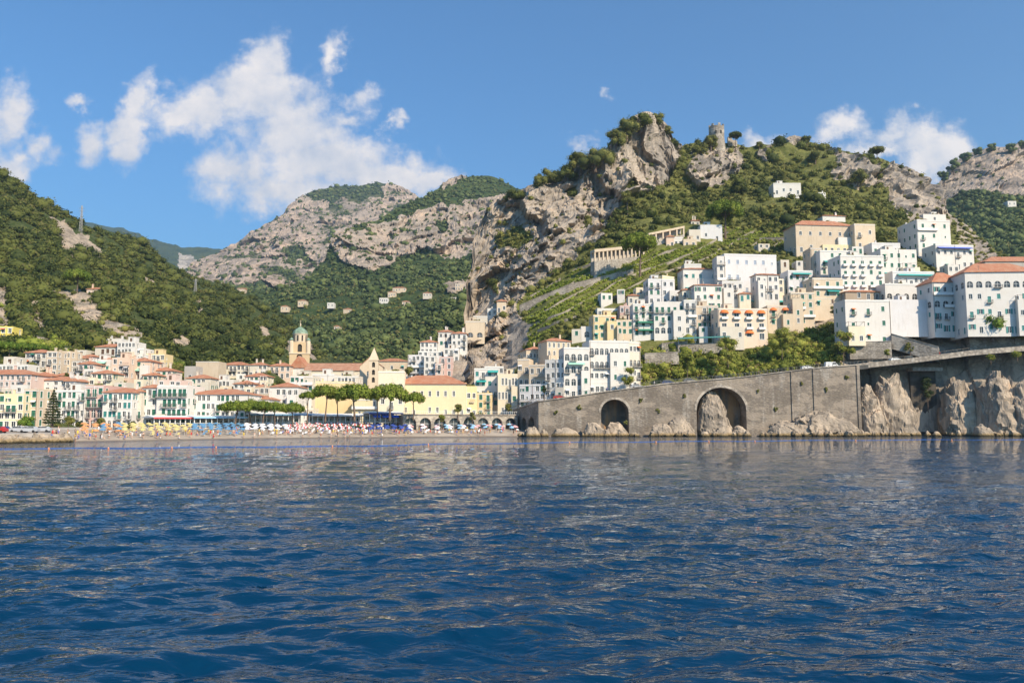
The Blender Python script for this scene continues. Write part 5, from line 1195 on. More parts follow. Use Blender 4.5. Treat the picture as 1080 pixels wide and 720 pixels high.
# ------------------------------------------------------------------ masses of green
TOWN = [[(-40, 462), (-40, 372), (24, 372), (26, 360), (75, 360), (82, 376), (100, 376), (112, 354), (150, 354), (178, 372), (195, 384), (230, 386), (285, 384), (300, 372), (330, 377), (395, 372), (400, 366), (430, 372), (470, 345), (480, 462)],
        [(-20, 338), (14, 338), (14, 362), (-20, 362)]]
FLOORS = [(200, 372), (222, 383)]
L_BARE = [[(45, 303), (95, 308), (108, 318), (115, 335), (150, 345), (156, 360), (130, 368), (100, 357), (80, 342), (74, 326), (50, 314)]]
scatter('tall_woodland', LL, 13, (3.0, 4.4), 150, 1.3, lf_wood, 34, avoid=TOWN, drop=0.45)
o = scatter('woodland', LL, 4.6, (2.0, 3.9), 84, 1.25, lf_wood, 31, avoid=TOWN, drop=0.0, patch=.65)
tag(o, kind='stuff')
scatter('shrubs', LL, 9.0, (1.0, 2.0), 40, 0.7, lf_bush, 32, region=L_BARE, vmin=-1, drop=0.35)
# pale green gardens low on the left slope
GARD_L = [[(-20, 360), (40, 362), (48, 372), (100, 372), (100, 380), (60, 376), (-20, 374)], [(44, 352), (60, 345), (66, 360), (72, 372), (45, 372)], [(10, 322), (24, 318), (30, 350), (14, 350)], [(176, 382), (200, 384), (196, 398), (178, 396)]]
scatter('garden_greenery', LL, 4.2, (1.1, 2.1), 60, 0.7, lf_vine, 33, region=GARD_L, vmin=-1)
# right hillside
HOUSES_R = [[(478, 460), (478, 345), (560, 384), (580, 352), (620, 322), (664, 312), (690, 290), (722, 276), (765, 262), (822, 262), (840, 270), (838, 232), (925, 232), (930, 262), (962, 226), (1008, 228), (1030, 260), (1080, 262), (1120, 300), (1120, 460)],
            [(624, 270), (726, 236), (760, 236), (762, 256), (722, 262), (640, 290), (624, 284)], [(812, 190), (850, 190), (850, 206), (812, 208)],
            [(620, 290), (680, 272), (700, 264), (700, 272), (620, 300), (560, 320), (540, 330), (540, 322)]]
VINE = [[(552, 345), (560, 316), (600, 298), (660, 275), (700, 265), (750, 262), (762, 268), (722, 282), (690, 296), (660, 318), (622, 326), (585, 352), (560, 372)], [(700, 262), (760, 240), (835, 246), (836, 262), (770, 262)],
        [(556, 310), (600, 288), (624, 272), (640, 285), (600, 300), (560, 322)]]
scatter('hillside_scrub', RR, 4.4, (1.0, 2.5), 72, 0.95, lf_bush, 41, avoid=HOUSES_R + VINE, drop=0.12, lift=0.35, patch=.8)
scatter('hillside_thicket', RR, 9.5, (2.4, 4.2), 110, 1.15, lf_wood, 42, avoid=HOUSES_R + VINE, drop=0.40, lift=0.45)
def terraces():
    """vineyard terraces: rows of green following the contour, dry stone walls between"""
    g = rnd(44); C = []; mbw = MB(); T = []
    for j, off in enumerate(np.arange(0, 95, 4.6)):
        for px in np.arange(552, 840, 1.7):
            py = 384 - (px - 552) * 0.46 - off + 3.0 * math.sin(px * 0.05 + j) 
            if not any(inpoly([px], [py], r)[0] for r in VINE): continue
            C.append((px + g.uniform(-.5, .5), py + g.uniform(-.7, .7)))
    C = np.array(C); p, v = RR.pt(C[:, 0], C[:, 1]); k = (v > 0.5) & clearof(p, (1, 2.5)); p = p[k]
    k = g.uniform(size=len(p)) > 0.10; p = p[k]; r = g.uniform(0.65, 1.25, len(p)); p[:, 2] += r * 0.5
    big = fbm(p * 0.05, 3, sd=3); tone = np.clip(0.5 + 0.5 * big + 0.15 * g.normal(size=len(p)), 0, 1)
    tag(add('vineyard_greenery', cloudmesh('vineyard_greenery', leafcloud(p, r, 46, 0.62, g, 0.75, tone), lf_vine)), kind='stuff')
terraces()
# greenery hanging on the slope under the hotels, above the sea road
HANG = [[(676, 398), (676, 372), (700, 372), (722, 360), (790, 356), (815, 358), (880, 345), (900, 358), (905, 380), (840, 392), (760, 402)], [(650, 412), (650, 384), (672, 380), (682, 408)], [(870, 350), (905, 352), (900, 378), (868, 378)]]
scatter('slope_greenery', RR, 3.6, (0.9, 1.9), 80, 0.6, lf_hang, 46, region=HANG, vmin=-1, drop=0.06, lift=0.9)
def dry_walls():
    st = stonem('dry_stone', (.36, .31, .25), (.25, .22, .18), 1.6, 3.0); k = 0
    for j, off in enumerate(np.arange(2, 92, 11.5)):
        run = []
        for px in np.arange(552, 842, 4.0):
            py = 384 - (px - 552) * 0.46 - off + 3.0 * math.sin(px * 0.05 + j)
            if any(inpoly([px], [py], r)[0] for r in VINE): run.append((px, py))
            if run and (run[-1][0] != px or px > 836 or len(run) > 26):
                if len(run) > 4:
                    a = np.array(run); p, v = RR.pt(a[:, 0], a[:, 1]); p = p[clearof(p, (1, 2))]; V = []
                    if len(p) > 4:
                        for q in p: x, y, z = q; V += [(x, y - .9, z - 1.2), (x, y - .9, z + .75), (x, y + .3, z + .8), (x, y + .3, z - 1.2)]
                        n = len(p); idx = np.arange(n * 4).reshape(n, 4); Q = np.concatenate([np.stack([idx[:-1, c], idx[1:, c], idx[1:, (c + 1) % 4], idx[:-1, (c + 1) % 4]], -1) for c in range(3)])
                        gp_ = np.linalg.norm(np.diff(p, axis=0), axis=1)
                        if gp_.max() < 18: tag(add('dry_stone_wall', npmesh('dry_stone_wall', V, Q, st)), 'dry stone wall holding a terrace of vines on the slope under the colonnade', 'terrace wall', 'dry stone terrace walls on the vine slope'); k += 1
                run = []
dry_walls()
# cliff shrubs
scatter('cliff_shrubs', RR, 8.5, (0.7, 1.8), 44, 0.8, lf_bush, 47, region=[[(486, 372), (496, 290), (515, 217), (640, 160), (700, 130), (716, 160), (640, 235), (560, 293), (520, 392)]], vmin=-1, drop=0.62)
scatter('crag_shrubs', RR, 7, (0.8, 2.0), 44, 0.8, lf_bush, 48, region=[[(722, 150), (784, 150), (784, 195), (722, 195)], [(870, 155), (1003, 178), (1050, 262), (1000, 262), (940, 230), (880, 195)]], vmin=-1, drop=0.5)
# mountains
scatter('valley_woodland', LMc, 3.1, (2.4, 5.0), 22, 3.0, lf_far, 51, drop=0.05, lift=0.4, patch=.6, avoid=[[(286, 322), (345, 312), (384, 317), (384, 332), (332, 344), (300, 336)], [(396, 319), (432, 301), (455, 305), (478, 312), (476, 320), (430, 324), (410, 334)], [(345, 340), (372, 338), (368, 352), (348, 352)]])
scatter('valley_gardens', LMc, 3.0, (1.2, 2.4), 22, 1.5, lf_bush, 57, region=[[(286, 322), (345, 312), (384, 317), (384, 332), (332, 344), (300, 336)], [(396, 319), (432, 301), (455, 305), (478, 312), (476, 320), (430, 324), (410, 334)], [(345, 340), (372, 338), (368, 352), (348, 352)]], drop=.45)
scatter('mountain_scrub', LMc, 4.4, (2.2, 4.6), 18, 2.8, lf_far, 52, vmin=-1, region=[LMc.rocks[0]], drop=0.62, lift=0.2)
scatter('mountain_trees', LMb, 3.2, (5, 10), 14, 6.0, lf_far, 53, drop=0.10, vmin=0.58, lift=0.3)
scatter('mountain_bushes', LMb, 3.4, (3.5, 7), 12, 5.0, lf_far, 54, drop=0.62, vmin=-1, lift=0.2)
scatter('headland_woodland', LMr, 3.2, (2.2, 4.6), 26, 2.2, lf_far, 55, drop=0.12, lift=0.4)
scatter('headland_scrub', LMr, 6, (1.6, 3.2), 20, 1.8, lf_far, 56, vmin=-1, region=[LMr.rocks[0]], drop=0.78, lift=0.2)

scatter('garden_shrubs', LL, 4.0, (0.7, 1.5), 50, 0.55, lf_bush, 61, region=TOWN, vmin=-1, drop=0.25, xr=(-60, 480), clear=(.6, 2.5))
scatter('courtyard_shrubs', RR, 3.4, (0.6, 1.4), 50, 0.5, lf_bush, 62, region=[[(540, 395), (560, 380), (580, 352), (620, 322), (664, 312), (690, 290), (722, 276), (765, 255), (838, 225), (925, 225), (1430, 255), (1430, 352), (900, 358), (760, 360), (680, 362), (560, 400)]], vmin=-1, drop=0.3, clear=(.6, 2.5))
# ------------------------------------------------------------------ sea wall, road, arcade, rocks
ROAD_TOP = [(568, 423.5), (600, 419), (640, 413), (700, 405), (780, 398), (857, 388.5), (904, 385), (960, 379), (1022, 371), (1080, 366), (1440, 348)]
ROAD_D = [(568, 262), (904, 270), (905, 277), (1080, 274), (1440, 262)]
def wpt(px, py, Y=None): return P(px, py, float(interp(ROAD_D, px)) if Y is None else Y)
def sea_wall():
    st = stonem('sea_wall', (.285, .235, .185), (.20, .168, .135), 1.1, 2.6); cop = stonem('coping', (.46, .40, .33), (.36, .31, .26), 1.0, 1.0)
    A = P(568, 450, 262); Bq = P(904, 450, 270); W = math.hypot(Bq[0] - A[0], Bq[1] - A[1]); an = math.atan2(Bq[1] - A[1], Bq[0] - A[0])
    t = thing('sea_wall', 'high grey masonry sea wall with two arches carrying the coast road', 'sea wall', (A[0], A[1], 0), an)
    def sx(px): k = (px - CX) / (F * CT); return (k * A[1] - A[0]) / (math.cos(an) - k * math.sin(an))
    def zz(px, py): return float(P(px, py, A[1] + sx(px) * math.sin(an))[2])
    top = [(sx(p), zz(p, y)) for p, y in ROAD_TOP if p < 904] + [(sx(904), zz(904, 385))]
    out = [(0, -2)] + top + [(sx(904), -2)]
    arches = []
    for (pa, pb, apex) in ((733, 785, 408.5), (633, 662, 421)):
        a, b = sx(pa), sx(pb); r = (b - a) / 2; za = zz((pa + pb) / 2, apex) - r * .92
        arc = [((a + b) / 2 + r * math.cos(math.pi * k / 16), za + r * .92 * math.sin(math.pi * k / 16)) for k in range(17)]
        out += [(b, -2)] + arc + [(a, -2)]; arches.append((a, b, za, r, arc))
    mb = MB(); mb.prism(out, 0, 5.0); add('wall', mb.mesh('wall', st), t)
    for a, b, za, r, arc in arches:
        m = MB(); n = len(arc); o2 = [((a + b) / 2 + (x - (a + b) / 2) * (1 + .8 / r), za + (z - za) * (1 + .8 / r)) for x, z in arc]
        for i in range(n - 1): m.prism([arc[i], arc[i + 1], o2[i + 1], o2[i]], -.12, -.003)
        add('arch_ring', m.mesh('arch_ring', cop), t)
        m = MB(); m.box(a - 2, b + 2, 7.5, 8.5, -2, za + r + 1); add('arch_back_wall', m.mesh('arch_back_wall', stonem('rusty', (.30, .25, .2), (.20, .17, .14), .5, .3, .8)), t)
    def strip(m, pts, y0, y1, z0, z1):
        for (x0, za), (x1, zb) in zip(pts[:-1], pts[1:]):
            q = [(x0, za + z0), (x1, zb + z0), (x1, zb + z1), (x0, za + z1)]; m.prism(q, y0, y1)
    m = MB(); strip(m, top, -.35, .5, .003, .32); add('coping', m.mesh('coping', cop), t)
    for px, w in ((857, .9), (903.2, 1.0), (833, .35)):
        m = MB(); x = sx(px); m.box(x - w / 2, x + w / 2, -.35, -.003, -2, zz(px, interp(ROAD_TOP, px)) - .1); add('buttress', m.mesh('buttress', st), t)
    m = MB(); x = 0.4; tx = [p[0] for p in top]; tz = [p[1] for p in top]
    for i in range(len(top) - 1):
        m.tube([(top[i][0], .1, top[i][1] + 1.35), (top[i + 1][0], .1, top[i + 1][1] + 1.35)], .06, 4); m.tube([(top[i][0], .1, top[i][1] + .85), (top[i + 1][0], .1, top[i + 1][1] + .85)], .04, 4)
    while x < tx[-1]:
        z = float(np.interp(x, tx, tz)); m.box(x - .05, x + .05, .05, .15, z + .3, z + 1.4); x += 1.25
    add('railing', m.mesh('railing', IRON), t)
    # left leg of the wall, turning away towards the beach
    C0 = P(541, 450, 283); L0 = math.hypot(A[0] - C0[0], A[1] - C0[1]) ; a2 = math.atan2(A[1] - C0[1], A[0] - C0[0])
    t2 = thing('sea_wall_return', 'shaded end of the sea wall beside the beach with small dark arches', 'sea wall', (C0[0], C0[1], 0), a2)
    z0 = float(P(541, 433, 283)[2]); z1 = float(P(568, 423.5, 262)[2]); out = [(0, -2), (0, z0), (L0, z1), (L0, -2)]
    for a, b in ((L0 * .62, L0 * .84), (L0 * .34, L0 * .54), (L0 * .06, L0 * .24)):
        r = (b - a) / 2; za = z0 * .45; out += [(b, -2)] + [((a + b) / 2 + r * math.cos(math.pi * k / 10), za + r * math.sin(math.pi * k / 10)) for k in range(11)] + [(a, -2)]
    m = MB(); m.prism(out, 0, 4); add('wall', m.mesh('wall', st), t2)
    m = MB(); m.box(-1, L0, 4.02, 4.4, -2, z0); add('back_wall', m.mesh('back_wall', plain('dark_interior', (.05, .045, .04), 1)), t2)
    m = MB(); m.prism([(0, z0 + .003), (L0, z1 + .003), (L0, z1 + .4), (0, z0 + .4)], -.3, .4); add('coping', m.mesh('coping', cop), t2)
    m = MB(); m.tube([(0, .05, z0 + 1.4), (L0, .05, z1 + 1.4)], .06, 4); x = .2
    while x < L0: m.box(x - .05, x + .05, 0, .1, z0 + (z1 - z0) * x / L0 + .3, z0 + (z1 - z0) * x / L0 + 1.42); x += 1.3
    add('railing', m.mesh('railing', IRON), t2)
    # road bed on top
    asph = plain('asphalt', (.07, .068, .065), .95, var=.25, scale=.5); V = []; xs = list(np.arange(568, 904, 12)) + [904.0]
    rows = [1.0, 9.0, 9.01, 60]
    for px in xs:
        y = float(interp(ROAD_TOP, px)); D = float(P(px, y, A[1] + sx(px) * math.sin(an))[1]); z = float(P(px, y, D)[2]); k = (px - CX) / (F * CT)
        for q, dz in zip((.5, 9.0, 9.1, 30), (-.15, -.15, .0, .4)): V.append((k * D, D + q, z + dz))
    n = len(xs); idx = np.arange(n * 4).reshape(n, 4); Q = np.stack([idx[:-1, :-1], idx[1:, :-1], idx[1:, 1:], idx[:-1, 1:]], -1).reshape(-1, 4)
    tag(add('coast_road', npmesh('coast_road', V, Q, asph)), kind='structure')
    # road on brackets over the natural cliff (right of the wall)
    V = []; xs = list(np.arange(904.6, 1438, 12))
    for px in xs:
        y = float(interp(ROAD_TOP, px)); D = float(interp(ROAD_D, px)) - 1.0; z = float(P(px, y, D)[2]); k = (px - CX) / (F * CT)
        for q, dz in ((0, -1.5), (0, -.15), (9, -.15), (9.1, 0), (34, .4)): V.append((k * D, D + q, z + dz))
    n = len(xs); idx = np.arange(n * 5).reshape(n, 5); Q = np.stack([idx[:-1, :-1], idx[1:, :-1], idx[1:, 1:], idx[:-1, 1:]], -1).reshape(-1, 4)
    tag(add('coast_road', npmesh('coast_road', V, Q, asph)), kind='structure')
    t3 = thing('road_parapet', 'low concrete parapet of the coast road above the bare sea cliff', 'parapet', (0, 0, 0)); m = MB()
    def gp(px, dz, dy=0): 
        y = float(interp(ROAD_TOP, px)); D = float(interp(ROAD_D, px)) - 1.0; p = P(px, y, D); return (float(p[0]), D + dy, float(p[2]) + dz)
    pts = [905, 930, 960, 990, 1022, 1050, 1080, 1140, 1250, 1430]
    for a, b in zip(pts[:-1], pts[1:]):
        q = [gp(a, -1.3, -.02), gp(b, -1.3, -.02), gp(b, .45, -.02), gp(a, .45, -.02)]; k = [gp(a, -1.3, -.4), gp(b, -1.3, -.4), gp(b, .45, -.4), gp(a, .45, -.4)]
        m.face(q); m.face(k); m.face([q[3], q[2], k[2], k[3]]); m.face([q[0], q[1], k[1], k[0]])
        if a < 1022: m.tube([gp(a, 1.3, -.2), gp(b, 1.3, -.2)], .05, 4)
        for s_ in range(5):
            c = a + (b - a) * s_ / 5
            if a < 1022: m.tube([gp(c, .4, -.2), gp(c, 1.3, -.2)], .045, 4)
    add('parapet_wall', m.mesh('parapet_wall', cop), t3)
sea_wall()
def terrace_walls():
    st = stonem('terrace', (.42, .37, .31), (.30, .26, .22), 1.2, 2.4)
    for lb, x0, x1, ya0, ya1, h, off in [('pale stone terrace wall above the hanging gardens', 698, 724, 362, 360, 10, -6), ('long terrace wall with teal pergola roof left of the orange awnings', 715, 770, 363, 361, 5, -7), ('lower terrace wall with tan steps in the hanging gardens', 680, 716, 373, 371, 7, -7),
                                    ('rough stone wall under the white canopy house', 896, 940, 361, 360, 12, -7), ('stone wall of the ramp under the blank plastered base', 940, 990, 352, 366, 10, -9), ('garden wall on the cliff top at the right edge', 1022, 1092, 350, 348, 16, -6),
                                    ('upper vineyard terrace wall left of the long palace', 722, 764, 266, 262, 3.5, -1), ('stone terrace wall below the beige villa', 775, 838, 252, 250, 4, -2), ('long vineyard road wall climbing under the colonnade', 600, 668, 300, 284, 4.5, -3), ('lower end of the vineyard road wall', 548, 600, 322, 300, 4.5, -3),
                                    ('dry stone wall across the middle of the vineyard', 630, 690, 318, 302, 2.5, -1)]:
        Y0 = YR(x0, ya0 + h / 2, off); Y1 = YR(x1, ya1 + h / 2, off); A = P(x0, ya0, Y0); Bq = P(x1, ya1, Y1); Lw = math.hypot(Bq[0] - A[0], Bq[1] - A[1]); an = math.atan2(Bq[1] - A[1], Bq[0] - A[0]); dz = float(Bq[2] - A[2])
        hh = h * Y0 / F; m = MB(); m.prism([(0, -hh - 2), (Lw, dz - hh - 2), (Lw, dz), (0, 0)], 0, 7)
        o = thing('terrace_wall', lb, 'retaining wall', A, an); add('wall', m.mesh('wall', st), o); m = MB(); m.prism([(0, .003), (Lw, dz + .003), (Lw, dz + .2), (0, .2)], -.15, .4); add('coping', m.mesh('coping', stonem('coping')), o)
        if 'pergola' in lb:
            m = MB(); m.face([(0, -2, 1.8), (Lw, -2, dz + 1.8), (Lw, 1, dz + 2.6), (0, 1, 2.6)]); m.face([(0, -2, 1.72), (Lw, -2, dz + 1.72), (Lw, 1, dz + 2.52), (0, 1, 2.52)]); add('canopy', m.mesh('canopy', plain('teal_canvas', (.06, .22, .20), .8)), o)
            for k in range(7): m = MB(); x = .3 + (Lw - .6) * k / 6; m.box(x - .06, x + .06, -.12, .0, .2, dz * x / Lw + 2.2); add('post', m.mesh('post', WHITE_T), o)
terrace_walls()
def slope_walls():
    st = stonem('slope_terrace', (.44, .38, .31), (.33, .28, .23), 1.2, 2.4)
    for lb, x0, x1, ya0, ya1, h in [('highest pale terrace wall on the bare left slope', 52, 92, 308, 312, 3), ('second terrace wall on the bare left slope under the salmon villa', 62, 108, 318, 321, 3), ('third terrace wall on the bare left slope', 76, 112, 327, 331, 3),
                                ('long terrace wall in the middle of the bare left slope', 84, 126, 337, 341, 3), ('lowest long terrace wall above the white slope stack', 96, 150, 347, 351, 3.5), ('grey retaining wall on the slope above the left pine grove', 24, 46, 352, 356, 5)]:
        Y0 = YL(x0, ya0 + h, -2); Y1 = YL(x1, ya1 + h, -2); A = P(x0, ya0, Y0); Bq = P(x1, ya1, Y1); Lw = math.hypot(Bq[0] - A[0], Bq[1] - A[1]); an = math.atan2(Bq[1] - A[1], Bq[0] - A[0]); dz = float(Bq[2] - A[2]); hh = h * Y0 / F
        m = MB(); m.prism([(0, -hh - 3), (Lw, dz - hh - 3), (Lw, dz), (0, 0)], 0, 8); o = thing('terrace_wall', lb, 'retaining wall', A, an); add('wall', m.mesh('wall', st), o)
        m = MB(); m.prism([(0, .003), (Lw, dz + .003), (Lw, dz + .2), (0, .2)], -.15, .4); add('coping', m.mesh('coping', stonem('coping')), o)
slope_walls()
def arcade():
    A = P(425, 452, 262); Bq = P(546, 452, 276); W = math.hypot(Bq[0] - A[0], Bq[1] - A[1]); an = math.atan2(Bq[1] - A[1], Bq[0] - A[0]); z0 = 1.4
    t = thing('arcade', 'long stone arcade of eight glazed arches under the promenade terrace', 'arcade', (A[0], A[1], z0), an); H = float(P(480, 437.5, 268)[2]) - z0
    n = 8; bw = W / n; ops = [(i * bw + .55, (i + 1) * bw - .55, 0.05, H - .9, True) for i in range(n)]; mb = MB()
    facade(mb, (0, 0, 0), (1, 0, 0), (0, 1, 0), W, H, ops, th=1.2, z0=-2); mb.face([(0, 0, -2), (0, 9, -2), (0, 9, H), (0, 0, H)]); mb.face([(W, 0, -2), (W, 9, -2), (W, 9, H), (W, 0, H)])
    add('wall', mb.mesh('wall', stonem('arcade', (.50, .44, .36), (.40, .35, .29), 1.1, 2.2)), t)
    for i, (a, b, za, zb, _) in enumerate(ops):
        o = add('glazed_arch', window_mesh('dark', b - a, zb - za, 't', True), t, (a, 1.0, za))
    m = MB(); m.box(-.3, W + .3, -.35, .35, H + .003, H + .3); m.box(0, W, .36, 30, H - .2, H); add('terrace', m.mesh('terrace', stonem('coping')), t)
    m = MB(); m.box(0, W, -.05, .02, H + 1.15, H + 1.22); x = 0
    while x < W: m.box(x, x + .06, -.05, .01, H + .3, H + 1.15); x += .7
    add('railing', m.mesh('railing', WHITE_T), t)
arcade()
# tall overgrown recess in the cliff with a concrete lintel
def recess():
    A = P(966, 440, 280.5); w = 27 * 280 / F; t = thing('cliff_recess', 'tall dark overgrown recess with concrete lintel in the sea cliff', 'recess', (float(A[0]), 280.5, 0)); z1 = float(P(980, 391, 280)[2]); cm = stonem('coping'); dk = plain('painted_shade_rock', (.07, .06, .05), 1, var=.4, scale=.4)
    m = MB(); m.box(-.8, w + .8, -.9, 4, z1, z1 + 1.2); add('lintel', m.mesh('lintel', cm), t)
    
    m = MB(); m.box(0.01, w - .01, 2.6, 3.9, -1, z1 - .003); add('back', m.mesh('back', dk), t)  # near-black colour stands in for the deep shade of the recess
# ------------------------------------------------------------------ rocks
m_sea = rockm('sea_rock', light=(.50, .40, .30), mid=(.30, .25, .20), dark=(.10, .085, .07), sc=0.16, waterline=True)
recess()
ROCKB = {}
def rockmesh(seed, sub=4, dims=(1, 1, 1)):
    k = (seed, sub, dims)
    if k in ROCKB: return ROCKB[k]
    bm = bmesh.new(); bmesh.ops.create_icosphere(bm, subdivisions=sub, radius=1); me = bpy.data.meshes.new('rock'); bm.to_mesh(me); bm.free()
    co = np.empty(len(me.vertices) * 3); me.vertices.foreach_get('co', co); co = co.reshape(-1, 3); dm = np.array(dims, float); q_ = (co * dm) / (dm.min() if dm.max() > 2 else 1.0) * (.75 if dm.max() > 2 else 1); q_ = q_ @ np.array([[.9, .2, .35], [-.2, .97, 0], [-.35, .1, .93]])
    n = fbm(q_ * 1.0 + seed * 7.7, 6, .55, sd=seed, ridged=True); n2 = fbm(q_ * 2.6 + seed, 5, .62, sd=seed + 5)
    c2 = np.sign(co) * np.abs(co) ** 0.8; am = .34 if dm.max() <= 2 else .30
    fq = facets(co * dm / (3.4 if dm.max() > 2 else 0.8) + seed * 3.1, seed, .25)
    c2 *= (1 + am * .45 * n + .10 * n2 + (.12 if dm.max() > 2 else .22) * fq)[:, None]; tp = 1 - .30 * np.clip(c2[:, 2:3], 0, 1); c2[:, :2] *= tp; c2[:, 0] -= .18 * np.clip(c2[:, 2], 0, 1); c2 = c2 * (dm if dm.max() > 2 else 1)
    me.vertices.foreach_set('co', c2.ravel()); me.materials.append(m_sea); me.update(); ROCKB[k] = me; return me
def rock(label, px, pt_, pb, hw, D, dep=None, seed=1, sub=4, name='rock', group=None, rz=0.0, lean=1.0):
    c = P(px, pb, D); top = P(px, pt_, D); rx = hw * D / F; rzz = (float(top[2]) + .6) / 1.18
    big = sub >= 5; dm = (round(rx, 1), float(dep or rx * .8), round(rzz, 1))
    o = add(name, rockmesh(seed, sub, dm if big else (1, 1, 1))); o.location = (float(c[0]), D, -0.4); o.rotation_euler = (0, 0, rz)
    if not big: o.scale = dm
    tag(o, label, 'rock', group); return o
rock('big pale rock filling the left part of the large arch', 753, 412, 457, 19, 270, 7, 3, 6)
rock('low pale rock shelf left of the large arch', 718, 438, 457, 17, 262, 4, 5, 5)
rock('sloping pale rock at the foot of the wall left of the large arch', 700, 446, 457, 14, 260, 3, 6, 5)
rock('rock wedge rising from the left jamb of the small arch', 628, 443, 457, 12, 259, 4, 8, 5)
rock('round pale boulder at the bend of the sea wall', 562, 449, 457, 9, 255, 3, 9, 5)
rock('low rocks filling the small arch', 650, 444, 457, 13, 264, 4, 10, 5)
rock('pale rock shelf at the wall foot between bend and small arch', 598, 450, 457, 15, 258, 3, 22, 5)
rock('broad jagged rock ledge under the high right part of the wall', 868, 432, 457, 36, 266, 7, 11, 6)
rock('left end of the jagged ledge, lower and paler', 830, 443, 457, 20, 262, 4, 12, 6)
rock('rugged rock spur just right of the wall corner', 917, 400, 457, 15, 276, 8, 13, 6)
rock('pale rock at the large arch right jamb', 781, 449, 457, 10, 265, 3, 14, 5)
rock('tall bare rock buttress near the right edge', 1056, 388, 457, 22, 270, 9, 15, 6)
rock('massive dark-cracked rock at the right edge', 1082, 396, 457, 20, 266, 8, 16, 6)
rock('round boulder in front of the tall buttress', 1037, 446, 457, 9, 262, 3, 17, 5)
rock('bulging grey rock face in the middle of the sea cliff', 1016, 394, 457, 22, 278, 7, 18, 6)
rock('dark hollowed rock face left of the overgrown recess', 943, 390, 457, 23, 278, 7, 19, 6)
g = random.Random(3)
for i in range(64):
    px = 552 + i * 8.3 + g.uniform(-6, 6); D = (258 if px < 905 else 266) - (2 if i % 2 else 0) + g.uniform(-1, 1)
    z_ = ('left of the small arch', 'left of the small arch')[0] if px < 633 else ('between the two arches' if px < 733 else ('in front of the large arch' if px < 790 else ('under the high right part of the sea wall' if px < 905 else 'under the bare sea cliff')))
    rock('ochre-stained boulder at the waterline ' + z_, px, 457.5 - g.uniform(0.5, 4.5), 458, g.uniform(1.8, 6.5), D, None, 30 + i % 9, 4, 'boulder', 'ochre boulders at the waterline ' + z_, g.uniform(0, 3))
for i in range(60):
    px = -60 + i * 2.2 + g.uniform(-2, 2); D = float(shoreY(px)) + g.uniform(-2, 9); hgt = g.uniform(1.0, 2.4)
    c = P(px, 460, D); o = add('boulder', rockmesh(30 + i % 7, 3)); o.location = (float(c[0]), D, g.uniform(-.1, .3)); o.scale = (g.uniform(.8, 2.0), g.uniform(.8, 1.6), hgt * .7); o.rotation_euler = (0, 0, g.uniform(0, 3)); z_ = 'left of the bright round tree' if px < 27 else 'between the round tree and the beach'; tag(o, 'grey-tan boulder of the car park rock bank, ' + z_, 'rock', 'boulders of the car park bank ' + z_)

gt = rnd(91)
for i, (px, py) in enumerate([(586, 434), (611, 428), (676, 421), (694, 432), (722, 416), (800, 412), (818, 430), (845, 404), (872, 410), (893, 396), (660, 444), (708, 446)]):
    D = 262 + (px - 568) / 336 * 8 - .15; c = P(px, py, D); n = 5; q = np.stack([gt.uniform(-.5, .5, n), gt.uniform(-.25, .0, n), gt.uniform(-.9, .3, n)], -1)
    o = add('wall_plant', cloudmesh('wall_plant', leafcloud(q, gt.uniform(.25, .55, n), 30, .26, gt, 1.0), lf_bush), None, c); tag(o, 'green tuft growing out of the face of the sea wall', 'plant', 'tufts growing on the sea wall')
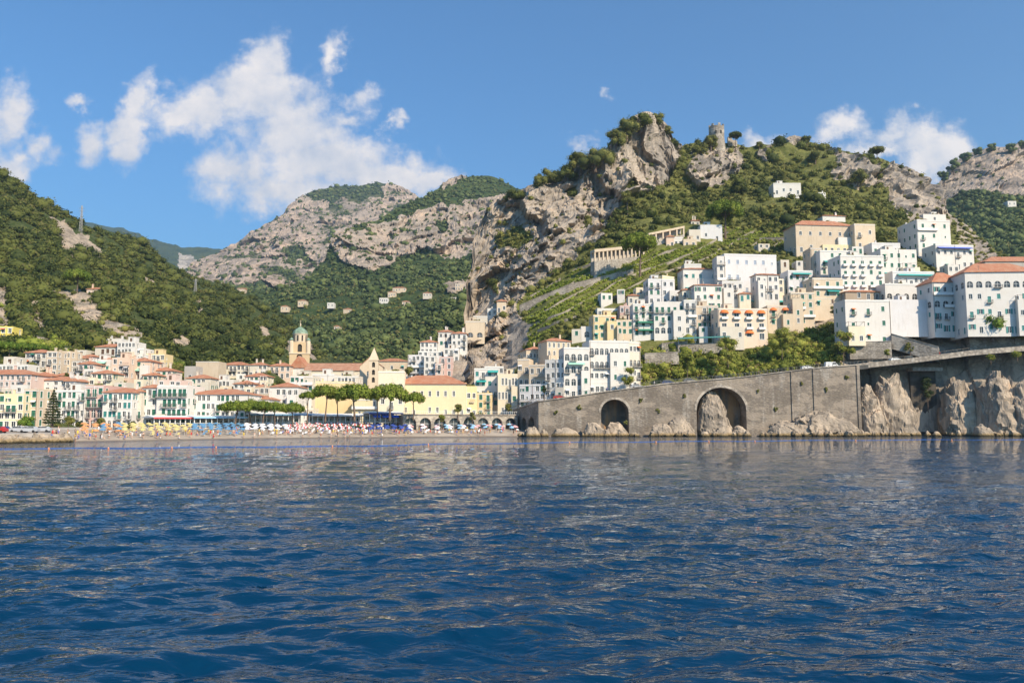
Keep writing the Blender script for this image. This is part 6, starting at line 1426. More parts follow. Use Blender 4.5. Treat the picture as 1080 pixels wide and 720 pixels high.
# ------------------------------------------------------------------ single trees
def trunkmesh(h, r, bend, limbs, g, zf=.55, spread=.6, W=2.0):
    m = MB(); p = [(0, 0, -1.0), (bend * .2, 0, h * .25), (bend * .6, bend * .3, h * .6), (bend, bend * .4, h * .9)]
    m.tube(p, [r * 1.25, r, r * .75, r * .5], 7)
    for k in range(limbs):
        a = 2 * math.pi * k / limbs + g.uniform(-.3, .3); z = h * (zf + .3 * g.random()); f = min(1, z / h); b = (bend * f, bend * .4 * f, z)
        e = (b[0] + math.cos(a) * W * spread, b[1] + math.sin(a) * W * spread, h * g.uniform(.92, 1.08)); mid = ((b[0] * .6 + e[0] * .4), (b[1] * .6 + e[1] * .4), (z * .35 + e[2] * .65))
        m.tube([b, mid, e], [r * .45, r * .33, r * .16], 5)
    return m.mesh('trunk', BARK())
def tree(label, px, yt, yb, hw, D, kind='round', mat=None, seed=0, base=None, group=None, nl=None, name=None, cat='tree'):
    """crown top yt, foot yb, half width hw in picture pixels at distance D"""
    g = rnd(seed + 100); gr = random.Random(seed); A = P(px, yb, D); H = float(P(px, yt, D)[2] - A[2]); W = hw * D / F
    t = thing(name or {'pine': 'umbrella_pine', 'round': 'tree', 'fir': 'conifer', 'bush': 'shrub', 'ridge': 'tree'}[kind], label, cat, A, 0, group)
    ls = max(.28, min(.7, W * .11))
    if kind == 'pine':
        ch = min(H * .52, W * .95); C = []; Rr = []; n = 26
        for k in range(n):
            a = k * 2.4; q = math.sqrt((k + .5) / n) * .86; C.append((math.cos(a) * q * W, math.sin(a) * q * W, H - ch * .30 - (q ** 2) * ch * .42 + g.uniform(-.06, .06) * ch)); Rr.append((W * g.uniform(.19, .28),) * 2 + (ch * g.uniform(.27, .38),))
        add('trunk', trunkmesh(H - ch * .5, max(.18, W * .05), gr.uniform(-.2, .2) * W, 6, gr, .55, .62, W), t)
        V = leafcloud(C, np.array(Rr), nl or 130, ls, g, 1, np.clip(.45 + .22 * g.normal(size=n), 0, .8)); add('crown', cloudmesh('crown', V, mat or lf_pine), t)
    elif kind == 'fir':
        add('trunk', trunkmesh(H * .97, .3, 0, 0, gr), t); C = []; Rr = []
        for j in range(13):
            f = j / 12; z = H * (.12 + .85 * f); wr = W * (1 - f) ** .75 * (1.0 if j % 2 else .88) + .15
            for k in range(max(3, int(8 * (1 - f) + 2))): a = k * 2 * math.pi / max(3, int(8 * (1 - f) + 2)) + j; C.append((math.cos(a) * wr * .62, math.sin(a) * wr * .62, z)); Rr.append((wr * .38 + .1, wr * .38 + .1, H * .022 + .08))
        add('crown', cloudmesh('crown', leafcloud(C, np.array(Rr), nl or 46, .34, g, 1, core=False), mat or lf_dark), t)
    else:
        lo = 0.08 if kind in ('bush', 'ridge') else 0.25; n = 15 if kind != 'bush' else 10; C = []; Rr = []
        for k in range(n):
            a = g.uniform(0, 6.28); q = g.uniform(0.1, .72); zc = H * (lo + (1 - lo) * g.uniform(.25, .80)); q *= (1.15 - .6 * (zc / H) ** 2)
            C.append((math.cos(a) * q * W, math.sin(a) * q * W, zc)); rr_ = W * g.uniform(.30, .46); Rr.append((rr_, rr_, min(H * .30, rr_ * .85)))
        if kind != 'bush': add('trunk', trunkmesh(H * .6, max(.15, W * .07), gr.uniform(-.15, .15) * W, 5, gr, .4, .5, W), t)
        else: add('stem', trunkmesh(H * .5, .1, 0, 3, gr, .2, .5, W), t)
        add('crown', cloudmesh('crown', leafcloud(C, np.array(Rr), nl or 120, ls, g, 1, np.clip(.45 + .22 * g.normal(size=n), 0, .8)), mat or lf_wood), t)
    return t
PN = 'umbrella pines along the seafront'
for i, (px, yt, yb, hw, D, lb) in enumerate([
    (248, 423, 446, 15, 242, 'wide umbrella pine in front of the long white hotel, leftmost of the seafront pines'), (264, 422, 446, 12, 246, 'umbrella pine second from the left along the seafront'),
    (277, 423, 446, 10, 244, 'low umbrella pine left of the lamp gap on the seafront'), (290, 424, 447, 11, 246, 'umbrella pine between the low pine and the small high pine'), (309, 425, 447, 11, 248, 'flat topped low pine at the left end of the blank yellow wall'),
    (324, 413, 444, 8, 252, 'small high umbrella pine left of the yellow wall'), (343, 406, 442, 13, 254, 'ragged umbrella pine in front of the blank yellow wall'), (356, 412, 442, 10, 256, 'slim umbrella pine between two big ones on the yellow wall'),
    (374, 405, 441, 18, 254, 'large umbrella pine with leaning trunk right of the yellow wall'), (398, 409, 440, 9, 258, 'narrow umbrella pine left of the largest pine'), (411, 406, 440, 18, 256, 'largest umbrella pine in front of the arched windows'), (436, 414, 440, 11, 258, 'umbrella pine in front of the left end of the monastery')]):
    tree(lb, px, yt - .5, yb, hw * 1.12, D, 'pine', seed=i, group=PN, nl=170)
tree('tall dark conifer with tiered branches on the left seafront', 55, 411, 450, 10, 222, 'fir', seed=21, name='conifer')
tree('round bright green tree by the car park at far left', 27, 438, 455, 11, 212, 'round', leafm('bright', (.07, .13, .015), (.20, .29, .04)), 22)
tree('dense round shrub on the beach front left of the hotels', 137, 444, 456, 8, 226, 'bush', lf_wood, 23)
tree('small tree in front of the pink seafront house', 107, 440, 453, 6, 232, 'round', lf_bush, 24)
tree('small garden tree left of the pink seafront house', 72, 439, 452, 7, 233, 'round', lf_bush, 25)
tree('low tree by the white hotel arches', 82, 444, 453, 5, 231, 'bush', lf_wood, 26)
tree('green tree beside the ruined stone house', 184, 384, 398, 9, YL(184, 398, -2), 'round', lf_bush, 27)
tree('darker tree above the round stone building', 200, 379, 392, 7, YL(200, 392, -2), 'round', lf_wood, 28)
tree('flat pine on the terrace of the left hill', 81, 284, 312, 14, YL(81, 312, -2), 'pine', seed=29)
tree('tall tree behind the stepped white house on the left', 70, 392, 403, 3.2, YL(70, 403, -9), 'round', lf_wood, 30)
tree('small dark tree in the courtyard right of the tower house', 84, 393, 402, 3, YL(84, 402, -9), 'round', lf_wood, 31)
tree('tall rooftop tree in the middle of the white cluster', 431, 386, 400, 7, 338, 'round', lf_bush, 32)
tree('leafy garden tree at the right end of the monastery', 483, 424, 441, 5, 268, 'round', lf_bush, 33)
tree('creeper covered tree on the arcade terrace', 466, 436, 447, 5, 264, 'bush', lf_hang, 34)
tree('bush on the arcade terrace beside the teal awnings', 498, 433, 447, 4.5, 268, 'bush', lf_bush, 35)
tree('small palm-green tree at the right end of the arcade', 536, 424, 440, 4, 285, 'round', lf_bush, 36)
tree('great umbrella pine standing alone before the colonnade', 675, 246, 290, 20, YR(675, 290, -6), 'pine', seed=37, nl=420)
tree('second great umbrella pine above the long palace', 765, 212, 250, 21, YR(765, 250, -6), 'pine', seed=38, nl=420)
tree('upright ficus growing from the cliff above the colonnade', 662, 197, 226, 9, YR(662, 226, -6), 'round', lf_bush, 39)
tree('dark tree hanging under the cliff ficus', 650, 216, 240, 8, YR(650, 240, -6), 'bush', lf_wood, 40)
RG = 'trees along the cliff ridge'
ridge = [(543, 202, 213, 11, 'low tree on the cliff shoulder, leftmost on the ridge'), (571, 184, 199, 9, 'small tree left of the first ridge grove'), (582, 178, 197, 11, 'dark tree in the first ridge grove'), (597, 174, 193, 12, 'tree joining the two ridge groves'),
         (612, 161, 184, 14, 'broad tree at the left of the second ridge grove'), (628, 154, 180, 17, 'largest tree of the second ridge grove'), (641, 160, 176, 9, 'tree at the right end of the second ridge grove'), (650, 136, 158, 11, 'tree at the left foot of the summit grove'),
         (661, 126, 148, 13, 'tall tree in the summit grove'), (676, 121, 138, 14, 'widest tree on the summit of the crag'), (692, 122, 134, 10, 'right hand tree on the summit of the crag'), (706, 131, 148, 5, 'small tree hanging right of the summit'), (710, 146, 158, 6, 'shrubby tree in the notch right of the crag'),
         (739, 152, 168, 8, 'tree left of the castle tower'), (750, 142, 158, 7, 'pale tree touching the castle tower'), (776, 140, 158, 6, 'upright pine right of the castle ruin'), (801, 150, 157, 4, 'tiny round tree alone on the skyline'), (824, 178, 200, 7, 'pointed light green tree below the skyline'),
         (851, 144, 153, 5, 'round bush tree on the knoll'), (925, 156, 168, 7, 'low pine on the right part of the skyline'), (860, 160, 172, 7, 'dark bush tree under the knoll'), (780, 190, 208, 9, 'dark tree under the castle rocks'), (905, 178, 196, 9, 'dark ivy clad tree at the foot of the right crag')]
for i, (px, yt, yb, hw, lb) in enumerate(ridge):
    p, _ = RR.pt(px, max(yb, float(interp(RR.top, px)) + 1)); D = float(p[1]) - 2
    tree(lb, px, yt - 1, yb, hw * 1.25, D, 'pine' if 'pine' in lb else 'ridge', (lf_bush if i % 3 else lf_wood), 50 + i, group=RG, nl=150)
for i, (px, yt, yb, hw) in enumerate([(985, 192, 206, 9), (996, 178, 196, 8), (1006, 166, 184, 9), (1018, 160, 174, 9), (1031, 154, 166, 9), (1045, 151, 162, 8), (1068, 150, 164, 8), (1079, 146, 160, 7)]):
    p, _ = LMr.pt(px, max(yb, float(interp(LMr.top, px)) + 2)); D = float(p[1]) - 3
    tree(['tree low on the rim of the far right cliff', 'second tree up the rim of the far right cliff', 'third tree up the rim of the far right cliff', 'broad tree where the far right rim turns flat', 'highest tree on the far right cliff', 'tree in the middle of the flat far right rim', 'tree right of the gap on the far right rim', 'tree on the far right rim at the picture edge'][i],
         px, yt, yb, hw, D, 'ridge', lf_far, 80 + i, group='trees on the rim of the far right cliff', nl=60)
tree('large spreading green tree in front of the corner house', 1046, 328, 358, 18, 282, 'round', leafm('bright', (.07, .13, .015), (.20, .29, .04)), 90, nl=220)
tree('shrub on the cliff top at the right edge', 1070, 346, 360, 11, 281, 'bush', lf_bush, 91)
tree('hanging tuft of green on the cliff below the garden wall', 1045, 372, 381, 5, 272, 'bush', lf_hang, 92)
tree('green tuft near the right edge of the cliff top', 1073, 370, 378, 8, 271, 'bush', lf_hang, 93)
tree('slim bright tree on the rock beside the white canopy house', 880, 320, 340, 4, YR(880, 340, -6), 'round', lf_bush, 94)
tree('tall creeper tree on the right end of the hanging gardens', 890, 342, 384, 13, 287, 'bush', lf_hang, 95, nl=220)
tree('yellow-green tree in the hanging gardens under the orange awnings', 825, 340, 376, 12, 289, 'bush', lf_hang, 96, nl=200)
tree('tree under the left end of the orange awnings', 768, 352, 385, 13, 288, 'bush', lf_hang, 97, nl=200)
tree('tree left of centre in the hanging gardens', 725, 362, 396, 13, 284, 'bush', lf_hang, 98, nl=200)
tree('greenish tree beside the right block of the sea hotel', 664, 384, 412, 9, 276, 'bush', lf_hang, 99, nl=200)
tree('slim dark cypress-like tree at the left of the sea hotel', 574, 404, 421, 3, 272, 'round', lf_dark, 101)
tree('dark climber spilling down the recess in the sea cliff', 979, 392, 432, 9, 281, 'bush', lf_dark, 102, nl=200)
tree('bush by the roadside left of the parked cars', 936, 366, 378, 4, 284, 'bush', lf_hang, 103)
tree('bush by the roadside above the parked cars', 960, 360, 374, 6, 286, 'bush', lf_bush, 104)
# pine grove at far left
for i, (px, hw) in enumerate([(-4, 10), (9, 10), (22, 9), (34, 9), (44, 7)]):
    tree(['flat pine at the picture edge in the left grove', 'second flat pine of the left grove', 'middle flat pine of the left grove', 'fourth flat pine of the left grove', 'last flat pine of the left grove, nearest the cream villa'][i], px, 359 + i * 1.0, 378, hw, YL(px, 378, -5), 'pine', leafm('bright', (.07, .13, .015), (.20, .29, .04)), 110 + i, group='flat pines of the left grove')
# ------------------------------------------------------------------ things on the beach and roads
def zbeach(px, q): return float(np.interp(q, [-6, 0, 3, 10, 20, 32], [-1.2, -.05, .65, 1.35, 2.1, 2.6]))
def bp(px, q, dz=0.0):
    D = float(shoreY(px)) + q; return ((px - CX) / (F * CT) * D, D, zbeach(px, q) + dz)
cloth = lambda n, c: plain('canvas_' + n, c, .85, var=.06)
UC = {'yellow': (.60, .50, .20), 'orange': (.66, .30, .12), 'blue': (.10, .24, .40), 'navy': (.03, .07, .32), 'white': (.80, .80, .82), 'red': (.58, .08, .08), 'pink': (.80, .42, .42), 'lightblue': (.30, .55, .78)}
def umbrella(col, open_=True):
    t = thing('beach_umbrella', '', 'umbrella'); m = MB(); n = 8; r = 1.05
    for k in range(n):
        a0, a1 = 2 * math.pi * k / n, 2 * math.pi * (k + 1) / n; c = lambda a, rr, z: (math.cos(a) * rr, math.sin(a) * rr, z); mi = 1 if (col == 'red' and k % 2) else 0
        m.face([(0, 0, 2.45), c(a0, r * .55, 2.28), c(a1, r * .55, 2.28)], mi); m.face([c(a0, r * .55, 2.28), c(a0, r, 1.95), c(a1, r, 1.95), c(a1, r * .55, 2.28)], mi); m.face([c(a0, r, 1.95), c(a0, r, 1.80), c(a1, r, 1.80), c(a1, r, 1.95)], mi)
    add('canopy', m.mesh('canopy', [cloth(col, UC[col]), cloth('white', UC['white'])]), t)
    m = MB(); m.tube([(0, 0, 0), (0, 0, 2.5)], .03, 5); add('pole', m.mesh('pole', WHITE_T), t); return t
def lounger(col):
    t = thing('sun_lounger', '', 'sun lounger'); m = MB(); m.box(-.32, .32, -.9, .35, .26, .33); add('seat', m.mesh('seat', cloth(col, UC[col])), t)
    m = MB(); m.prism([(.36, .27), (.36, .34), (.95, .72), (.98, .66)], -.32, .32, axis='x'); add('backrest', m.mesh('backrest', cloth(col, UC[col])), t)
    for sx in (-.28, .28):
        for sy in (-.8, .4): m = MB(); m.box(sx - .025, sx + .025, sy - .025, sy + .025, 0, .26); add('leg', m.mesh('leg', WHITE_T), t)
    return t
ZONES = [(92, 134, 'orange', 'orange beach umbrella on the left end of the beach'), (134, 206, 'yellow', 'yellow beach umbrella in the rows before the balconied hotel'), (112, 132, 'blue', 'blue beach umbrella among the orange ones'), (207, 262, 'blue', 'blue beach umbrella before the long white hotel'),
         (262, 306, 'white', 'white beach umbrella below the pavilion with the blue roof edge'), (306, 392, 'red', 'red and white beach umbrella in the dense middle rows'), (392, 432, 'navy', 'dark blue beach umbrella beside the raised bar'), (432, 500, 'white', 'white beach umbrella in front of the arcade'), (432, 545, 'pink', 'faded pink beach umbrella near the sea wall'), (470, 545, 'lightblue', 'pale blue beach umbrella near the sea wall')]
g = random.Random(11); GUM = 'beach umbrellas'; nU = 0; grid = []
for x0, x1, col, lb in ZONES:
    pr = umbrella(col); first = True; pl = lounger(col if col not in ('red', 'pink') else 'white'); lf = True; mixz = col in ('pink', 'lightblue') or (col == 'blue' and x0 < 130); lmix = 2 if mixz else 1
    for row in range(5):
        q = 7 + row * 5.2; px = x0 + 1 + (row % 2) * 2
        while px < x1:
            D = float(shoreY(px)) + q; step = 2.2 / D * F * (1.9 if mixz or (432 <= x0) else 1.0) * (1.25 if col == 'orange' else 1)
            if g.random() < .93:
                loc = bp(px + g.uniform(-.8, .8), q + g.uniform(-.6, .6) + (2 if mixz else 0)); sc = g.uniform(.68, .85)
                if first: u = pr; u.location = loc; u.scale = (sc,) * 3; tag(u, lb, None, lb.split(' ')[0] + ' umbrellas ' + str(x0)[:0] + 'of one bathing beach'); first = False
                else: u = dup(pr, loc, g.uniform(0, 1), scale=sc)
                u.rotation_euler = (g.uniform(-.08, .08), g.uniform(-.08, .08), g.uniform(0, .8)); nU += 1
                u['group'] = {'orange': 'orange umbrellas', 'yellow': 'yellow umbrellas', 'blue': 'blue umbrellas among orange' if x0 < 130 else 'blue umbrellas before the hotel', 'white': 'white umbrellas by the pavilion' if x0 < 300 else 'white umbrellas by the arcade', 'red': 'red and white umbrellas', 'navy': 'dark blue umbrellas', 'pink': 'pink umbrellas', 'lightblue': 'pale blue umbrellas'}[col]
                rw_ = ['nearest the water', 'in the second row', 'in the middle row', 'in the fourth row', 'in the back row'][row]; u['group'] += ' ' + rw_; u['label'] = lb + ', ' + rw_
                if g.random() < .42:
                    l2 = (loc[0] + 1.0, loc[1] - 1.4, loc[2] - .05); lab = lb.replace('beach umbrella', 'sun lounger')
                    lab = lab.replace('red and white', 'white').replace('faded pink', 'white') if col in ('red', 'pink') else lab
                    if lf: pl.location = l2; tag(pl, lab, None, lab.split(' sun')[0] + ' loungers, px'.replace(', px', '') + (' near the wall' if x0 > 431 else ' on the beach')); lf = False
                    else: dup(pl, l2, g.uniform(-.3, .3))
            px += step
    if lf:
        for c in list(pl.children): bpy.data.objects.remove(c)
        bpy.data.objects.remove(pl)
print('umbrellas', nU)
# ---- people: one continuous skinned body each
def person_base(pose):
    J = {'stand': [(0, 0, .95), (0, 0, 1.2), (0, .01, 1.42), (0, 0, 1.52), (0, 0, 1.66), (.18, 0, 1.40), (.24, .02, 1.13), (.25, -.05, .88), (-.18, 0, 1.40), (-.25, .02, 1.13), (-.24, -.06, .88), (.10, 0, .88), (.11, .01, .48), (.12, .02, .06), (.13, -.13, .03), (-.10, 0, .88), (-.12, -.03, .48), (-.13, .03, .06), (-.14, -.12, .03)],
         'walk': [(0, 0, .93), (0, -.02, 1.2), (0, -.02, 1.40), (0, -.03, 1.50), (0, -.05, 1.64), (.18, -.02, 1.38), (.24, .15, 1.14), (.24, .12, .90), (-.18, -.02, 1.38), (-.24, -.15, 1.14), (-.22, -.32, .98), (.10, 0, .86), (.11, -.18, .50), (.12, -.22, .06), (.13, -.37, .04), (-.10, 0, .86), (-.11, .06, .47), (-.12, .32, .12), (-.12, .20, .03)],
         'sit': [(0, 0, .42), (0, .06, .68), (0, .08, .88), (0, .06, .98), (0, .03, 1.12), (.18, .08, .86), (.25, -.02, .62), (.20, -.22, .50), (-.18, .08, .86), (-.25, -.02, .62), (-.20, -.22, .50), (.10, -.06, .40), (.14, -.45, .46), (.14, -.62, .08), (.14, -.76, .05), (-.10, -.06, .40), (-.14, -.45, .46), (-.14, -.62, .08), (-.14, -.76, .05)]}[pose]
    E = [(0, 1), (1, 2), (2, 3), (3, 4), (2, 5), (5, 6), (6, 7), (2, 8), (8, 9), (9, 10), (0, 11), (11, 12), (12, 13), (13, 14), (0, 15), (15, 16), (16, 17), (17, 18)]
    RD = [.125, .115, .13, .055, .095, .06, .045, .03, .06, .045, .03, .09, .06, .04, .035, .09, .06, .04, .035]
    me = bpy.data.meshes.new('body'); me.from_pydata(J, E, []); o = bpy.data.objects.new('body', me); COL.objects.link(o); o.modifiers.new('s', 'SKIN'); sk = me.skin_vertices[0].data
    for i, r in enumerate(RD): sk[i].radius = (r, r * .85)
    sk[0].use_root = True; o.modifiers.new('d', 'SUBSURF').levels = 1
    dg = bpy.context.evaluated_depsgraph_get(); nm = bpy.data.meshes.new_from_object(o.evaluated_get(dg)); bpy.data.objects.remove(o); nm.name = 'body'; nm.polygons.foreach_set('use_smooth', [True] * len(nm.polygons))
    h = J[4]; hm = MB(); hm.lathe([(0, h[2] + .135), (.07, h[2] + .12), (.105, h[2] + .06), (.11, h[2]), (.09, h[2] - .04)], 8, c=(h[0], h[1] + .015))
    a, b = J[0], J[2]; sw = MB(); sw.lathe([(.185, a[2] + .07), (.19, a[2]), (.17, a[2] - .12)], 10, c=(a[0], a[1])); sh = MB(); sh.lathe([(.12, b[2] + .06), (.19, b[2]), (.175, b[2] - .15), (.165, a[2] + .06)], 10, c=(b[0], b[1] - .01)); return nm, hm, sw, sh
SK = [plain('skin_tan', (.50, .28, .18), .6), plain('skin_light', (.66, .42, .30), .6)]; HR = [plain('hair_dark', (.03, .02, .015), .6), plain('hair_fair', (.22, .13, .06), .6)]
protos = {}
CCOL = {'red': (.6, .04, .04), 'blue': (.04, .12, .5), 'black': (.02, .02, .02), 'white': (.8, .8, .8), 'yellow': (.75, .55, .06)}
def person(pose, cc, shirt, sk, loc, rz, label, group):
    k = (pose, cc, shirt, sk)
    if k not in protos:
        if pose not in protos: protos[pose] = person_base(pose)
        bm_, hm, sw, sh = protos[pose]; t = thing('person', label, 'person', loc, rz, group); me = bm_.copy(); me.materials.clear(); me.materials.append(SK[sk]); add('body', me, t)
        add('hair', hm.mesh('hair', HR[sk], True), t); cm = plain('cloth_' + cc, CCOL[cc], .8); add('shorts', sw.mesh('shorts', cm, True), t)
        if shirt: add('shirt', sh.mesh('shirt', cm, True), t)
        protos[k] = t; return t
    return dup(protos[k], loc, rz, label, group)
g = random.Random(8); cl = list(CCOL)
for i in range(210):
    px = g.uniform(60, 545); q = g.choice([1.0, 2.0, 4.0, 6.5, 7.5, 12, 17]) + g.uniform(-.8, .8); pose = g.choice(['stand', 'stand', 'walk', 'sit']); cc = cl[i % 5]; shirt = (i // 5) % 2; sk = (i // 10) % 2
    z = 'left part' if px < 210 else ('middle' if px < 390 else 'right part')
    person(pose, cc, shirt, sk, bp(px, q), g.uniform(0, 6.28), 'person %s in %s %s on the %s of the beach' % ({'stand': 'standing', 'walk': 'walking', 'sit': 'sitting'}[pose], cc, 'shirt and shorts' if shirt else 'swimwear', z), '%s bathers in %s, %s' % ({'stand': 'standing', 'walk': 'walking', 'sit': 'sitting'}[pose], cc, z))
# ---- cars
def car(col, colname, van=False):
    t = thing('parked_car', '', 'van' if van else 'car'); Lc = 4.9 if van else 4.1; hw = .85; body = [(-Lc / 2, .35), (-Lc / 2, .85), (-Lc / 2 + .15, 1.0), (Lc * .22, 1.0), (Lc / 2 - .1, .82), (Lc / 2, .6), (Lc / 2, .35)]
    cab = [(-Lc / 2 + .12, 1.003), (-Lc / 2 + .2, 1.95), (Lc * .2, 1.95), (Lc * .36, .93)] if van else [(-Lc / 2 + .35, 1.003), (-Lc / 2 + .8, 1.42), (Lc * .06, 1.46), (Lc * .25, 1.003)]
    pm = plain('paint_' + colname, col, .35, 0, .03); m = MB(); m.prism(body, -hw, hw); top = (1.953, 2.0) if van else (1.40, 1.50); bo = add('body', m.mesh('body', pm), t)
    m = MB(); m.prism(cab, -hw + .12, hw - .12)
    add('roof' if van else 'roof', m.mesh('roof', pm), t)
    m = MB(); zt = 1.75 if van else 1.36; xs_ = [(-Lc / 2 + (.4 if van else .85), Lc * (.0)), (Lc * .02, Lc * (.26 if van else .16))]
    for sgn in (-1, 1):
        for a, b in (xs_ if not van else xs_[1:]): y = sgn * (hw - .115); m.face([(a - .12, y, 1.08), (b + .1, y, 1.08), (b - .05, y, zt), (a + .02, y, zt)])
    a, b = cab[3], cab[2]; m.face([(a[0] - .04, -hw + .2, a[1] + .08), (a[0] - .04, hw - .2, a[1] + .08), (b[0] + .05, hw - .25, b[1] - .06), (b[0] + .05, -hw + .25, b[1] - .06)])
    add('windows', m.mesh('windows', glassm()), t)
    wm = MB()
    for x in (-Lc * .31, Lc * .31):
        for sgn in (-1, 1):
            m = MB(); pts = [(x + .32 * math.cos(k * math.pi / 6), .32 + .32 * math.sin(k * math.pi / 6)) for k in range(12)]; y0, y1 = sorted((sgn * (hw - .2), sgn * (hw + .02))); m.prism(pts, y0, y1); add('wheel', m.mesh('wheel', plain('tyre', (.02, .02, .02), .9)), t)
    for sgn in (-1, 1): m = MB(); m.box(Lc / 2 - .05, Lc / 2 + .02, sgn * .6 - .14, sgn * .6 + .14, .62, .76); add('headlight', m.mesh('headlight', WHITE_T), t)
    for ch in t.children: pass
    return t
CARC = {'white': (.75, .75, .75), 'silver': (.45, .46, .48), 'black': (.02, .02, .022), 'dark blue': (.03, .05, .14), 'red': (.45, .03, .02), 'grey': (.15, .155, .16)}
cp = {n: None for n in CARC}; g = random.Random(5); names = list(CARC)
def park(n, loc, rz, label, group, van=False):
    k = n + ('v' if van else '')
    if cp.get(k) is None: t = car(CARC[n], n.replace(' ', '_'), van); cp[k] = t; t.location = [float(v) for v in loc]; t.rotation_euler = (0, 0, rz); tag(t, label, None, group); return t
    return dup(cp[k], loc, rz, label, group)
ql = thing('quay', 'low concrete quay of the car park above the boulder bank', 'quay', (0, 0, 0)); m = MB()
for a, b in zip(range(-100, 60, 10), range(-90, 70, 10)):
    q = [];
    for px in (a, b):
        D = float(shoreY(px)); k = (px - CX) / (F * CT); q.append([(k * (D + 8), D + 8, 1.95), (k * (D + 33), D + 33, 2.05), (k * (D + 8), D + 8, -1)])
    m.face([q[0][0], q[1][0], q[1][1], q[0][1]]); m.face([q[0][2], q[1][2], q[1][0], q[0][0]])
add('deck', m.mesh('deck', pav), ql)
i = 0
for row, q in enumerate((13, 20, 27)):
    px = -30 + row * 3
    while px < 58:
        D = float(shoreY(px)) + q
        if g.random() < .85:
            n = names[g.randrange(6)]; park(n, ((px - CX) / (F * CT) * D, D, 1.99 + .002 * row), g.uniform(-.08, .08) + (math.pi if g.random() < .5 else 0) + (.15), '%s car parked in the %s row of the seafront car park' % (n, ['front', 'middle', 'back'][row]), '%s cars in the %s row of the car park' % (n, ['front', 'middle', 'back'][row]))
        px += 5.6 / D * F * g.uniform(.95, 1.3)
def onroad(px, q=2.2):
    y = float(interp(ROAD_TOP, px)); D = (262 + (px - 568) / 336 * 8 if px < 904 else float(interp(ROAD_D, px)) - 1); z = float(P(px, y, D)[2]); D2 = D + q; k = (px - CX) / (F * CT); return (k * D, D2, z - .15)
AR = .035
for px, n, van, lb in [(853, 'white', False, 'white car on the sea road left of the van'), (879, 'white', True, 'white van on the sea road near the wall corner'), (947, 'white', False, 'white car on the road right of the wall corner'), (962, 'black', False, 'dark car behind the white car on the cliff road'), (672, 'silver', False, 'silver car on the sea road beside the sea hotel'),
                       (705, 'dark blue', False, 'dark blue car left of the hanging gardens'), (728, 'grey', False, 'grey car on the sea road above the large arch'), (760, 'black', False, 'black car on the sea road right of the grey one'), (590, 'red', False, 'red car in front of the sea hotel left wing')]:
    park(n, onroad(px), AR, lb, 'cars on the sea road', van)
for i, (px, cc) in enumerate([(992, 'red'), (640, 'blue'), (690, 'white'), (800, 'black')]):
    p = onroad(px, 1.2); person('walk', cc, 1, i % 2, p, 1.4, ['person in red on the road under the ramp', 'person in blue walking past the sea hotel', 'person in white walking along the wall top', 'person in black walking above the large arch'][i], 'people walking on the sea road')
# ---- bathing pavilions
def pavilion(label, x0, x1, q, H, roofc, posts, deck=1.2, awn=None):
    A = bp(x0, q); Bq = bp(x1, q); W = math.hypot(Bq[0] - A[0], Bq[1] - A[1]); an = math.atan2(Bq[1] - A[1], Bq[0] - A[0]); t = thing('bathing_pavilion', label, 'pavilion', (A[0], A[1], A[2] - .3), an); d = 8
    m = MB(); m.box(0, W, 0, d, deck, deck + .25); add('deck', m.mesh('deck', CONC), t)
    for i in range(posts):
        x = .15 + (W - .3) * i / (posts - 1)
        m = MB(); m.box(x - .1, x + .1, .1, .3, -.6, H); add('post', m.mesh('post', WHITE_T), t)
    m = MB(); m.box(.2, W - .2, d - .4, d - .2, deck + .26, H); add('back_wall', m.mesh('back_wall', wallm('white')), t)
    n = int(W / 3)
    for i in range(n): add('window', window_mesh('dark', 1.6, 1.2, 't', False), t, (i * W / n + .7, d - .61, deck + 1.0))
    m = MB(); m.prism([(-.6, H), (-.6, H + .14), (d * .5, H + .7), (d + .4, H + .14), (d + .4, H)], -.3, W + .3, axis='x'); add('roof', m.mesh('roof', WHITE_T), t)
    m = MB(); m.box(-.32, W + .32, -.66, -.603, H - .25, H + .2); add('fascia', m.mesh('fascia', cloth(roofc, UC[roofc])), t)
    m = MB(); m.box(0, W, -.05, 0.0, deck + 1.05, deck + 1.12); x = 0
    while x < W: m.box(x, x + .05, -.045, -.005, deck + .25, deck + 1.05); x += .55
    add('railing', m.mesh('railing', WHITE_T), t)
    if awn:
        g = random.Random(2); x = 1
        while x < W - 2.6: add('awning', awning_mesh(2.4, awn), t, (x, -.02, H - .5)); x += 3.1
pavilion('white bathing pavilion with blue roof edge behind the white umbrellas', 266, 329, 30, 4.6, 'blue', 12)
pavilion('long white bathing pavilion under the pines, behind red umbrellas', 331, 389, 32, 4.4, 'white', 11, 1.4)
pavilion('raised beach bar with blue awnings between pines and arcade', 391, 425, 23, 5.4, 'navy', 7, 2.4, 'blue')
pavilion('low white beach bar at the right of the blue umbrellas', 208, 262, 31, 3.6, 'lightblue', 10, .9)
pavilion('seafront cafe with red edge before the balconied hotel', 166, 205, 33, 3.4, 'red', 8, .8)
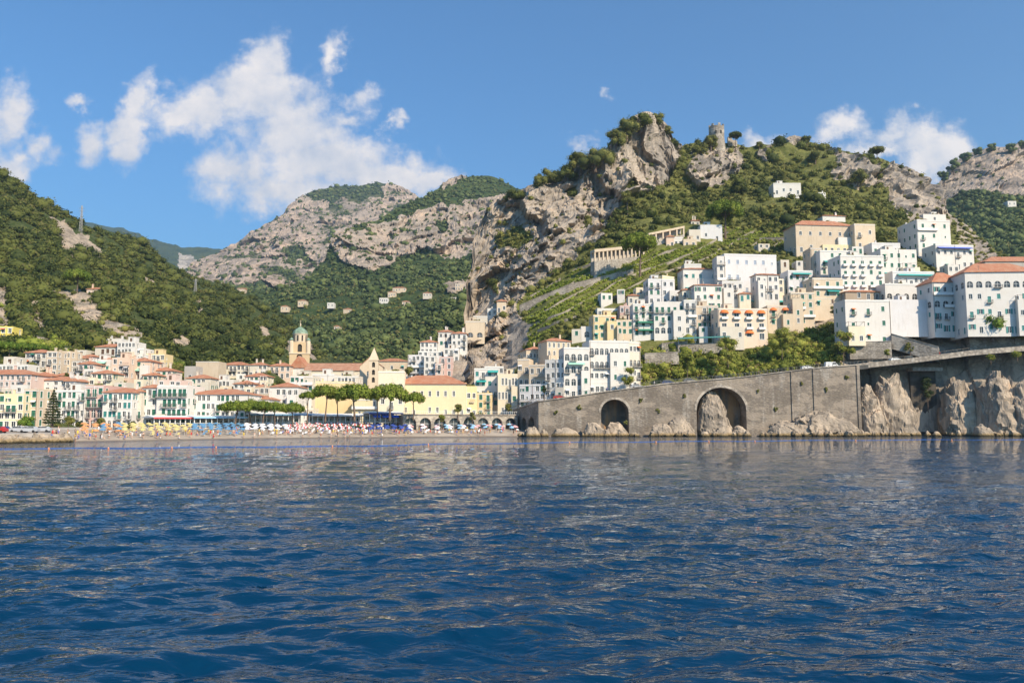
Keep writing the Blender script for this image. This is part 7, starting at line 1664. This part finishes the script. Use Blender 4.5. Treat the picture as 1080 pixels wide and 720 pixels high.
# ---- float line
def floats():
    pts = [(-160, 473.5), (0, 472.6), (140, 471.8), (270, 470.6), (390, 469.6), (450, 468), (600, 466), (780, 464.6), (920, 463.6), (1080, 463.2), (1200, 463.2)]; path = []
    for px in np.arange(-150, 1190, 2.5):
        py = float(interp(pts, px)) + .25 * math.sin(px * .05); Dd = HC * F * 1.0 / (py - 446.0); k = (px - CX) / (F * CT); path.append((k * Dd, Dd, .02 + .02 * math.sin(px)))
    m = MB(); m.tube(path, .03, 4); t = thing('float_line', 'long blue float line closing the bathing area', 'float line'); add('rope', m.mesh('rope', plain('rope_blue', (.02, .10, .45), .6)), t)
    V = MB(); g = random.Random(4)
    for a, b in zip(path[:-1], path[1:]):
        n = 2
        for j in range(n):
            f = (j + .2) / n; f2 = (j + .85) / n
            if g.random() < .06: continue
            p = [a[i] + (b[i] - a[i]) * f for i in range(3)]; q = [a[i] + (b[i] - a[i]) * f2 for i in range(3)]; V.tube([p, q], .06, 6)
    o = add('float', V.mesh('float', plain('float_blue', (.02, .12, .42), .5)), t); o['kind'] = 'stuff'
    for i, px in enumerate((58, 186, 232, 353, 453, 600, 690, 745, 793, 898, 998, 120)):
        py = float(interp(pts, px)) + .6; Dd = HC * F / (py - 446.0); k = (px - CX) / (F * CT); o = thing('buoy', 'small orange buoy on the blue float line', 'buoy', (k * Dd, Dd, 0), 0, 'orange buoys on the float line'); m = MB(); m.lathe([(0, -.2), (.12, -.13), (.15, .03), (.12, .14), (.05, .22), (0, .23)], 12); add('shell', m.mesh('shell', plain('buoy_orange', (.70, .26, .10), .6), True), o)
        m = MB(); m.lathe([(.03, .22), (.05, .24), (.05, .28), (0, .30)], 8); add('eye', m.mesh('eye', WHITE_T), o)
floats()
# ------------------------------------------------------------------ haze
def haze():
    m = bpy.data.materials.new('haze_air'); m.use_nodes = True; nt = m.node_tree; nt.nodes.clear()
    v = nt.nodes.new('ShaderNodeVolumePrincipled'); v.inputs['Color'].default_value = (.60, .82, 1.0, 1)
    v.inputs['Density'].default_value = HAZE_DENSITY; v.inputs['Anisotropy'].default_value = 0.3
    o = nt.nodes.new('ShaderNodeOutputMaterial'); nt.links.new(v.outputs[0], o.inputs['Volume'])
    mb = MB(); mb.box(-7200, 7200, -700, 9200, -6.5, 1450)
    tag(add('haze', mb.mesh('haze', m)), kind='stuff')
haze()
